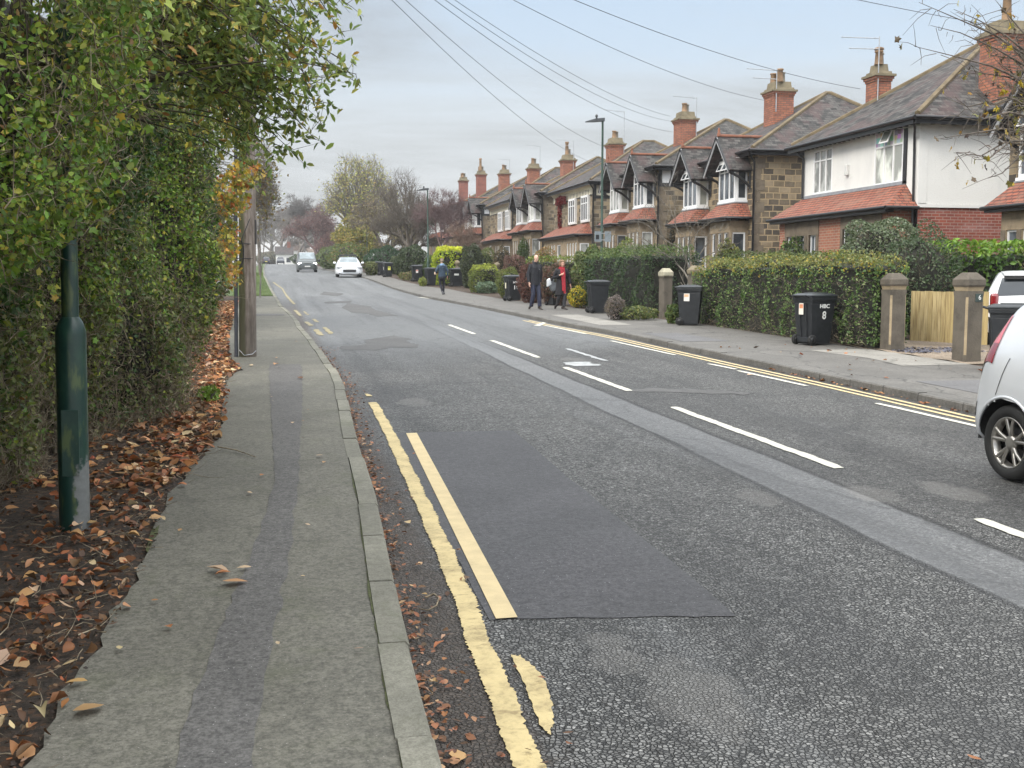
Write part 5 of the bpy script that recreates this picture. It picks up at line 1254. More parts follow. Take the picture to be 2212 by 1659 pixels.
def window(parent, o, u, nrm, w_, h, lights=3, transom=.28, fr=.05, glass=None, name='window', cols=None, open_top=False, bars=0):
    "frame with lights; o lower-left corner, u along, nrm outward"
    o, u, nrm = Vector(o), Vector(u).normalized(), Vector(nrm).normalized(); up = Vector((0, 0, 1)); d = .06
    mb = MB(); B = lambda a, b_, c, e, dd=d: mb.obox(o + u * a + up * c - nrm * dd * .5, u * (b_ - a), up * (e - c), nrm * dd)
    B(0, w_, 0, fr * 1.1); B(0, w_, h - fr, h); B(0, fr, fr * 1.1, h - fr); B(w_ - fr, w_, fr * 1.1, h - fr)
    lw = (w_ - fr) / lights
    for k in range(1, lights): B(k * lw, k * lw + fr, fr * 1.1, h - fr, .055)
    if transom: 
        zt = h * (1 - transom)
        for k in range(lights): B(k * lw + fr, (k + 1) * lw, zt, zt + fr * .8, .05)
    for k in range(lights):
        for q in range(bars):
            xx = k * lw + fr + (lw - fr) * (q + 1) / (bars + 1); B(xx - .01, xx + .01, fr * 1.1, h - fr, .03)
        if bars:
            for q in range(2): zz = h * (q + 1) / 3; B(k * lw + fr, (k + 1) * lw, zz - .01, zz + .01, .03)
    f = mb.build(name, M_WHITE, parent)
    pb = MB(); pb.obox(o + u * fr * .5 + up * fr * .5 - nrm * .012, u * (w_ - fr), up * (h - fr), nrm * .010)
    pb.build('pane', glass or M_GLASS, f)
    if open_top and transom:
        ob = MB(); zt = h * (1 - transom) + fr
        for k in (range(lights) if open_top == 2 else (min(1, lights - 1),)):
            a, b_ = k * lw + fr * .7, (k + 1) * lw + fr * .3; hh = h - fr - zt + .04
            t = up * math.cos(.42) - nrm * math.sin(.42); oo = o + u * a + up * (zt + hh) + nrm * .04
            for s_, L in ((0, b_ - a),):
                bot = oo - t * hh
                ob.obox(bot, u * L, t * .045, nrm * .03); ob.obox(bot + t * (hh - .045), u * L, t * .045, nrm * .03); ob.obox(bot + t * .045, u * .045, t * (hh - .09), nrm * .03); ob.obox(bot + t * .045 + u * (L - .045), u * .045, t * (hh - .09), nrm * .03)
                ob.obox(bot + t * .04 + u * .04 + nrm * .008, u * (L - .08), t * (hh - .08), nrm * .006, 1)
        ob.build('open_light', [M_WHITE, glass or M_GLASS], f)
    return f
def hip_roof(root, W, Dp, ez, rz, apx, ov=.40, mat=M_SLATE, ridge=M_RIDGE, kick=.0):
    x0, x1, y0, y1 = -ov, Dp + ov, -ov, W + ov; ym = W / 2
    A, B_, C_, D_ = (x0, y0, ez), (x1, y0, ez), (x1, y1, ez), (x0, y1, ez); P, Q = (apx, ym, rz), (Dp - apx * .8, ym, rz)
    mb = MB(); mb.poly([A, P, D_][::-1] if False else [D_, P, A]); mb.poly([A, P, Q, B_][::-1]); mb.poly([B_, Q, C_][::-1]); mb.poly([C_, Q, P, D_][::-1])
    t = .05
    mb.poly([(A[0], A[1], ez - t), (B_[0], B_[1], ez - t), (C_[0], C_[1], ez - t), (D_[0], D_[1], ez - t)][::-1])
    for a, b_ in ((A, B_), (B_, C_), (C_, D_), (D_, A)): mb.poly([a, b_, (b_[0], b_[1], ez - t), (a[0], a[1], ez - t)][::-1])
    r_ = mb.build('roof', mat, root)
    bm = bmesh.new(); bm.from_mesh(r_.data); bmesh.ops.remove_doubles(bm, verts=bm.verts, dist=1e-4); bmesh.ops.recalc_face_normals(bm, faces=bm.faces); bm.to_mesh(r_.data); bm.free()
    rb = MB()
    for a, b_ in ((A, P), (D_, P), (P, Q), (B_, Q), (C_, Q)):
        a, b_ = Vector(a), Vector(b_); rb.tube([a + (b_ - a) * .02 + Vector((0, 0, .01)), b_ + Vector((0, 0, .02))], .085, 6, smooth=False)
    rb.build('ridge_tiles', ridge, r_)
    gt = MB(); g0 = .055
    for a, b_ in (((x0 - .07, y0 - .07), (x0 - .07, y1 + .07)), ((x0 - .07, y0 - .07), (x1, y0 - .07)), ((x0 - .07, y1 + .07), (x1, y1 + .07))):
        gt.tube([(a[0], a[1], ez - .05), (b_[0], b_[1], ez - .05)], g0, 8)
    gt.box(x0, x0 + .03, y0, y1, ez - .22, ez - .055); gt.box(x0 + .03, x1, y0, y0 + .03, ez - .22, ez - .055)
    gt.build('gutter', M_GUTTER, r_)
    return r_
def chimney(root, x, y, z0, z1, sx=.42, sy=.42, pots=2, brick=None, aerial=None, tallpot=0, cowl=False, crown=M_CAP):
    mb = MB(); mb.box(x - sx, x + sx, y - sy, y + sy, z0, z1 - .32)
    mb.box(x - sx - .03, x + sx + .03, y - sy - .03, y + sy + .03, z1 - .32, z1 - .24); mb.box(x - sx - .07, x + sx + .07, y - sy - .07, y + sy + .07, z1 - .24, z1 - .15)
    c = mb.build('chimney', brick or M_BRICK_C, root)
    mb = MB(); mb.frustum(z1 - .15, sx + .12, sy + .12, z1 - .07, sx + .12, sy + .12, x, y); mb.frustum(z1 - .07, sx + .02, sy + .02, z1 + .03, sx - .0, sy - .0, x, y); mb.frustum(z1 + .031, sx - .07, sy - .07, z1 + .28, sx - .10, sy - .10, x, y)
    mb.build('cap', crown, c)
    for k in range(pots):
        yy = y + (k - (pots - 1) / 2) * min(.34, 2 * sy / pots); xx = x + (.12 if k % 2 else -.12)
        hh = .42 if not (tallpot and k == 0) else tallpot
        mb = MB(); mb.lathe([(.15, z1 + .26), (.14, z1 + .34), (.115, z1 + .3 + hh * .85), (.145, z1 + .3 + hh * .88), (.145, z1 + .3 + hh), (.09, z1 + .3 + hh)], (xx, yy, 0), 12)
        if cowl and k == 0: mb.lathe([(.03, z1 + .3 + hh), (.17, z1 + .34 + hh), (.15, z1 + .40 + hh), (.02, z1 + .44 + hh)], (xx, yy, 0), 10)
        mb.build('chimney_pot', M_POT if k % 2 == 0 else M_POT_G, c)
    if aerial:
        ax, ah, d, kind = aerial; mb = MB(); bx, by = x + ax * sx, y - sy - .05; top = z1 + ah
        mb.tube([(bx, by, z1 - 1.0), (bx, by, top)], .022, 6)
        dv = Vector((math.cos(d), math.sin(d), .08)).normalized(); sd_ = Vector((-dv.y, dv.x, 0))
        L = 1.25
        mb.tube([Vector((bx, by, top - .06)), Vector((bx, by, top - .06)) + dv * L], .016, 5)
        nel = 9 if kind == 1 else 5
        for k in range(nel):
            p_ = Vector((bx, by, top - .06)) + dv * L * (.12 + .86 * k / (nel - 1)); mb.tube([p_ - sd_ * .16 - Vector((0, 0, .0)), p_ + sd_ * .16], .007, 4)
            if kind == 1 and k < 3: mb.tube([p_ - Vector((0, 0, .14)) , p_ + Vector((0, 0, .18)) + dv * .1], .007, 4)
        if kind == 2:
            mb.tube([Vector((bx, by, top - .42)), Vector((bx, by, top - .42)) + dv * L * .8], .016, 5)
            for k in range(4): p_ = Vector((bx, by, top - .42)) + dv * L * (.2 + .18 * k); mb.tube([p_ - sd_ * .14, p_ + sd_ * .14], .006, 4)
        mb.build('tv_aerial', M_ALU, c)
    return c
def downpipe(root, pts, r_=.045): mb = MB(); mb.tube(pts, r_, 8); mb.build('downpipe', M_GUTTER, root)
def house_root(label, Y0, name='stone_house', zoff=.35):
    return thing(name, label, 'house', (XF, Y0, zg(Y0 + 3.5) + zoff))

# --- the white roughcast house
Y0 = 28.6; wh = house_root('white roughcast house with red brick ground floor and slate hipped roof', Y0, 'white_house', 0.1)
zb = wh.location.z; W = 7.0; Dp = 9.5
Z = lambda z: z - zb
ez = Z(6.42); bn = Z(3.87)
mb = MB()
w1 = (5.0, 6.3, Z(4.70), Z(6.20)); w2 = (.80, 2.40, Z(4.66), Z(6.33))
wall_x(mb, 0, 0, W, bn, ez, [w1, w2]); wall_y(mb, 0, 0, Dp, bn, ez); wall_y(mb, W, 0, Dp, bn, ez, out=1); wall_x(mb, Dp, 0, W, 0, ez, out=1)
mb.build('roughcast_wall', M_RENDER, wh)
mb = MB(); mb.box(.012, .45, -.012, -.001, bn, bn + .12); mb.box(.0, Dp, -.02, -.001, bn, bn + .10); mb.box(-.012, .28, -.012, -.0015, bn + .1, ez); mb.build('plaster_band', M_RENDER, wh)
mb = MB(); wall_y(mb, W - .03, .03, Dp, -.5, bn, out=1); mb.build('brick_wall', M_BRICK, wh)
mb = MB(); wall_y(mb, .03, .03, Dp, -.5, bn); mb.poly([(.03, .03, bn - .002), (Dp, .03, bn - .002), (Dp, .06, bn - .002), (.03, .06, bn - .002)])
mb.build('brick_wall', M_BRICK, wh)
# lower front storey pushes forward under the red tiled lean-to roof
mb = MB(); lw = [(5.3, 5.75, .55, 1.75 + .5), (5.95, 6.4, .55, 2.25), (6.6, 7.05, .55, 2.25)]
zt = Z(3.80)
front_h = [(.75, 1.35, .4, zt - .45), (1.5, 2.1, .4, zt - .45), (2.25, 2.85, .4, zt - .45), (4.55, 5.05, .5, zt - .55), (5.35, 5.85, .5, zt - .55), (6.15, 6.65, .5, zt - .55)]
wall_x(mb, -.75, .25, 7.25, -.5, zt, front_h); wall_y(mb, .25, -.75, .03, -.5, zt); wall_y(mb, 7.25, -.75, 0, -.5, zt, out=1)
mb.build('front_brick_wall', M_BRICK_O, wh)
mb = MB(); 
for a0, a1, k0, k1, zs0, dt in ((.62, 2.98, 0, 3, .28, .45), (4.4, 6.8, 3, 6, .38, .55)):
    mb = MB(); mb.box(-.785, -.752, a0, a1, zt - dt, zt - .02)
    for a, b_, c, d in front_h[k0:k1]:
        for yy in (a - .13, b_): mb.box(-.79, -.64, yy, yy + .13, c, d)
    mb.box(-.80, -.752, a0, a1, zs0, zs0 + .12); mb.build('window_surround', M_MULL, wh)
for i, (a, b_, c, d) in enumerate(front_h): window(wh, (-.68, a, c), (0, 1, 0), (-1, 0, 0), b_ - a, d - c, 1, 0, .045, M_GLASS, bars=1 if i > 2 else 0)
mb = MB(); tz0, tz1 = Z(3.88), Z(4.62)
A, B_, C_, D_ = (-1.05, -.05, tz0), (-1.05, 7.55, tz0), (-.0, 7.0, tz1), (-.0, .65, tz1)
mb.poly([A, D_, C_, B_][::-1] if False else [B_, C_, D_, A]); mb.poly([A, D_, (0, -.05, tz0)]); mb.poly([B_, (0, 7.55, tz0), C_]); mb.poly([A, (0, -.05, tz0), (0, 7.55, tz0), B_])
t_ = mb.build('lean_to_roof', M_TILE, wh, weld=True)
mb = MB(); mb.tube([(-1.09, -.08, tz0 - .03), (-1.09, 7.6, tz0 - .03)], .055, 8); mb.tube([(-1.09, -.08, tz0 - .03), (0, -.08, tz0 - .03)], .055, 8); mb.box(-1.04, -.76, .0, 7.5, tz0 - .16, tz0 - .01); mb.build('gutter', M_GUTTER, t_)
mb = MB(); mb.box(-.05, -.004, .6, 7.0, tz1 - .03, tz1 + .07); mb.build('flashing', M_LEAD, t_)
window(wh, (.02, w1[0], w1[2]), (0, 1, 0), (-1, 0, 0), w1[1] - w1[0], w1[3] - w1[2], 3, .27, .06, M_GLASS_C)
M_ST = NB('coloured_glass'); p = M_ST.pos(); v = M_ST.n('ShaderNodeTexVoronoi', {'Vector': M_ST.scale(p, (0, 5.5, 6.5)), 'Scale': 1.0, 'Randomness': .4}, distance='CHEBYCHEV')
M_ST = M_ST.done(M_ST.mix(.5, v.outputs['Color'], (.55, .45, .50)), .15)
f2 = window(wh, (.02, w2[0], w2[2]), (0, 1, 0), (-1, 0, 0), w2[1] - w2[0], w2[3] - w2[2], 3, .32, .07, M_GLASS_L, open_top=1)
mb = MB(); h_ = w2[3] - w2[2]; mb.box(-.004, .002, w2[0] + .07, w2[1] - .07, w2[2] + h_ * .70, w2[3] - .08); mb.build('stained_lights', M_ST, f2)
mb = MB(); mb.box(-.05, -.003, .60, .75, Z(4.60), ez - .2); mb.build('black_corner_post', M_BLACKW, wh)
mb = MB()
for k in range(24):
    y_ = .0 + k * .3; mb.obox((-.40, y_, ez - .15), (.40, 0, 0), (0, .09, 0), (0, 0, .12)); 
for k in range(1, 24): x_ = k * .34; mb.obox((x_, -.36, ez - .16), (.10, 0, 0), (0, .36, 0), (0, 0, .10))
mb.build('eaves_brackets', M_BLACKW, wh)
hip_roof(wh, W, Dp, ez + .02, Z(9.55), 4.6, .42)
chimney(wh, 3.1, .55, ez - .1, Z(9.12), .55, .42, 2, tallpot=.75)
chimney(wh, 2.15, 5.9, ez - .1, Z(8.85), .28, .34, 2, cowl=True, aerial=(-.9, 1.15, math.pi * .86, 2), tallpot=.42)
downpipe(wh, [(-.45, -.38, ez - .08), (-.3, -.2, ez - .35), (-.06, .18, ez - .50), (-.06, .16, ez - 1.0), (-.07, .12, tz0 + .1), (-.08, .06, -.4)], .036)
downpipe(wh, [(-.4, W + .1, ez - .1), (-.08, W - .08, ez - .4), (-.08, W - .08, tz1)])
mb = MB(); mb.box(-.11, -.002, 3.9, 4.05, Z(5.15), Z(5.5)); mb.build('alarm_box', plain('cream_box', (.6, .6, .58), .5), wh, bevel=.02)
mb = MB(); mb.box(-.09, -.002, .08, .22, Z(6.05), Z(6.22)); mb.build('floodlight', M_WHITE, wh)

# --- stone villas
def bay_house(label, Y0, ezw, rise, side_timber, glassu, glassl, W=7.2, name='stone_house', open_=True, stone=None, aer=None, tall=0, brick=None, ch=True, cz=None, pots=2):
    stone = stone or M_STONE
    root = house_root(label, Y0, name); zb = root.location.z; Dp = 9.0; ez = ezw - zb; rz = ez + rise
    front = MB(); bays = [(.65, 2.30), (4.55, 6.2)]
    if abs(W - 7.2) > .2: bays = [(.65, 2.3), (W - 2.65, W - 1.0)]
    side_top = ez - (.95 if side_timber else 0)
    wall_x(front, 0, 0, W, -.6, ez, [(2.95, 3.85, -.1, 2.0)]); wall_y(front, 0, 0, Dp, -.6, side_top); wall_y(front, W, 0, Dp, -.6, ez, out=1); wall_x(front, Dp, 0, W, -.6, ez, out=1)
    front.build('stone_wall', stone, root)
    q = MB()
    zz = -.6; k = 0
    while zz < side_top - .3:
        hgt = .42; l1, l2 = (.42, .24) if k % 2 else (.24, .42)
        q.box(-.012, l1, -.012, -.001, zz, zz + hgt - .02); zz += hgt; k += 1
    q.build('corner_stones', M_MULL, root)
    if side_timber:
        tm = MB(); wall_y(tm, .02, 0, Dp, side_top, ez); tm.build('timber_panel', M_WHITE, root)
        bm_ = MB(); bm_.box(-.03, Dp, -.03, .015, side_top - .02, side_top + .16); bm_.box(-.03, Dp, -.03, .015, ez - .2, ez - .06)
        for k in range(12): bm_.box(-.03 + k * .62, .14 + k * .62, -.028, .017, side_top + .16, ez - .2)
        bm_.build('timber_frame', M_BLACKW, root)
    dm = MB(); dm.box(.10, .14, 2.95, 3.85, -.1, 2.0); dm.build('door', M_BLACKW, root)
    for bi, (a, b_) in enumerate(bays):
        g_u = glassu[bi]; uz0, uz1 = ez - 1.85, ez - .30; p_ = .5
        # upper oriel
        sl = MB(); sl.box(-p_ - .05, 0, a - .03, b_ + .03, uz0 - .10, uz0); o_ = sl.build('oriel_sill', M_WHITE, root)
        sl = MB(); sl.box(-p_ - .02, 0, a - .01, b_ + .01, uz1, uz1 + .10); sl.build('oriel_head', M_WHITE, root)
        window(o_, (-p_, a + .05, uz0), (0, 1, 0), (-1, 0, 0), b_ - a - .1, uz1 - uz0, 3, .28, .07, g_u, open_top=(2 if open_ else False))
        window(o_, (-p_ + .04, a + .015, uz0), (1, 0, 0), (0, -1, 0), p_ - .06, uz1 - uz0, 1, 0, .07, M_GLASS_L if bi else g_u)
        window(o_, (-p_ + .04, b_ - .015, uz0), (1, 0, 0), (0, 1, 0), p_ - .06, uz1 - uz0, 1, 0, .07, g_u)
        # gable over it
        yc = (a + b_) / 2; hw = 1.30; gz = ez + .70; gb = gz - 1.42; xf = -.98
        gr = MB()
        xb = 2.2
        for s_ in (-1, 1):
            P0, P1, P2, P3 = (xf, yc, gz), (xb, yc, gz), (xb, yc + s_ * hw, gb), (xf, yc + s_ * hw, gb)
            n_ = Vector((0, s_ * 1.42, hw)).normalized() * .06
            gr.prism([P0, P1, P2, P3], -n_)
        g1 = gr.build('gable_roof', M_SLATE, root)
        br = MB()
        for s_ in (-1, 1):
            dv = Vector((0, s_ * hw, gb - gz)); L = dv.length; dv.normalize(); nn = Vector((0, s_ * 1.42, hw)).normalized()
            br.obox(Vector((xf - .035, yc, gz)) - nn * .15 - dv * .0, (.032, 0, 0), dv * (L + .04), nn * .10)
        br.build('barge_board', plain('grey_barge_board', (.30, .30, .31), .5), g1)
        br = MB()
        for s_ in (-1, 1):
            dv = Vector((0, s_ * hw, gb - gz)); L = dv.length; dv.normalize(); nn = Vector((0, s_ * 1.42, hw)).normalized()
            br.obox(Vector((xf - .06, yc, gz)) - nn * .045, (.06, 0, 0), dv * (L + .05), nn * .05)
        br.build('barge_trim', M_BLACKW, g1)
        gf = MB(); zt_ = uz1 + .10; k_ = (gz - .1 - zt_) / 1.42 * hw
        gf.prism([(-.52, yc - k_, zt_), (-.52, yc + k_, zt_), (-.52, yc, gz - .12)], (.04, 0, 0)); gf.build('gable_panel', M_CREAM, g1)
        tb_ = MB()
        for yy in (-.33, -.11, .11, .33):
            hh = (gz - .2 - zt_) * (1 - abs(yy) / k_) if k_ > .4 else .3
            tb_.box(-.56, -.521, yc + yy - .035, yc + yy + .035, zt_, zt_ + max(.1, hh))
        tb_.box(-.56, -.521, yc - k_, yc + k_, zt_ - .01, zt_ + .09)
        # curved brackets either side
        for yy in (a - .28, b_ + .28):
            pts = [(-.05, yy, ez - 1.35), (-.22, yy, ez - 1.18), (-.50, yy, ez - .98), (-.90, yy, ez - .80)]
            tb_.tube(pts, .055, 6, smooth=False); tb_.tube([(-.03, yy, ez - 1.45), (-.03, yy, ez - .7)], .05, 4); tb_.tube([(-.03, yy, ez - .76), (-.95, yy, ez - .74)], .05, 4)
        tb_.build('timber_frame', M_BLACKW, g1)
        rd = MB(); rd.tube([(xf + .02, yc, gz + .03), (xb, yc, gz + .03)], .06, 6, smooth=False); rd.lathe([(.07, gz), (.08, gz + .12), (.04, gz + .16), (.06, gz + .24), (.02, gz + .34)], (xf + .08, yc, 0), 8); rd.build('ridge_tiles', M_RIDGE_R, g1)
        # tiled skirt
        s0, s1 = uz0 - .11, uz0 - .70; a2, b2 = a - .45, b_ + .45
        ts = MB(); A, B_, C_, D_ = (-1.12, a2, s1), (-1.12, b2, s1), (-p_ - .03, b_ + .02, s0), (-p_ - .03, a - .02, s0)
        ts.poly([B_, C_, D_, A]); ts.poly([A, D_, (0.0, a - .02, s0), (0, a2, s1)]); ts.poly([B_, (0, b2, s1), (0, b_ + .02, s0), C_]); ts.poly([A, (0, a2, s1), (0, b2, s1), B_])
        tr = ts.build('tiled_skirt', M_TILE, root)
        gt = MB(); gt.tube([(0, a2 - .03, s1 - .03), (-1.15, a2 - .03, s1 - .03), (-1.15, b2 + .03, s1 - .03), (0, b2 + .03, s1 - .03)], .05, 6); gt.box(-1.10, -.82, a2 + .03, b2 - .03, s1 - .14, s1 - .012); gt.build('gutter', M_GUTTER, tr)
        ts = MB(); ts.box(-p_ - .07, 0, a - .06, b_ + .06, s0 - .01, s0 + .03); ts.build('flashing', M_LEAD, tr)
        # ground floor stone bay
        gx = -.80; zt2 = s1 - .13; bb = MB(); lh = zt2 - .45; n_l = 3; ws = (b_ - a + .3 - .18 * 4) / 3
        hs = [(a - .15 + .18 + k * (ws + .18), a - .15 + .18 + k * (ws + .18) + ws, .25, lh) for k in range(3)]
        wall_x(bb, gx, a - .15, b_ + .15, -.6, zt2, hs, rev=.12)
        for yy, o2 in ((a - .15, -1), (b_ + .15, 1)):
            q1 = [(gx, yy, -.6), (0, yy, -.6), (0, yy, .25), (gx, yy, .25)]; q2 = [(gx, yy, lh), (0, yy, lh), (0, yy, zt2), (gx, yy, zt2)]; q3 = [(gx, yy, .25), (gx + .12, yy, .25), (gx + .12, yy, lh), (gx, yy, lh)]; q4 = [(-.12, yy, .25), (0, yy, .25), (0, yy, lh), (-.12, yy, lh)]
            for q_ in (q1, q2, q3, q4): bb.poly(q_ if o2 < 0 else q_[::-1])
        bo = bb.build('stone_bay', M_ASHLAR, root)
        mm = MB()
        for k in range(4): yy = a - .15 + k * (ws + .18); mm.box(gx - .02, gx + .10, yy + .012, yy + .168, .25, lh)
        for yy in (a - .165, b_ + .085): mm.box(gx + .10, gx + .13, yy, yy + .08, .25, lh)
        mm.build('mullions', M_MULL, bo)
        for (c0, c1, c2, c3) in hs: window(bo, (gx + .08, c0, c2), (0, 1, 0), (-1, 0, 0), c1 - c0, c3 - c2, 1, .38, .05, glassl[bi])
        window(bo, (gx + .12, a - .10, .25), (1, 0, 0), (0, -1, 0), .56, lh - .25, 1, .5, .06, glassl[bi]); window(bo, (gx + .12, b_ + .10, .25), (1, 0, 0), (0, 1, 0), .56, lh - .25, 1, .4, .05, glassl[bi])
    hip_roof(root, W, Dp, ez + .02, rz, 4.9, .38)
    if ch: chimney(root, 2.75, W / 2 + .1, ez + .2, (cz - zb) if cz else rz - .05, .46, .46, pots, aerial=aer, tallpot=tall, brick=brick)
    downpipe(root, [(-.42, -.35, ez - .08), (-.35, -.25, ez - .2), (-.07, -.07, ez - .42), (-.07, -.07, -.5)])
    return root
def flat_house(label, Y0, ezw, rise, W=8.6, aer=None, tall=0, roofm=None, ch=True, creeper=False, cz=None):
    root = house_root(label, Y0); zb = root.location.z; Dp = 9.0; ez = ezw - zb; rz = ez + rise; st = ez - .95
    m_ = MB(); ws = [(.8, 2.2, ez - 2.2, ez - .75), (3.6, 5.0, ez - 2.2, ez - .75)]
    wall_x(m_, 0, 0, W, -.6, ez, ws); wall_y(m_, 0, 0, Dp, -.6, st); wall_y(m_, W, 0, Dp, -.6, ez, out=1); m_.build('stone_wall', M_STONE_D, root)
    tm = MB(); wall_y(tm, .02, 0, Dp, st, ez); tm.box(-.02, -.002, .0, W, ez - .72, ez - .35)
    for k in range(4): z_ = ez - .35 + .08 * k; tm.box(-.03 - .09 * k, -.002, 0, W, z_, z_ + .08)
    tm.build('timber_panel', M_CREAM, root)
    bm_ = MB(); bm_.box(-.03, Dp, -.03, .015, st - .02, st + .16); bm_.box(-.03, Dp, -.03, .015, ez - .2, ez - .06)
    for k in range(12): bm_.box(-.03 + k * .62, .14 + k * .62, -.028, .017, st + .16, ez - .2)
    bm_.box(-.04, -.021, 0, W, ez - .76, ez - .70)
    for k in range(26): bm_.box(-.035, -.021, k * .33, k * .33 + .06, ez - .70, ez - .38)
    bm_.build('timber_frame', M_BLACKW, root)
    for a, b_, c, d in ws:
        fr = MB(); fr.box(-.16, 0, a - .02, b_ + .02, c - .07, c); o_ = fr.build('oriel_sill', M_WHITE, root); fr = MB(); fr.box(-.16, 0, a - .02, b_ + .02, d, d + .06); fr.build('oriel_head', M_WHITE, root)
        window(o_, (-.14, a, c), (0, 1, 0), (-1, 0, 0), b_ - a, d - c, 3, .30, .07, M_GLASS); window(o_, (-.12, a + .015, c), (1, 0, 0), (0, -1, 0), .12, d - c, 1, 0, .04, M_GLASS)
    s0, s1 = ez - 2.32, ez - 3.02; ts = MB()
    A, B_, C_, D_ = (-1.15, .2, s1), (-1.15, W - .3, s1), (0, W - 1.0, s0), (0, .95, s0)
    ts.poly([B_, C_, D_, A]); ts.poly([A, D_, (0, .2, s1)]); ts.poly([B_, (0, W - .3, s1), C_]); ts.poly([A, (0, .2, s1), (0, W - .3, s1), B_]); tr = ts.build('lean_to_roof', roofm or M_TILE, root)
    gt = MB(); gt.tube([(0, .17, s1 - .03), (-1.18, .17, s1 - .03), (-1.18, W - .27, s1 - .03)], .05, 6); gt.box(-1.10, -.85, .25, W - .4, s1 - .15, s1 - .012); gt.build('gutter', M_GUTTER, tr)
    zt2 = s1 - .13; m_ = MB(); hs = [(.75 + k * .62, 1.15 + k * .62, .25, zt2 - .35) for k in range(4)] + [(4.4, 5.3, -.1, 2.1)] + [(5.8 + k * .6, 6.2 + k * .6, .25, zt2 - .35) for k in range(3)]
    wall_x(m_, -.82, .5, W - .55, -.6, zt2, hs, rev=.1); wall_y(m_, .5, -.82, 0, -.6, zt2); bo = m_.build('stone_bay', M_ASHLAR, root)
    for (c0, c1, c2, c3) in hs: window(bo, (-.75, c0, c2), (0, 1, 0), (-1, 0, 0), c1 - c0, c3 - c2, 1, .38, .06, M_GLASS_C)
    window(bo, (-.70, .485, .3), (1, 0, 0), (0, -1, 0), .55, zt2 - .7, 1, .45, .06, M_GLASS_C)
    hip_roof(root, W, Dp, ez + .02, rz, 4.6, .40)
    if ch: chimney(root, 2.75, W / 2, ez + .2, (cz - zb) if cz else rz, .46, .46, 2, aerial=aer, tallpot=tall)
    downpipe(root, [(-.42, -.35, ez - .08), (-.07, -.07, ez - .42), (-.07, -.07, -.5)])
    if creeper:
        n = 1500; P = np.stack([rng.uniform(-.12, -.04, n), rng.uniform(W - 2.2, W - 1.4, n), rng.uniform(0, ez, n)], 1); P2 = np.stack([rng.uniform(-.25, -.1, 700), rng.uniform(W - 3.5, W - 1.2, 700), rng.uniform(ez - .9, ez - .4, 700)], 1)
        leaves('red_creeper', np.concatenate([P, P2]), .12, palette(n + 700, [(.22, .02, .02), (.12, .015, .015)], [1, 1]), M_LEAF, root)
    return root
bay_house('nearest stone house with two timbered gables, its open top lights beside the white house', 39.6, 6.76, 2.95, False, (M_GLASS, M_GLASS), (M_GLASS, M_GLASS), aer=(-.8, .75, math.pi * .9, 2), cz=9.8, pots=3, tall=.5)
bay_house('second stone house with two timbered gables behind the bare young tree', 50.3, 7.24, 2.85, True, (M_GLASS, M_GLASS_C), (M_GLASS_C, M_GLASS), open_=False, stone=M_STONE_D, aer=(.9, 1.0, math.pi * .95, 1), cz=10.15)
flat_house('stone house with red creeper and wide red tiled lean-to roof behind the street lamp', 61.2, 7.46, 3.0, 9.2, aer=(.9, 1.9, math.pi * 1.0, 1), creeper=True, cz=10.3)
bay_house('third stone house with black gables, ivy growing on its ground floor', 73.2, 7.75, 2.9, False, (M_GLASS_L, M_GLASS), (M_GLASS_C, M_GLASS_C), open_=False, stone=M_STONE_D, aer=(.6, 1.3, 2.9, 2), cz=10.5, tall=.9)
flat_house('stone house with cream eaves and grey and red lean-to roof, far down the row', 82.9, 7.95, 3.0, 9.0, aer=(.9, 1.7, math.pi, 1), roofm=M_TILE, cz=10.95)
bay_house('farthest clear stone house with two black gables half behind bare branches', 95.2, 8.4, 2.9, True, (M_GLASS, M_GLASS), (M_GLASS_C, M_GLASS_C), open_=False, stone=M_STONE_D, aer=(.9, 1.2, 2.8, 1), cz=11.6)
bay_house('red brick house with tall chimney behind the purple bare trees', 106.5, 8.6, 3.0, True, (M_GLASS, M_GLASS), (M_GLASS_C, M_GLASS_C), open_=False, stone=M_BRICK_FAR, cz=12.6, tall=1.2, pots=3, brick=M_BRICK_FAR)
bay_house('red brick house farthest along the row, only roof and chimneys clear of the trees', 117, 8.9, 2.8, False, (M_GLASS, M_GLASS), (M_GLASS_C, M_GLASS_C), open_=False, stone=M_BRICK_FAR, cz=12.9, pots=3, brick=M_BRICK_FAR)
# neighbour at the right edge of the frame: only the far bay and tiled skirt show
nb_ = bay_house('stone house at the right edge of the photo, only its near bay corner showing', 17.4, 6.2, 2.9, False, (M_GLASS, M_GLASS), (M_GLASS, M_GLASS), aer=None)
nb_.location.z = zg(21) + .25
# ivy on the third stone house
ivy = thing('ivy', 'dark green ivy clump climbing the ground floor of the third gabled stone house', 'ivy', (17.4, 74.6, zg(75) + .3))
P = cloud((0, 0, 1.2), (.45, .9, 1.4), 2200); leaves('foliage', P, .12, palette(len(P), [(.05, .09, .025), (.08, .12, .03)], [1, 1]), M_LEAF, ivy)

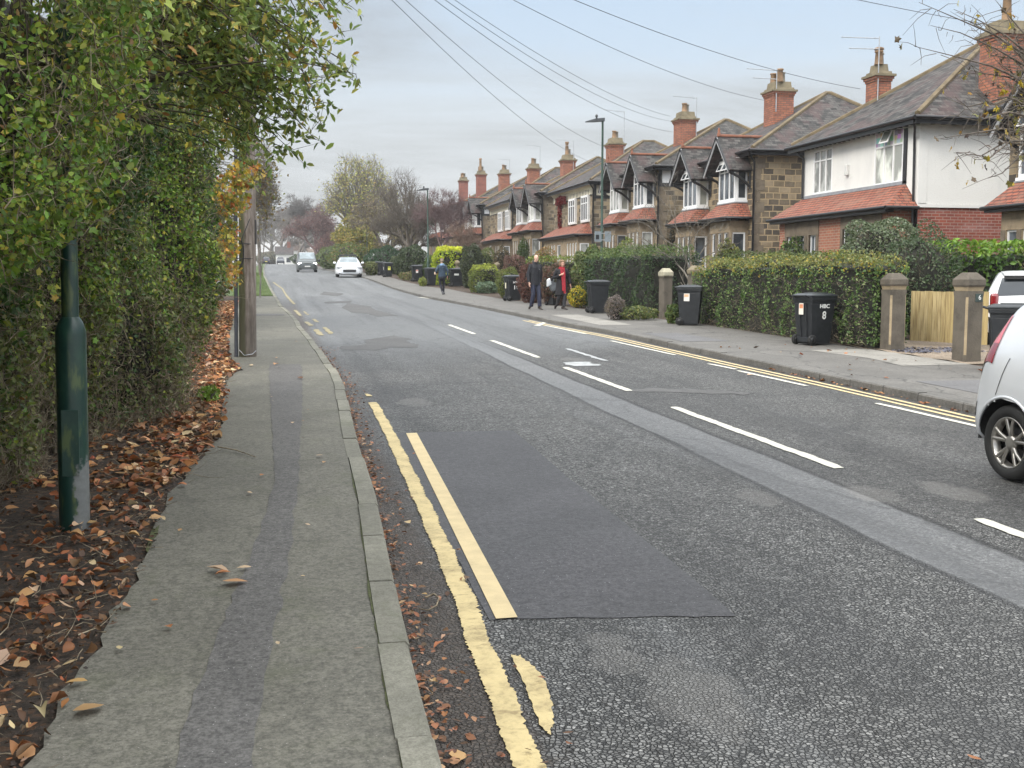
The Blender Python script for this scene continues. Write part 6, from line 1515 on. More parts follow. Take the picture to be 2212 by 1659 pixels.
# cables from the pole to the houses
def cable(label, a, b_, sag=.5, r_=.0075):
    mb = MB(); a, b_ = Vector(a), Vector(b_); n = 24
    mb.tube([a + (b_ - a) * (i / n) - Vector((0, 0, 4 * sag * (i / n) * (1 - i / n))) for i in range(n + 1)], r_, 5, cap=False)
    return setp(mb.build('overhead_cable', M_GUTTER), label, 'cable', 'overhead cables fanning from the telegraph pole to the houses')
cable('overhead cable reaching farthest left, ending at the house with tall red pot', POLE_TOP, PX(1283, 352, 19.5), .8)
cable('overhead cable second from the left, ending behind the street lamp head', POLE_TOP, PX(1330, 325, 19.5), .8)
cable('lowest of the three close overhead cables running to the second gabled house', POLE_TOP, PX(1452, 285, 20.5), .9)
cable('middle one of the three close overhead cables running to the chimneys', POLE_TOP, PX(1449, 262, 20.8), .8)
cable('upper one of the three close overhead cables running to the chimneys', POLE_TOP, PX(1447, 251, 20.9), .65)
cable('overhead cable ending at the chimney of the nearest gabled stone house', POLE_TOP, PX(1652, 217, 20.8), .6)
cable('overhead cable crossing above the nearest gabled stone house to the white house', POLE_TOP, PX(1858, 192, 20.2), .55)
cable('overhead cable crossing the top right corner towards the big brick chimney', POLE_TOP + Vector((0, 0, .1)), PX(2190, 62, 20.5), .25)

# ------------------------------------------------------------------ vehicles
def car_paint(name, c, metal=.3):
    b = NB(name); return b.done(c, .28, metal=metal, coat=.8)
M_SILVER = car_paint('silver_white_paint', (.64, .66, .69), .3)
M_WHITECAR = car_paint('white_car_paint', (.72, .74, .77), 0)
M_DARKCAR = car_paint('dark_grey_car_paint', (.07, .08, .08), .5)
M_BLUECAR = car_paint('dark_blue_car_paint', (.03, .035, .045), .3)
M_CGLASS = plain('car_glass', (.035, .042, .05), .04, var=.05, spec=.9)
M_TRIM = plain('black_car_trim', (.02, .02, .022), .45)
M_ALLOY = plain('alloy_wheel', (.42, .40, .37), .28, .85, var=.05)
M_ARCH = plain('wheel_well', (.006, .006, .006), .9)
def glow(name, c, e_): b = NB(name); b.done(c, .2); b.set(b.bsdf.inputs['Emission Color'], c + (1,)); b.set(b.bsdf.inputs['Emission Strength'], e_); return b.mat
M_HEADON = glow('lit_headlamp', (.95, .95, 1.0), 5.0)
M_HEAD = plain('headlamp_glass', (.50, .52, .55), .08, var=.2, spec=.9)
b = NB('red_tail_lamp'); p = b.obj(); sp = b.n('ShaderNodeSeparateXYZ', {0: p})
M_TAIL = b.done(b.mix(b.step(sp.outputs[2], 1.085, 1.095), (.20, .006, .012), (.58, .10, .12)), .08, spec=.9, coat=1.0)
M_PLATE = plain('number_plate_white', (.62, .62, .60), .5, var=.02); M_PLATEY = plain('number_plate_yellow', (.62, .48, .06), .5, var=.02)

def catmull(P, n):
    P = np.asarray(P, float); k = len(P); t = np.linspace(0, k - 1, n); i = np.clip(t.astype(int), 0, k - 2); f = (t - i)[:, None]
    a = P[np.clip(i - 1, 0, k - 1)]; b_ = P[i]; c = P[i + 1]; d = P[np.clip(i + 2, 0, k - 1)]
    return .5 * ((2 * b_) + (-a + c) * f + (2 * a - 5 * b_ + 4 * c - d) * f * f + (-a + 3 * b_ - 3 * c + d) * f ** 3)
def car(name, label, cat, loc, rotz, st, wheels, wr, paint, windows, group=None, nu=90, nv=17, heads=None, extras=None, plate=None, lit=False, rims=1, roofmat=None, sub_trim=True):
    "st rows: y, zb, zs, zt, wl, ws, wt ; wheels: y positions; front looks to -y"
    root = thing(name, label, cat, loc, rotz, group)
    st = catmull(np.array(st, float), nu)
    ring = []
    for y, zb, zs, zt, wl, ws, wt in st:
        pts = [(0, zb), (wl * .8, zb), (wl, zb + .08), (wl + .015, zb + (zs - zb) * .55), (ws, zs), (wt + (ws - wt) * .18, zs + (zt - zs) * .80), (wt * .82, zt - .018), (wt * .4, zt - .004), (0, zt)]
        s_ = catmull(pts, nv * 2)
        ring.append(np.array([(x, y, z) for x, z in s_]))
    ring = np.array(ring); nv2 = ring.shape[1]
    # nv2 samples: index of belt ~ 4/8, glass 4/8..5/8+
    full = np.concatenate([ring, ring[:, -2:0:-1] * [-1, 1, 1]], 1); m = full.shape[1]
    V = full.reshape(-1, 3); F = []
    for i in range(nu - 1):
        for j in range(m):
            q = (i * m + j, i * m + (j + 1) % m, (i + 1) * m + (j + 1) % m, (i + 1) * m + j)
            c = V[list(q)].mean(0)
            if abs(c[0]) > .35 and any((c[1] - wy) ** 2 + (c[2] - wr) ** 2 < (wr + .055) ** 2 and c[2] < wr * 2 + .1 for wy in wheels): continue
            F.append(q)
    F.append(tuple(range(m))[::-1]); F.append(tuple((nu - 1) * m + j for j in range(m)))
    me = bpy.data.meshes.new('body'); me.from_pydata([tuple(v) for v in V], [], F); me.materials.append(paint); me.polygons.foreach_set('use_smooth', [True] * (len(F) - 2) + [False] * 2)
    bm = bmesh.new(); bm.from_mesh(me); bmesh.ops.recalc_face_normals(bm, faces=bm.faces); bm.to_mesh(me); bm.free()
    body = link('body', me, root)
    def patch(nm, u0, u1, v0, v1, mat, both=True, offs=.006, parent=None):
        "surface patch over body: u along y (metres), v 0..8 section index"
        i0, i1 = np.searchsorted(st[:, 0], u0), np.searchsorted(st[:, 0], u1); j0, j1 = int(v0 / 8 * (nv2 - 1)), int(round(v1 / 8 * (nv2 - 1)))
        sides = (1, -1) if both else (1,); vs = []; fs = []
        for s_ in sides:
            if v1 < 6: vs = []; fs = []
            base = len(vs); sub = ring[i0:i1 + 1, j0:j1 + 1].copy()
            if sub.shape[0] < 2 or sub.shape[1] < 2: continue
            du = np.gradient(sub, axis=0); dv = np.gradient(sub, axis=1); nn = np.cross(dv, du); nn /= np.linalg.norm(nn, axis=2)[..., None] + 1e-9
            if nn[..., 0].mean() < 0 and nn[..., 2].mean() <= 0: nn = -nn
            if nn[..., 2].mean() < -.1: nn = -nn
            sub = sub + nn * offs; sub[..., 0] *= s_
            a, b_ = sub.shape[:2]; vs += [tuple(q) for q in sub.reshape(-1, 3)]
            for i in range(a - 1):
                for j in range(b_ - 1):
                    q = (base + i * b_ + j, base + i * b_ + j + 1, base + (i + 1) * b_ + j + 1, base + (i + 1) * b_ + j); fs.append(q if s_ > 0 else q[::-1])
            if v1 < 6: mb = MB(); mb.add(vs, fs, 0, True); mb.build(nm, mat, parent or root)
        if v1 >= 6: mb = MB(); mb.add(vs, fs, 0, True); return mb.build(nm, mat, parent or root)
    for w_ in windows: patch(*w_)
    for wy in wheels:
        for s_ in (-1, 1):
            lin = MB(); xo = np.interp(wy, st[:, 0], st[:, 4])
            arc = [(wy + (wr + .06) * math.cos(R(a_)), wr + (wr + .06) * math.sin(R(a_))) for a_ in range(-2, 188, 8)]
            for q0, q1 in zip(arc, arc[1:]):
                lin.poly([(s_ * (xo - .02), *q0), (s_ * (xo - .02), *q1), (s_ * .35, *q1), (s_ * .35, *q0)]); lin.poly([(s_ * .35, *q0), (s_ * .35, *q1), (s_ * .35, wy, wr)])
            lin.build('wheel_well', M_ARCH, body)
        for s_ in (-1, 1):
            # arch lip hugging the body side
            pts = []
            for k in range(25):
                a = R(-22 + 224 * k / 24); yy, z = wy + (wr + .062) * math.cos(a), wr + (wr + .062) * math.sin(a)
                if z < .18: continue
                i = min(nu - 1, max(0, np.searchsorted(st[:, 0], yy))); row = ring[i]; rz_ = row[: int(nv2 * .62)]; xx = np.interp(z, rz_[3:, 2], rz_[3:, 0])
                pts.append((s_ * (xx - .004), yy, z))
            if len(pts) > 3: lp = MB(); lp.tube(pts, .014, 6); lp.build('arch_lip', paint, body)
            xo = np.interp(wy, st[:, 0], st[:, 4]) - .015
            w = MB(); ww = .19
            prof = [(wr * .66, s_ * (xo - ww)), (wr * .9, s_ * (xo - ww)), (wr * .985, s_ * (xo - ww + .03)), (wr, s_ * (xo - ww / 2)), (wr * .985, s_ * (xo - .03)), (wr * .93, s_ * (xo - .004)), (wr * .80, s_ * (xo + .002)), (wr * .68, s_ * (xo - .012)), (wr * .66, s_ * (xo - .05))]
            w.lathe(prof, (0, wy, wr), 40, axis='x', cap=False); wo = w.build('wheel', M_RUB, root)
            r_ = MB(); x1 = s_ * (xo - .012); x2 = s_ * (xo - .075)
            r_.lathe([(wr * .60, x2), (wr * .685, x1), (wr * .66, x1 + s_ * .004), (wr * .615, x1 - s_ * .01), (wr * .58, x2)], (0, wy, wr), 40, axis='x', cap=False)
            r_.lathe([(.01, x2 - s_ * .02), (wr * .20, x2 - s_ * .02), (wr * .19, s_ * (xo - .03)), (wr * .12, s_ * (xo - .024)), (.01, s_ * (xo - .024))], (0, wy, wr), 20, axis='x')
            for k in range(5):
                for dd in (-.17, .17):
                    a = 2 * math.pi * k / 5 + .3; a2 = a + dd; a1 = a + dd * .25
                    c0 = Vector((s_ * (xo - .045), wy + wr * .16 * math.cos(a1), wr + wr * .16 * math.sin(a1))); c1 = Vector((s_ * (xo - .028), wy + wr * .40 * math.cos(a2 * 1.0), wr + wr * .40 * math.sin(a2))); c2 = Vector((s_ * (xo - .025), wy + wr * .64 * math.cos(a + dd * 1.3), wr + wr * .64 * math.sin(a + dd * 1.3)))
                    r_.tube([c0, c1, c2], [wr * .065, wr * .055, wr * .05], 6)
            r_.build('rim', M_ALLOY, wo)
            bk = MB(); bk.lathe([(.01, s_ * (xo - .10)), (wr * .62, s_ * (xo - .10)), (wr * .62, s_ * (xo - .105)), (.01, s_ * (xo - .105))], (0, wy, wr), 24, axis='x'); bk.build('brake_shadow_disc', M_TRIM, wo)
    for nm, x, y, z, a, b_, c, mat in (extras or []):
        for s_ in ((-1, 1) if x else (1,)):
            mb = MB(); mb.box(s_ * x - a / 2, s_ * x + a / 2, y - b_ / 2, y + b_ / 2, z - c / 2, z + c / 2); mb.build(nm, mat, root, bevel=min(a, b_, c) * .4)
    return root, patch, ring, st

# stations                y     zb    zs    zt    wl    ws    wt
HATCH = [(-3.06, 0.3, 0.46, 0.58, 0.52, 0.5, 0.4), (-3.02, 0.22, 0.55, 0.72, 0.66, 0.64, 0.56), (-2.85, 0.18, 0.66, 0.82, 0.76, 0.74, 0.66), (-2.5, 0.17, 0.74, 0.92, 0.8, 0.77, 0.7), (-2.0, 0.16, 0.84, 1.0, 0.805, 0.78, 0.7), (-1.6, 0.16, 0.88, 1.26, 0.81, 0.785, 0.62), (-1.2, 0.16, 0.9, 1.44, 0.81, 0.785, 0.58), (-0.6, 0.16, 0.92, 1.49, 0.81, 0.785, 0.58), (-0.1, 0.17, 0.95, 1.485, 0.81, 0.785, 0.57), (0.176, 0.2, 0.99, 1.44, 0.81, 0.78, 0.56), (0.288, 0.24, 1.0, 1.34, 0.8, 0.765, 0.55), (0.368, 0.27, 0.94, 1.12, 0.79, 0.745, 0.6), (0.424, 0.28, 0.8, 0.92, 0.76, 0.715, 0.62), (0.46, 0.32, 0.66, 0.74, 0.7, 0.65, 0.56), (0.472, 0.4, 0.56, 0.62, 0.58, 0.53, 0.46)]
side_w = [('side_window', -1.45, -.62, 4.15, 5.3, M_CGLASS), ('side_window', -.56, -.22, 4.15, 5.3, M_CGLASS)]
near, patch, ring, st = car('silver_hatchback', 'silver white hatchback at the right edge of the photo, rear corner and alloy wheel visible', 'car', (6.49, 7.46, zg(7.46) + .004), 0, HATCH, (0.0, -2.38), .305, M_SILVER,
    side_w + [('windscreen', -1.95, -1.28, 6.1, 8, M_CGLASS), ('rear_window', .24, .36, 6.2, 8, M_CGLASS)], nu=230, nv=30,
    extras=[('rear_bumper', 0, .45, .40, 1.2, .06, .20, M_TRIM), ('number_plate', 0, .478, .62, .52, .02, .11, M_PLATEY), ('door_mirror', .88, -1.45, .98, .20, .12, .14, M_SILVER)])
tl = patch('tail_light', .20, .46, 3.85, 4.85, M_TAIL, offs=.008)
# shoulder crease, door seam and bumper seam as thin dark gaps
mb = MB()
def on_side(y, z, s_=-1, off=.004):
    i = min(len(st) - 1, np.searchsorted(st[:, 0], y)); row = ring[i]; k = int(len(row) * .7); return (s_ * (np.interp(z, row[3:k, 2], row[3:k, 0]) + off), y, z)
mb.tube([on_side(.12 - .10 * t, .68 + .30 * t) for t in np.linspace(0, 1, 8)] , .003, 4); mb.tube([on_side(.37 + .02 * t, .60 - .12 * t) for t in np.linspace(0, 1, 5)], .003, 4); mb.tube([on_side(-.55, z) for z in np.linspace(.3, .98, 9)], .004, 4)
mb.build('panel_gap', M_TRIM, near)

WAGON = [(-3.75, .34, .50, .60, .50, .48, .40), (-3.70, .22, .58, .72, .70, .68, .60), (-3.5, .18, .66, .82, .84, .82, .70), (-3.0, .17, .76, .93, .90, .87, .74), (-2.3, .17, .86, 1.02, .905, .88, .74), (-1.8, .17, .90, 1.28, .905, .88, .66), (-1.3, .17, .92, 1.44, .905, .88, .62), (-.4, .17, .94, 1.47, .905, .88, .62), (.2, .18, .97, 1.45, .90, .87, .60), (.6, .24, 1.0, 1.36, .88, .84, .56), (.8, .28, .90, 1.05, .84, .80, .60), (.92, .36, .62, .70, .68, .64, .54)]
van_st = [(-3.98, .36, .52, .66, .60, .58, .50), (-3.92, .24, .66, .86, .80, .78, .68), (-3.7, .20, .84, 1.06, .92, .88, .74), (-3.2, .19, 1.00, 1.24, .955, .92, .78), (-2.75, .19, 1.06, 1.62, .955, .93, .74), (-2.35, .19, 1.08, 1.86, .955, .94, .78), (-1.6, .19, 1.10, 1.90, .955, .94, .80), (.4, .20, 1.10, 1.90, .955, .94, .80), (.95, .24, 1.10, 1.86, .95, .92, .78), (1.05, .40, 1.0, 1.3, .90, .88, .74)]
silver_p = G(760, 599, .004)
wc, patch, ring, st = car('parked_estate_car', 'silver white car parked facing the camera on the right with roof bars', 'car', Vector((5.55, 77 + 3.7, zg(79) + .004)), R(-2), WAGON, (0.0, -2.72), .32, M_WHITECAR,
    [('side_window', -1.8, -.9, 4.2, 5.3, M_CGLASS), ('side_window', -.8, .1, 4.2, 5.3, M_CGLASS)], nu=90, nv=16,
    extras=[('headlight', .68, -3.62, .68, .42, .26, .13, M_HEAD), ('grille', 0, -3.76, .42, .90, .06, .17, M_TRIM), ('upper_grille', 0, -3.70, .63, .72, .06, .05, M_TRIM), ('number_plate', 0, -3.785, .56, .52, .02, .11, M_PLATE), ('fog_lamp', .68, -3.62, .34, .20, .06, .08, M_TRIM), ('door_mirror', 1.0, -1.75, 1.02, .20, .14, .15, M_WHITECAR), ('front_bumper_lip', 0, -3.66, .24, 1.5, .08, .08, M_TRIM), ('roof_bar', 0, -1.0, 1.60, 1.25, .07, .06, M_TRIM), ('roof_bar', 0, -.1, 1.58, 1.25, .07, .06, M_TRIM), ('roof_rail', .56, -.5, 1.51, .05, 1.5, .05, M_TRIM)])
patch('windscreen', -2.3, -1.35, 5.9, 8, M_GLASS_W)
vp = Vector((3.45, 105.6 + 3.9, zg(106) + .004))
vn, patch, ring, st = car('people_carrier_van', 'dark grey van with both headlights lit driving towards the camera', 'van', vp, R(0), van_st, (0.0, -3.1), .34, M_DARKCAR,
    [('side_window', -2.6, -1.6, 4.2, 5.3, M_CGLASS), ('side_window', -1.4, .4, 4.2, 5.3, M_CGLASS)], nu=90, nv=16,
    extras=[('headlight', .70, -3.84, .80, .36, .16, .20, M_HEADON), ('grille', 0, -3.93, .76, .80, .06, .18, M_TRIM), ('lower_grille', 0, -3.93, .38, 1.3, .08, .22, M_TRIM), ('number_plate', 0, -3.985, .54, .52, .02, .11, M_PLATE), ('silver_bumper_strip', 0, -3.95, .26, 1.1, .06, .05, M_ALU), ('door_mirror', 1.13, -2.6, 1.12, .26, .14, .24, M_TRIM), ('roof_edge', 0, -2.32, 1.88, 1.4, .1, .05, M_WHITECAR)])
patch('windscreen', -3.16, -2.40, 5.9, 8, M_GLASS_W)
fp = PY(575, 566, 231); fcx, patch, ring, st = car('distant_car', 'tiny dark car with pale roof at the crest of the road', 'car', Vector((fp.x, 231, zg(231) + .004)), R(180), HATCH, (0.0, -2.38), .31, M_BLUECAR,
    side_w + [('rear_window', .24, .36, 6.2, 8, M_CGLASS)], nu=50, nv=10, extras=[('tail_light', .6, .41, .85, .2, .1, .2, M_TAIL), ('number_plate', 0, .478, .55, .5, .02, .11, M_PLATEY), ('pale_roof', 0, -.5, 1.49, 1.0, 1.4, .03, M_WHITECAR)])
# white car standing in the drive behind the gatepost numbered 6, seen from behind
dp = PY(2228, 660, 17.6)
SUVW = [(y, zb, zs * 1.02, zt * 1.0, wl * 1.1, ws * 1.1, wt * 1.16) for y, zb, zs, zt, wl, ws, wt in HATCH]
dc, patch, ring, st = car('drive_parked_car', 'white car in the drive seen from behind past the gatepost numbered 6', 'car', Vector((dp.x + .62, 18.3, zg(17.5) + .10)), R(180 - 36), SUVW, (0.0, -2.5), .33, M_WHITECAR,
    side_w, nu=120, nv=18, extras=[('rear_wiper', .0, .385, 1.10, .42, .03, .035, M_TRIM), ('tail_light', .72, .40, .90, .16, .14, .3, M_TAIL), ('number_plate', 0, .485, .66, .5, .02, .11, M_PLATEY), ('lower_bumper', 0, .46, .42, 1.35, .08, .22, M_TRIM)])
patch('rear_window', .27, .40, 5.6, 8, M_CGLASS)
mb = MB(); mb.prism([(-.62, .14, 1.465), (.62, .14, 1.465), (.56, .38, 1.42), (-.56, .38, 1.42)], (0, 0, -.035)); mb.build('roof_spoiler', M_WHITECAR, dc)
mb = MB(); mb.prism([(-.56, .35, 1.39), (.56, .35, 1.39), (.56, .385, 1.37), (-.56, .385, 1.37)], (0, 0, -.05)); mb.build('spoiler_shadow_trim', M_TRIM, dc)
mb = MB(); mb.tube([(0, .05, 1.46), (.0, .12, 1.66)], .006, 5); mb.lathe([(.04, 1.45), (.03, 1.49), (.006, 1.505)], (0, .05, 0), 10); mb.build('roof_aerial', M_TRIM, dc)

# ------------------------------------------------------------------ people
def ell(mb, c, r, n=14, m=8, rot=None):
    vs = []; c = Vector(c)
    for j in range(m + 1):
        ph = math.pi * j / m
        for i in range(n):
            a = 2 * math.pi * i / n; v = Vector((r[0] * math.sin(ph) * math.cos(a), r[1] * math.sin(ph) * math.sin(a), r[2] * math.cos(ph)))
            if rot is not None: v = rot @ v
            vs.append(c + v)
    fs = [(j * n + i, (j + 1) * n + i, (j + 1) * n + (i + 1) % n, j * n + (i + 1) % n) for j in range(m) for i in range(n)]
    mb.add(vs, fs, 0, True)
def lofts(mb, pts, rs, n=14):
    "elliptical tapered limb: rs = [(rx, ry)...] rx across (x), ry depth (y)"
    P = [Vector(p) for p in pts]; rings = []
    for i, p in enumerate(P):
        t = (P[min(i + 1, len(P) - 1)] - P[max(i - 1, 0)]).normalized()
        ax = Vector((1, 0, 0)); ax = (ax - t * ax.dot(t)).normalized(); ay = t.cross(ax)
        rx, ry = rs[i] if isinstance(rs[i], tuple) else (rs[i], rs[i])
        rings.append([p + ax * rx * math.cos(2 * math.pi * k / n) + ay * ry * math.sin(2 * math.pi * k / n) for k in range(n)])
    vs = [q for r_ in rings for q in r_]
    fs = [(i * n + k, i * n + (k + 1) % n, (i + 1) * n + (k + 1) % n, (i + 1) * n + k) for i in range(len(P) - 1) for k in range(n)]
    mb.add(vs, fs, 0, True); mb.add(rings[0][::-1], [tuple(range(n))]); mb.add(rings[-1], [tuple(range(n))])
def remeshed(mb, name, mat, parent, vox=.012, sm=3):
    o = mb.build(name, mat, parent)
    q = o.modifiers.new('r', 'REMESH'); q.mode = 'VOXEL'; q.voxel_size = vox; q.use_smooth_shade = True
    q = o.modifiers.new('s', 'SMOOTH'); q.iterations = sm; q.factor = .5
    return o
def hand(mb, wrist, dirv, side, curl=.5):
    "palm, thumb and four separate bent fingers; dirv points from wrist to fingertips"
    d = Vector(dirv).normalized(); a = Vector((0, 1, 0)); a = (a - d * a.dot(d)).normalized(); s_ = d.cross(a) * side
    w = Vector(wrist); pc = w + d * .05
    lofts(mb, [w, w + d * .04, w + d * .095], [(.020, .026), (.018, .040), (.016, .040)], 10)
    for k, L in enumerate((.072, .082, .076, .060)):
        b0 = w + d * .085 + a * (-.030 + k * .020)
        p1 = b0 + d * L * .42 + s_ * .004; p2 = p1 + (d * math.cos(curl) + s_ * math.sin(curl)) * L * .34; p3 = p2 + (d * math.cos(curl * 1.9) + s_ * math.sin(curl * 1.9)) * L * .26
        mb.tube([b0, p1, p2, p3], [.0095, .009, .0085, .007], 7)
    t0 = w + d * .025 - a * .030; t1 = t0 + (d * .6 - a * .6 + s_ * .4).normalized() * .038; t2 = t1 + (d * .9 + s_ * .5).normalized() * .030
    mb.tube([t0, t1, t2], [.013, .011, .008], 7)
def head(mb, c, pitch=0.0, yaw=0.0):
    "head facing -y: skull, jaw, nose, ears, brow"
    rot = Matrix.Rotation(yaw, 3, 'Z') @ Matrix.Rotation(pitch, 3, 'X'); c = Vector(c)
    T = lambda p: c + rot @ Vector(p)
    ell(mb, T((0, .012, .022)), (.074, .094, .092), rot=rot); ell(mb, T((0, -.022, -.045)), (.056, .062, .064), rot=rot); ell(mb, T((0, -.058, -.083)), (.028, .026, .024), rot=rot)
    mb.tube([T((0, -.078, .018)), T((0, -.100, -.020)), T((0, -.086, -.030))], [.009, .015, .012], 7)
    for s_ in (-1, 1):
        ell(mb, T((s_ * .076, .012, -.008)), (.010, .020, .032), 8, 6, rot); ell(mb, T((s_ * .040, -.060, -.020)), (.024, .024, .022), 8, 6, rot); ell(mb, T((s_ * .030, -.076, .030)), (.022, .014, .010), 8, 6, rot)
    ell(mb, T((0, -.080, -.052)), (.024, .012, .007), 8, 6, rot); ell(mb, T((0, -.078, -.064)), (.022, .012, .007), 8, 6, rot)
    return T
def face(root, T, lip=(.40, .13, .11)):
    mb = MB()
    for s_ in (-1, 1): ell(mb, T((s_ * .030, -.080, .010)), (.012, .008, .007), 8, 6)
    mb.build('eyes', plain('eye_dark', (.05, .04, .04), .2), root)
    mb = MB(); ell(mb, T((0, -.0895, -.058)), (.022, .006, .006), 8, 6); mb.build('lips', plain('lips', lip, .5), root)
def skin_mat(name, c): return plain(name, c, .55, var=.10, vs=30)
M_SKIN = skin_mat('skin', (.56, .32, .235))
M_SKIN2 = skin_mat('pale_skin', (.60, .37, .28))
def cloth(name, c, var=.25, rough=.85):
    b = NB(name); p = b.obj(); n = b.noise(p, 9, 5, .6); return b.done(b.mix(b.step(n, .3, .7), tuple(x * (1 - var) for x in c), tuple(x * (1 + var) for x in c)), rough, b.bump(b.noise(b.scale(p, (1, 1, .6)), 14, 4, .6), .5, .03))

# man in a black jacket walking to the camera, head bowed
mp0 = G(1156, 668, .105); S_ = 1.0
man = thing('person', 'bald man in a black jacket and navy trousers walking with lowered head', 'person', mp0, R(14))
def body_man(mb):
    head_c = (0, -.075, 1.655); T = head(mb, head_c, R(24), R(4))
    lofts(mb, [(0, .0, 1.40), (0, -.01, 1.50), (0, -.05, 1.60)], [.060, .056, .058])
    lofts(mb, [(0, .01, .92), (0, .01, 1.05), (0, 0, 1.20), (0, 0, 1.36), (0, .0, 1.45)], [(.155, .10), (.15, .10), (.165, .11), (.19, .11), (.10, .07)])
    for s_ in (-1, 1): ell(mb, (s_ * .185, 0, 1.39), (.065, .06, .065))
    L = [((-.20, 0, 1.39), (-.265, .03, 1.12), (-.275, -.04, .87)), ((.20, 0, 1.39), (.255, .05, 1.12), (.25, .09, .86))]
    for s_, (a, b_, c) in zip((-1, 1), L):
        lofts(mb, [a, b_, c], [.048, .038, .027]); d = (Vector(c) - Vector(b_)); hand(mb, c, d, -s_, .55)
    legs = [((-.09, .01, .92), (-.10, -.05, .50), (-.11, .10, .10)), ((.09, .01, .92), (.10, -.10, .50), (.10, -.16, .09))]
    for a, b_, c in legs: lofts(mb, [a, b_, c], [(.085, .09), (.058, .062), (.036, .04)])
    return T
mb = MB(); T = body_man(mb); bo = remeshed(mb, 'body', M_SKIN2, man, .0065, 2)
face(man, T)
mb = MB(); lofts(mb, [(0, .01, .78), (0, .012, .88), (0, .012, 1.02), (0, .005, 1.20), (0, .0, 1.36), (0, .0, 1.44), (0, -.005, 1.50)], [(.205, .145), (.205, .15), (.20, .15), (.215, .155), (.235, .145), (.16, .11), (.09, .085)], 20)
for s_, (a, b_, c) in zip((-1, 1), [((-.19, 0, 1.40), (-.285, .03, 1.12), (-.285, -.035, .89)), ((.19, 0, 1.40), (.275, .055, 1.12), (.262, .085, .88))]): lofts(mb, [a, b_, c], [(.085, .085), (.068, .07), (.052, .055)]); ell(mb, a, (.085, .08, .08))
M_JK = cloth('black_jacket', (.016, .017, .022)); jk = remeshed(mb, 'jacket', M_JK, man, .012, 3)
mb = MB(); lofts(mb, [(0, .02, 1.44), (0, .0, 1.50), (0, -.01, 1.555)], [(.11, .10), (.095, .095), (.088, .09)], 16); mb.build('collar', M_JK, jk)
mb = MB(); mb.box(.07, .11, -.152, -.146, 1.30, 1.312); mb.build('chest_logo', plain('pale_thread', (.4, .4, .4), .6), jk)
mb = MB(); mb.tube([(0, -.150, .80), (0, -.158, 1.1), (0, -.152, 1.35), (0, -.10, 1.50)], .005, 5); mb.build('zip', M_GUTTER, jk)
mb = MB(); lofts(mb, [(0, .01, .98), (0, .01, .90), (0, .01, .82)], [(.165, .12), (.18, .13), (.17, .12)], 18)
for a, b_, c in [((-.095, .01, .90), (-.105, -.05, .50), (-.115, .09, .10)), ((.095, .01, .90), (.105, -.10, .50), (.105, -.15, .09))]: lofts(mb, [a, ((a[0] + b_[0]) / 2, (a[1] + b_[1]) / 2, (a[2] + b_[2]) / 2), b_, c], [(.100, .105), (.092, .10), (.080, .085), (.072, .08)], 16)
remeshed(mb, 'trousers', cloth('navy_trousers', (.018, .022, .045)), man, .012, 2)
def shoe(parent, x, y, z, pitch=0, yaw=0, mat=None, L=.28, name='shoe'):
    mb = MB(); rot = Matrix.Rotation(yaw, 3, 'Z') @ Matrix.Rotation(pitch, 3, 'X')
    pts = [(0, .10, .045), (0, .05, .055), (0, -.04, .045), (0, -.12, .032), (0, L * -.66, .024)]
    P = [Vector((x, y, z)) + rot @ Vector(p) for p in pts]; lofts(mb, P, [(.034, .040), (.040, .050), (.044, .040), (.046, .028), (.030, .018)], 12); ell(mb, P[0], (.036, .036, .042)); ell(mb, P[-1], (.036, .03, .02))
    return remeshed(mb, name, mat or M_SHOE, parent, .009, 1)
M_SHOE = plain('dark_shoe_leather', (.035, .026, .022), .4)
man.scale = (.88, .95, 1)
shoe(man, -.115, .13, .045, R(-28), 0); shoe(man, .105, -.16, .0, R(8), 0)

# woman in black coat with a long red scarf, bag on the shoulder
wp = G(1213, 668, .105); wo = thing('person', 'smiling woman in a black coat with a long red scarf walking beside the man', 'person', wp, R(10))
mb = MB(); T = head(mb, (.0, -.03, 1.49), R(4), R(-6)); lofts(mb, [(0, .0, 1.27), (0, -.01, 1.36), (0, -.015, 1.44)], [.050, .045, .046])
lofts(mb, [(0, .01, .84), (0, .01, .98), (0, 0, 1.10), (0, 0, 1.22), (0, .0, 1.31)], [(.15, .10), (.125, .09), (.145, .10), (.165, .10), (.09, .06)])
for s_ in (-1, 1): ell(mb, (s_ * .165, 0, 1.25), (.055, .055, .055))
lofts(mb, [(-.175, 0, 1.26), (-.27, .05, 1.03), (-.12, -.165, 1.12)], [.042, .034, .024]); hand(mb, (-.12, -.165, 1.12), (.5, -.35, .25), 1, 1.1)
lofts(mb, [(.175, 0, 1.26), (.26, .04, 1.02), (.30, -.02, .80)], [.042, .034, .024]); hand(mb, (.30, -.02, .80), (.10, -.1, -.5), -1, .7)
for a, b_, c in [((-.085, .01, .82), (-.09, -.02, .45), (-.095, .17, .13)), ((.08, .01, .82), (.07, -.10, .46), (.04, -.10, .09))]: lofts(mb, [a, b_, c], [(.08, .085), (.052, .056), (.032, .036)])
remeshed(mb, 'body', M_SKIN, wo, .0065, 2); face(wo, T, (.45, .12, .12))
mb = MB(); ell(mb, T((0, .03, .045)), (.094, .100, .088)); 
for s_ in (-1, 1): ell(mb, T((s_ * .072, .010, -.02)), (.034, .070, .085)); ell(mb, T((s_ * .045, -.050, .075)), (.050, .034, .026))
ell(mb, T((0, .07, -.03)), (.085, .05, .09)); remeshed(mb, 'hair', cloth('blonde_brown_hair', (.20, .125, .07), .4), wo, .009, 1)
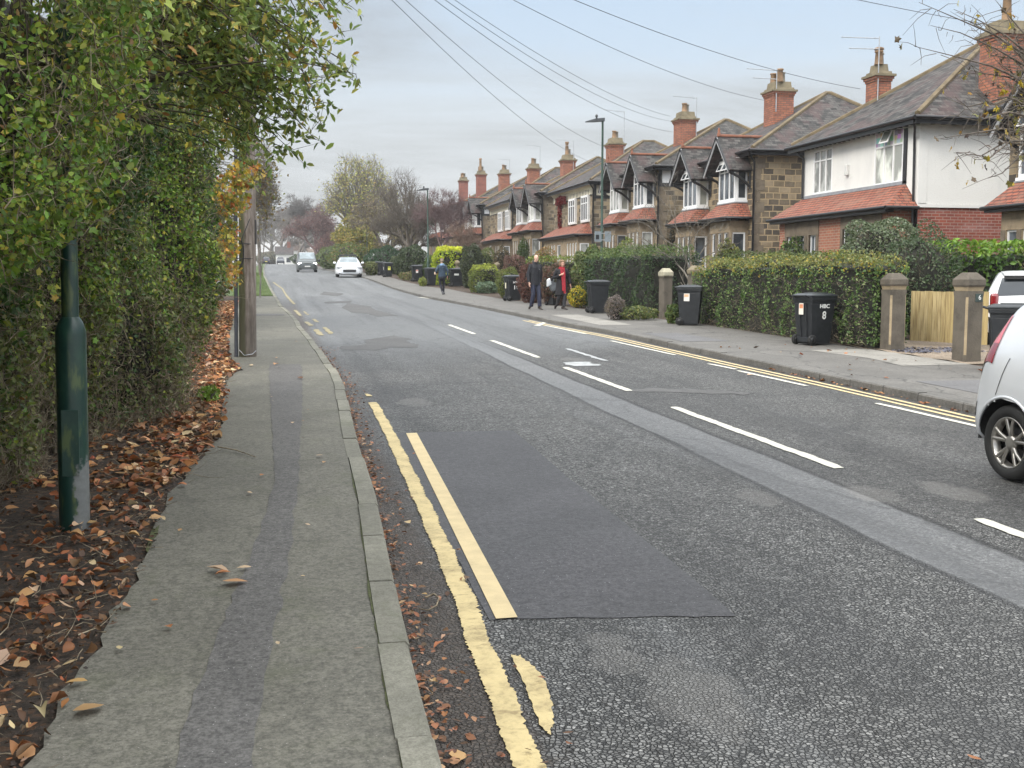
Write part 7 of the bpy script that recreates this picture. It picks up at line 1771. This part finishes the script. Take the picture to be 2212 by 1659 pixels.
mb = MB(); lofts(mb, [(0, .02, .46), (0, .02, .62), (0, .015, .84), (0, .01, 1.00), (0, .0, 1.20), (0, .0, 1.29), (0, 0, 1.34)], [(.225, .17), (.215, .16), (.19, .14), (.165, .125), (.195, .13), (.14, .10), (.07, .07)], 20)
for s_, (a, b_, c) in zip((-1, 1), [((-.165, 0, 1.26), (-.275, .05, 1.02), (-.15, -.14, 1.10)), ((.165, 0, 1.26), (.27, .04, 1.02), (.30, -.01, .83))]): lofts(mb, [a, b_, c], [(.075, .075), (.062, .065), (.052, .055)]); ell(mb, a, (.075, .07, .07))
M_COAT = cloth('black_coat', (.014, .013, .016)); remeshed(mb, 'coat', M_COAT, wo, .012, 3)
mb = MB(); M_SCARF = cloth('red_scarf', (.34, .018, .03), .35)
lofts(mb, [(0, .01, 1.31), (0, .0, 1.37), (0, -.01, 1.40)], [(.105, .10), (.095, .09), (.075, .075)], 16); lofts(mb, [(-.045, -.09, 1.34), (-.045, -.145, 1.15), (-.03, -.165, .90), (-.02, -.19, .60)], [(.035, .02), (.04, .016), (.045, .014), (.05, .012)], 10); lofts(mb, [(.035, -.09, 1.34), (.035, -.145, 1.15), (.025, -.165, .85), (.03, -.185, .52)], [(.03, .02), (.035, .016), (.04, .014), (.045, .012)], 10)
remeshed(mb, 'scarf', M_SCARF, wo, .008, 1)
mb = MB(); lofts(mb, [(-.06, -.10, 1.32), (-.075, -.135, 1.22), (-.05, -.14, 1.10)], [(.03, .014), (.035, .014), (.04, .01)], 10); mb.build('red_jumper', M_SCARF, wo)
mb = MB()
for a, b_, c in [((-.085, .01, .60), (-.09, -.02, .45), (-.095, .17, .13)), ((.08, .01, .60), (.07, -.10, .46), (.04, -.10, .09))]: lofts(mb, [a, b_, c], [(.082, .085), (.065, .07), (.05, .055)], 14)
remeshed(mb, 'trousers', cloth('charcoal_trousers', (.03, .03, .034)), wo, .011, 2)
shoe(wo, -.095, .19, .07, R(-38), 0, L=.25); shoe(wo, .04, -.10, .0, R(6), R(12), L=.25)
bag = thing('shoulder_bag', 'grey and black shoulder bag held at the side of the woman with the red scarf', 'bag', wp + Vector((-.30, .02, .72)), R(14))
mb = MB(); mb.prism([(-.17, -.05, .22), (.15, -.05, .14), (.12, -.05, -.10), (-.02, -.05, -.14), (-.20, -.05, .10)], (0, .11, 0)); mb.build('bag_body', cloth('grey_leather', (.13, .14, .15), .3, .5), bag, bevel=.02)
mb = MB(); mb.prism([(-.20, -.055, .24), (-.12, -.055, .30), (-.06, -.055, .10), (-.20, -.055, .02)], (0, .12, 0)); mb.build('white_panel', plain('white_leather', (.6, .62, .64), .5), bag, bevel=.015)
mb = MB(); mb.tube([(.0, -.02, .18), (.06, -.03, .42), (.11, -.02, .58), (.14, .03, .60)], .010, 6); mb.tube([(.04, .03, .16), (.09, .04, .42), (.14, .03, .60)], .010, 6); mb.build('strap', cloth('grey_strap', (.16, .18, .19)), bag)

# woman in blue walking away
bp = G(955, 636, .105); bw = thing('person', 'person in a dark blue jacket and black leggings walking away up the pavement', 'person', bp, R(186))
mb = MB(); T = head(mb, (0, -.01, 1.53), 0, 0); lofts(mb, [(0, .0, 1.30), (0, 0, 1.40), (0, 0, 1.47)], [.05, .045, .046]); lofts(mb, [(0, .01, .84), (0, .01, .98), (0, 0, 1.12), (0, 0, 1.26), (0, .0, 1.34)], [(.15, .10), (.13, .09), (.15, .10), (.165, .10), (.09, .06)])
for s_ in (-1, 1): ell(mb, (s_ * .165, 0, 1.28), (.055, .055, .055))
lofts(mb, [(.175, 0, 1.28), (.27, .02, 1.06), (.20, -.16, .98)], [.042, .034, .024]); hand(mb, (.20, -.16, .98), (-.1, -.5, .1), -1, .8)
lofts(mb, [(-.175, 0, 1.28), (-.24, .06, 1.05), (-.25, .03, .82)], [.042, .034, .024]); hand(mb, (-.25, .03, .82), (-.02, -.1, -.5), 1, .6)
LG = [((-.085, .01, .84), (-.085, -.04, .47), (-.07, .02, .10)), ((.085, .01, .84), (.075, -.02, .46), (.035, .16, .14))]
for a, b_, c in LG: lofts(mb, [a, b_, c], [(.08, .085), (.052, .056), (.032, .036)])
remeshed(mb, 'body', M_SKIN, bw, .0065, 2)
mb = MB(); ell(mb, T((0, .02, .03)), (.088, .100, .095)); ell(mb, T((0, .085, .0)), (.05, .045, .06)); remeshed(mb, 'hair', cloth('grey_blonde_hair', (.22, .17, .13), .4), bw, .009, 1)
mb = MB(); lofts(mb, [(0, .02, .80), (0, .015, .92), (0, .01, 1.04), (0, .0, 1.24), (0, .0, 1.32), (0, 0, 1.38)], [(.195, .14), (.18, .13), (.165, .12), (.20, .13), (.14, .10), (.07, .07)], 20)
for s_, (a, b_, c) in zip((-1, 1), [((-.165, 0, 1.28), (-.25, .06, 1.05), (-.255, .035, .85)), ((.165, 0, 1.28), (.28, .02, 1.05), (.215, -.13, .99))]): lofts(mb, [a, b_, c], [(.07, .07), (.060, .062), (.048, .05)]); ell(mb, a, (.07, .07, .07))
remeshed(mb, 'jacket', cloth('dark_teal_blue_jacket', (.028, .048, .075)), bw, .012, 3)
mb = MB(); lofts(mb, [(0, .03, 1.30), (0, .02, 1.36), (0, .01, 1.40)], [(.13, .12), (.12, .11), (.09, .09)], 16); remeshed(mb, 'hood', cloth('pale_blue_hood', (.15, .24, .36)), bw, .01, 1)
mb = MB(); lofts(mb, [(0, .01, .90), (0, .02, .80), (0, .02, .70)], [(.165, .12), (.185, .14), (.175, .13)], 16)
for a, b_, c in LG: lofts(mb, [a, b_, c], [(.092, .10), (.060, .064), (.038, .042)], 14)
remeshed(mb, 'leggings', cloth('black_leggings', (.012, .013, .02)), bw, .011, 2)
shoe(bw, -.07, .02, .0, R(4), 0, L=.26, mat=plain('black_trainer', (.03, .03, .035), .6)); shoe(bw, .035, .18, .06, R(-36), 0, L=.26, mat=plain('black_trainer_sole', (.06, .06, .065), .6))
pb_ = thing('parcel', 'orange and cream parcel carried under the left arm of the person in blue', 'parcel', bp + Vector((-.22, .14, .98)), R(10))
mb = MB(); mb.box(-.09, .02, -.05, .10, -.07, .05); mb.box(-.02, .03, -.06, -.051, -.06, .16, 1); mb.build('wrapper', [plain('cream_wrap', (.60, .45, .33), .6), plain('red_orange_wrap', (.45, .12, .07), .6)], pb_, bevel=.01)

# ------------------------------------------------------------------ trees
def tree(name, label, base, h, spread, seed, mat=M_BARK_FAR, trunk_r=.3, levels=4, fork=.32, leafcols=None, leafw=None, leafn=0, leafs=.25, up=.55, kids=3, twign=0, twr=.02, twmat=None, tips_only=True, group=None, lean=(0, 0), cat='tree', crown_flat=0.0, leaf_zone=None, wid=None, dome=None):
    rr = random.Random(seed); root = thing(name, label, cat, base, 0, group); mb = MB(); tips = []
    def grow(p, d, L, r_, lv):
        pts = [p]; q = p.copy(); dd = d.copy(); n = 4
        for k in range(n):
            dd = (dd + Vector((rr.gauss(0, .13), rr.gauss(0, .13), rr.gauss(.02, .07)))).normalized(); q = q + dd * L / n; pts.append(q.copy())
        mb.tube(pts, [r_ * (1 - .45 * k / n) for k in range(n + 1)], 7 if lv < 2 else (5 if lv < 4 else 3), cap=False)
        if lv >= levels: tips.append((q, dd)); return
        if lv >= levels - 1: tips.append((pts[2], dd))
        for c in range(kids if lv else kids + 1):
            a = 2 * math.pi * (c + rr.random() * .7) / kids; sd_ = Vector((math.cos(a), math.sin(a), 0)); sd_ = (sd_ - dd * sd_.dot(dd)).normalized()
            ang = rr.uniform(.32, .78) * spread
            nd = (dd * math.cos(ang) + sd_ * math.sin(ang)); nd.z += up * .25; nd.normalize()
            st_ = pts[-1] if c < kids - 1 else pts[rr.choice((2, 3))]
            grow(st_, nd, L * rr.uniform(.62, .84), r_ * .56, lv + 1)
    grow(Vector((0, 0, -.2)), Vector((lean[0], lean[1], 1)).normalized(), h * fork, trunk_r, 0)
    if dome:
        cz_, Rr = dome; zt = max(v[2] for v in mb.v)
        for k in range(110):
            a = 2.399 * k; t = (k + .5) / 110; zz = 1 - t * 1.25; q_ = math.sqrt(max(0, 1 - zz * zz)); rj = rr.uniform(.80, 1.04)
            e_ = Vector((Rr * q_ * math.cos(a) * rj, Rr * q_ * math.sin(a) * rj, cz_ + (h - cz_) * zz * rj if zz > 0 else cz_ + zz * Rr * .6)); s0 = Vector((0, 0, h * rr.uniform(.22, .34)))
            m_ = s0 + (e_ - s0) * .5 + Vector((rr.gauss(0, .3), rr.gauss(0, .3), h * .03)); m2 = s0 + (e_ - s0) * .8 + Vector((rr.gauss(0, .25), rr.gauss(0, .25), h * .03))
            mb.tube([s0, m_, m2, e_], [trunk_r * .42, trunk_r * .24, trunk_r * .14, trunk_r * .05], 5, cap=False); d_ = (e_ - m_).normalized()
            for w_ in (m2, e_, (m2 + e_) / 2): tips.append((w_ + Vector((rr.gauss(0, .3), rr.gauss(0, .3), rr.gauss(0, .3))), d_))
            for w_ in range(4): f_ = m_ + (e_ - m_) * rr.uniform(.3, 1); g_ = f_ + (d_ + Vector((rr.gauss(0, .6), rr.gauss(0, .6), rr.gauss(.1, .5)))).normalized() * Rr * .22; mb.tube([f_, g_], [trunk_r * .09, trunk_r * .03], 3, cap=False); tips.append((g_, d_))
    # fit the overall height
    zmax = max(v[2] for v in mb.v); k = h / zmax; kx = k
    if wid: kx = wid / 2 / np.percentile([math.hypot(p.x, p.y) for p, d in tips], 92)
    mb.v = [(x * kx, y * kx, z * k) for x, y, z in mb.v]; tips = [(Vector((p.x * kx, p.y * kx, p.z * k)), d) for p, d in tips]
    mb.build('trunk', mat, root)
    T_ = np.array([tuple(p) for p, d in tips]); D_ = np.array([tuple(d) for p, d in tips])
    if twign:
        i = rng.integers(0, len(T_), twign); D = D_[i] + rng.normal(0, .55, (twign, 3)); L = h * .07
        V, F = twig_arrays(T_[i] + rng.normal(0, h * .008, (twign, 3)), D, rng.uniform(.5, 1.6, twign) * L, twr, 4, .22)
        npmesh('twigs', V, 4, F, twmat or mat, parent=root)['kind'] = 'stuff'
    if leafn:
        i = rng.integers(0, len(T_), leafn); P = T_[i] + rng.normal(0, 1, (leafn, 3)) * h * np.array([.03, .03, .025])
        if leaf_zone: P = P[leaf_zone(P / h)]
        leaves('crown', P, leafs, palette(len(P), leafcols, leafw or [1] * len(leafcols), .3), M_LEAF, root, width=.7)
    return root
def base_at(x, Y, dz=.0): p = PY(x, 560, Y); return Vector((p.x, Y, zg(Y) + .05 + dz))
def height_to(y, base, x=None): return PY(x or 700, y, base.y).z - base.z
AUT = [(.32, .33, .08), (.40, .38, .10), (.22, .24, .06), (.42, .34, .11)]
B1 = base_at(782, 150); H1_ = height_to(334, B1); t1 = tree('autumn_tree', 'tall rounded tree with thin yellow-green leaves rising above all others on the right side', B1, H1_, .7, 3, dome=(H1_ * .56, 4.9), trunk_r=.42, levels=2, kids=3, fork=.30, leafcols=AUT, leafn=5200, leafs=.25, twign=3500, twr=.014, up=.30)
B2 = base_at(655, 215); tree('bare_tree', 'pale leafless tree far away left of the purple tree', B2, height_to(425, B2), 1.05, 8, wid=10.1, mat=bark('pale_grey_bark', (.10, .09, .085), (.16, .15, .145)), trunk_r=.35, levels=5, kids=3, twign=3500, twr=.03, up=.3)
B3 = base_at(690, 165); tree('purple_tree', 'leafless purple-brown tree behind the van', B3, height_to(440, B3), 1.15, 12, wid=9.5, mat=M_TWIG_PURPLE, trunk_r=.25, levels=5, kids=3, fork=.2, twign=4500, twr=.018, up=.2, leafcols=[(.20, .11, .10), (.26, .15, .13)], leafn=3500, leafs=.2)
B3b = base_at(722, 150); tree('purple_tree', 'smaller leafless purple-brown tree just behind the farthest street lamp', B3b, height_to(500, B3b), 1.2, 13, wid=4.5, mat=M_TWIG_PURPLE, trunk_r=.2, levels=4, kids=4, fork=.2, twign=3500, twr=.018, up=.2, leafcols=[(.20, .11, .10), (.26, .15, .13)], leafn=2600, leafs=.2)
B4 = base_at(768, 118); tree('yellow_tree', 'low spreading tree with yellow-green autumn leaves behind the parked silver car', B4, height_to(462, B4), 1.25, 21, wid=5.6, trunk_r=.22, levels=4, kids=4, fork=.22, leafcols=[(.36, .31, .07), (.27, .27, .07), (.18, .19, .05), (.42, .33, .10)], leafw=[3, 3, 2, 1], leafn=9000, leafs=.26, twign=1500, twr=.02, up=.1)
B4b = base_at(745, 108); tree('yellow_tree', 'small yellow leaved tree in front, between the van and the parked car', B4b, height_to(505, B4b), 1.2, 22, wid=2.8, trunk_r=.14, levels=4, kids=3, fork=.25, leafcols=[(.33, .29, .07), (.20, .21, .06), (.38, .27, .08)], leafn=5000, leafs=.2, twign=600, up=.1)
B5 = base_at(820, 98); tree('dense_twiggy_tree', 'broad olive-brown twiggy tree behind the dark green hedge mass', B5, height_to(418, B5), 1.3, 31, wid=6.3, trunk_r=.2, levels=5, kids=3, fork=.16, twign=5000, twr=.013, up=.15, leafcols=[(.23, .19, .10), (.28, .23, .12), (.17, .15, .08)], leafn=5000, leafs=.18)
B6 = base_at(892, 88); tree('bare_tree', 'many stemmed leafless tree left of the second lamp column', B6, height_to(372, B6), 1.0, 44, wid=5.7, mat=bark('dark_bark', (.08, .066, .052), (.17, .145, .12)), trunk_r=.22, levels=5, kids=4, fork=.15, twign=5000, twr=.011, up=.5)
B7 = base_at(955, 84); tree('bare_tree', 'dark reddish leafless tree in front of the red brick houses', B7, height_to(410, B7), 1.15, 47, wid=3.6, mat=M_TWIG_PURPLE, trunk_r=.16, levels=5, kids=3, fork=.22, twign=4500, twr=.011, up=.3)
B7b = base_at(985, 74); tree('bare_tree', 'low leafless brown shrub tree above the lime yellow hedge', B7b, height_to(478, B7b), 1.2, 49, wid=3.5, mat=bark('tan_twigs', (.13, .085, .06), (.22, .15, .115)), trunk_r=.08, levels=4, kids=4, fork=.15, twign=4500, twr=.009, up=.2)
B8 = base_at(610, 330); tree('bare_tree', 'misty leafless tree at the far end of the road', B8, 17, 1.1, 52, trunk_r=.4, levels=5, kids=3, fork=.2, twign=4000, twr=.05, up=.2)
B8b = base_at(592, 380); tree('bare_tree', 'fainter misty tree at the far end of the road, just right of the pole', B8b, 18, 1.1, 53, trunk_r=.4, levels=5, kids=3, fork=.2, twign=4000, twr=.05, up=.2)
B8c = base_at(640, 290); tree('bare_tree', 'misty spreading tree behind the far white house', B8c, 17, 1.2, 57, trunk_r=.35, levels=5, kids=3, fork=.2, twign=4000, twr=.045, up=.2, leafcols=[(.2, .16, .1)], leafn=1500, leafs=.3)
# left, beyond the pole
B9 = Vector((-1.15, 46, zg(46) + .1)); p_ = PY(572, 500, 46)
B9.x = p_.x - .25; t9 = tree('street_tree', 'slim street tree with sparse brown leaves directly behind the wooden pole', B9, 6.4, .7, 66, lean=(-.06, 0), mat=bark('pale_street_bark', (.12, .11, .095), (.24, .22, .20)), wid=1.3, trunk_r=.10, levels=4, kids=3, fork=.34, twign=900, twr=.010, leafcols=[(.25, .19, .06), (.20, .13, .06), (.15, .15, .05)], leafn=800, leafs=.13, up=.6)
B10 = Vector((PY(560, 500, 80).x, 80, zg(80) + .1)); tree('street_tree', 'more distant street tree left of the road beyond the grass verge', B10, 8.0, .9, 64, wid=2.6, trunk_r=.16, levels=4, kids=3, fork=.3, twign=1600, twr=.014, leafcols=[(.27, .20, .07), (.16, .15, .06)], leafn=2400, leafs=.18, up=.5)
# bare young tree in front of the gabled houses
B11 = G(1505, 690, .1); B11 = Vector((PY(1508, 600, 28.9).x, 28.9, zg(28.9) + .1))
tree('bare_tree', 'young leafless tree with thin branches in front of the gabled stone houses', B11, height_to(375, B11, 1508), .95, 71, mat=bark('smooth_grey_bark', (.09, .08, .065), (.19, .17, .14)), trunk_r=.055, levels=4, kids=3, fork=.36, twign=300, twr=.006, up=.55)
bush_at('tall brown climbing shrub against the wall of the second gabled stone house', 1437, 1478, 470, 560, [(.09, .075, .045), (.13, .10, .06)], [1, 1], .09, 2600, Y=47, twigs=150)

# tree outside the right edge whose twigs with yellow leaves hang into the picture
rt = thing('overhanging_tree', 'sparse tree with yellow and brown leaves reaching in from the right edge of the photo', 'tree', (10.6, 8.2, zg(8) + .1))
tb = MB(); LP = []; off_ = Vector(rt.location)
trunk = [Vector((10.6, 8.2, .1)), Vector((10.5, 8.25, 2.0)), Vector((10.3, 8.5, 3.6)), Vector((10.2, 8.6, 5.0))]
tb.tube([p - off_ for p in trunk], [.16, .14, .11, .07], 10)
ends = [(1975, 100, 9.6), (2010, 55, 9.6), (1985, 5, 9.4), (2080, 40, 9.8), (2060, 20, 9.2), (2040, 210, 9.4), (2120, 90, 9.8), (2150, 130, 9.6), (2030, 300, 9.0), (2060, 250, 9.2), (2135, 385, 8.8), (2105, 345, 8.8), (2060, 330, 8.8), (2170, 180, 9.4), (2150, 240, 9.2), (2200, 300, 8.8), (2130, 60, 9.4), (2190, 60, 9.5), (2205, 150, 9.2), (2090, 150, 9.6), (2180, 350, 8.8), (2110, 200, 9.3), (2190, 230, 9.1), (2150, 0, 9.2), (2205, 100, 9.0), (2170, 290, 9.0)]
anch = [PY(2262, yy, 9.3) for yy in (125, 190, 250, 320)]
for k, an in enumerate(anch):
    s0 = trunk[2] + (trunk[3] - trunk[2]) * (.9 - .28 * k); tb.tube([s0 - off_, (s0 + an) / 2 + Vector((0, .05, .12)) - off_, an - off_], [.036, .024, .016], 8)
for k, (tx, ty, tY) in enumerate(ends):
    e_ = PY(tx, ty, tY); s0 = min(anch, key=lambda q: abs(q.z - (PY(2262, ty * .55 + 125, 9.3)).z)); 
    knee = s0 + (PY(2225 + rnd.uniform(-15, 20), ty * .55 + 125 + rnd.uniform(-20, 20), tY + rnd.uniform(-.2, .2)) - s0) * .8
    m1 = knee + (e_ - knee) * .35 + Vector((0, 0, .05)); m2 = knee + (e_ - knee) * .7 + Vector((rnd.gauss(0, .04), 0, -.02 + rnd.gauss(0, .03)))
    tb.tube([s0 - off_, knee - off_, m1 - off_, m2 - off_, e_ - off_], [.016, .012, .009, .005, .002], 6, cap=False)
    for q in range(16):
        t = rnd.random(); base = knee + (e_ - knee) * t; dd = Vector((rnd.gauss(-.3, .8), rnd.gauss(0, .7), rnd.gauss(0, .7))).normalized(); L = rnd.uniform(.07, .34)
        p1 = base + dd * L * .5 + Vector((0, 0, .02)); p2 = base + dd * L + Vector((rnd.gauss(0, .03), 0, rnd.gauss(0, .03)))
        tb.tube([base - off_, p1 - off_, p2 - off_], [.0035, .0025, .0013], 4, cap=False)
        if rnd.random() < (.42 if ty > 90 else .10): LP += [p2 + Vector((rnd.gauss(0, .02), 0, -.03 + rnd.gauss(0, .02))) for _ in range(rnd.choice((1, 1, 2, 3)))]
tb.build('branches', bark('grey_brown_twig', (.06, .05, .04), (.16, .13, .105)), rt)
LP = np.array([tuple(p) for p in LP])
lobed(LP - np.array(off_), .085, palette(len(LP), [(.45, .33, .03), (.20, .19, .05), (.12, .085, .05), (.07, .05, .04), (.38, .22, .04)], [3, 3, 2, 1.5, 1], .25), 'foliage', rt)

# ------------------------------------------------------------------ far houses beyond the crest
def cottage(label, x0, x1, Y, y_eave, y_ridge, wall, roof, depth=9):
    a, b_ = PY(x0, y_eave, Y), PY(x1, y_eave, Y); z0 = zg(Y); ez = a.z - z0; rz = PY(x0, y_ridge, Y).z - z0; w_ = b_.x - a.x
    root = thing('distant_house', label, 'house', (a.x, Y, z0)); mb = MB()
    mb.box(0, w_, 0, depth, -.5, ez); wl = mb.build('wall', wall, root)
    mb = MB(); mb.prism([(-.3, -.4, ez - .05), (-.3, depth + .4, ez - .05), (-.3, depth / 2, rz)], (w_ + .6, 0, 0)); mb.build('roof', roof, root)
    n = max(2, int(w_ / 2.4))
    for k in range(n):
        for zz in (.9, 3.6):
            if zz + 1.2 < ez: mb = MB(); x = (k + .5) * w_ / n; mb.box(x - .55, x + .55, -.05, .02, zz, zz + 1.2); mb.build('window', M_GLASS, root)
    mb = MB(); mb.box(w_ * .7, w_ * .7 + .9, depth * .4, depth * .6, rz - .8, rz + 1.2); mb.build('chimney', M_BRICK_FAR, root)
M_DULLTILE = plain('dull_red_tile', (.17, .13, .11), .8)
cottage('small white gabled house far away at the end of the road', 596, 632, 300, 549, 531, M_RENDER, M_SLATE)
cottage('grey roofed house behind the far white house', 622, 668, 330, 541, 520, M_RENDER, M_DULLTILE)
cottage('red brick gabled house just behind the van', 668, 700, 300, 552, 536, M_BRICK_FAR, M_DULLTILE)
mb = MB()
for k, (x, Y) in enumerate(((606, 262),)):
    p = PY(x, 566, Y)
dcar = dup(fcx, Vector((PY(606, 566, 237).x, 237, zg(237))), R(0), 'tiny pale car with headlights on in front of the far white house')
# hedges and greenery along the far right side
bush_at('green hedge behind the van at the far right pavement', 686, 742, 535, 581, [(.06, .09, .03), (.10, .13, .04)], [1, 1], .16, 3500, Y=125, depth_r=6)
bush_at('mixed green and rusty hedge between the van and the parked silver car', 712, 792, 528, 590, [(.07, .10, .03), (.12, .15, .04), (.20, .12, .05)], [3, 2, 1], .15, 5500, Y=100, depth_r=5)
bush_at('dark misty hedge right of the far white house', 632, 690, 548, 574, [(.05, .07, .035)], [1], .22, 3500, Y=190, depth_r=14)
bush_at('pale misty bushes closing the far end of the road', 556, 606, 545, 576, [(.10, .10, .07), (.14, .12, .08)], [1, 1], .4, 4500, Y=320, depth_r=10)
for k, (X, Y) in enumerate(((-6, 60), (-6.5, 85), (-6, 115), (-7, 150))):
    bush('far_left_shrub', ('first', 'second', 'third', 'fourth')[k] + ' misty shrub of the row left of the far grass verge', (X, Y), (2.6, 6, 2.6), 3200, .2, [(.06, .08, .03), (.10, .10, .04), (.16, .12, .05)], [2, 2, 1])
# tall grass plume by the edge bay
pl_ = thing('pampas_grass', 'dry cream pampas plume by the bay at the right edge', 'grass plant', (16.4, 19.8, zg(19.8) + .1)); n = 60
V, F = twig_arrays(rng.normal(0, .08, (n, 3)), rng.normal(0, .25, (n, 3)) + [0, 0, 1], rng.uniform(1.6, 2.5, n), .006, 6, .10)
npmesh('stems', V, 4, F, plain('dry_straw', (.46, .37, .24), .8), parent=pl_)['kind'] = 'stuff'
# grass blades on the far verge edge
n = 22000; Y = rng.uniform(48, 95, n); X = np.array([kl(y) for y in Y]) - .15 - rng.random(n) * 1.7; P0 = np.stack([X, Y, np.array([zg(y) for y in Y]) + .11], 1)
V, F = leaf_arrays(P0, .10, width=.16, fold=.02); setp(npmesh('grass', V, 4, F, M_LEAF, np.repeat(palette(n, [(.10, .16, .035), (.15, .19, .05)], [1, 1]), 6, 0)), kind='stuff')

# ------------------------------------------------------------------ damp November air
b = NB('haze_air'); b.nt.nodes.remove(b.bsdf); v = b.n('ShaderNodeVolumePrincipled', {'Color': (.97, .98, 1.0, 1), 'Density': .0005, 'Anisotropy': .25}); b.nt.links.new(v.outputs[0], b.out.inputs['Volume'])
mb = MB(); mb.box(-420, 420, -30, 640, -1.6, 40); hz = mb.build('haze', b.mat); setp(hz, kind='stuff'); hz.display_type = 'WIRE'
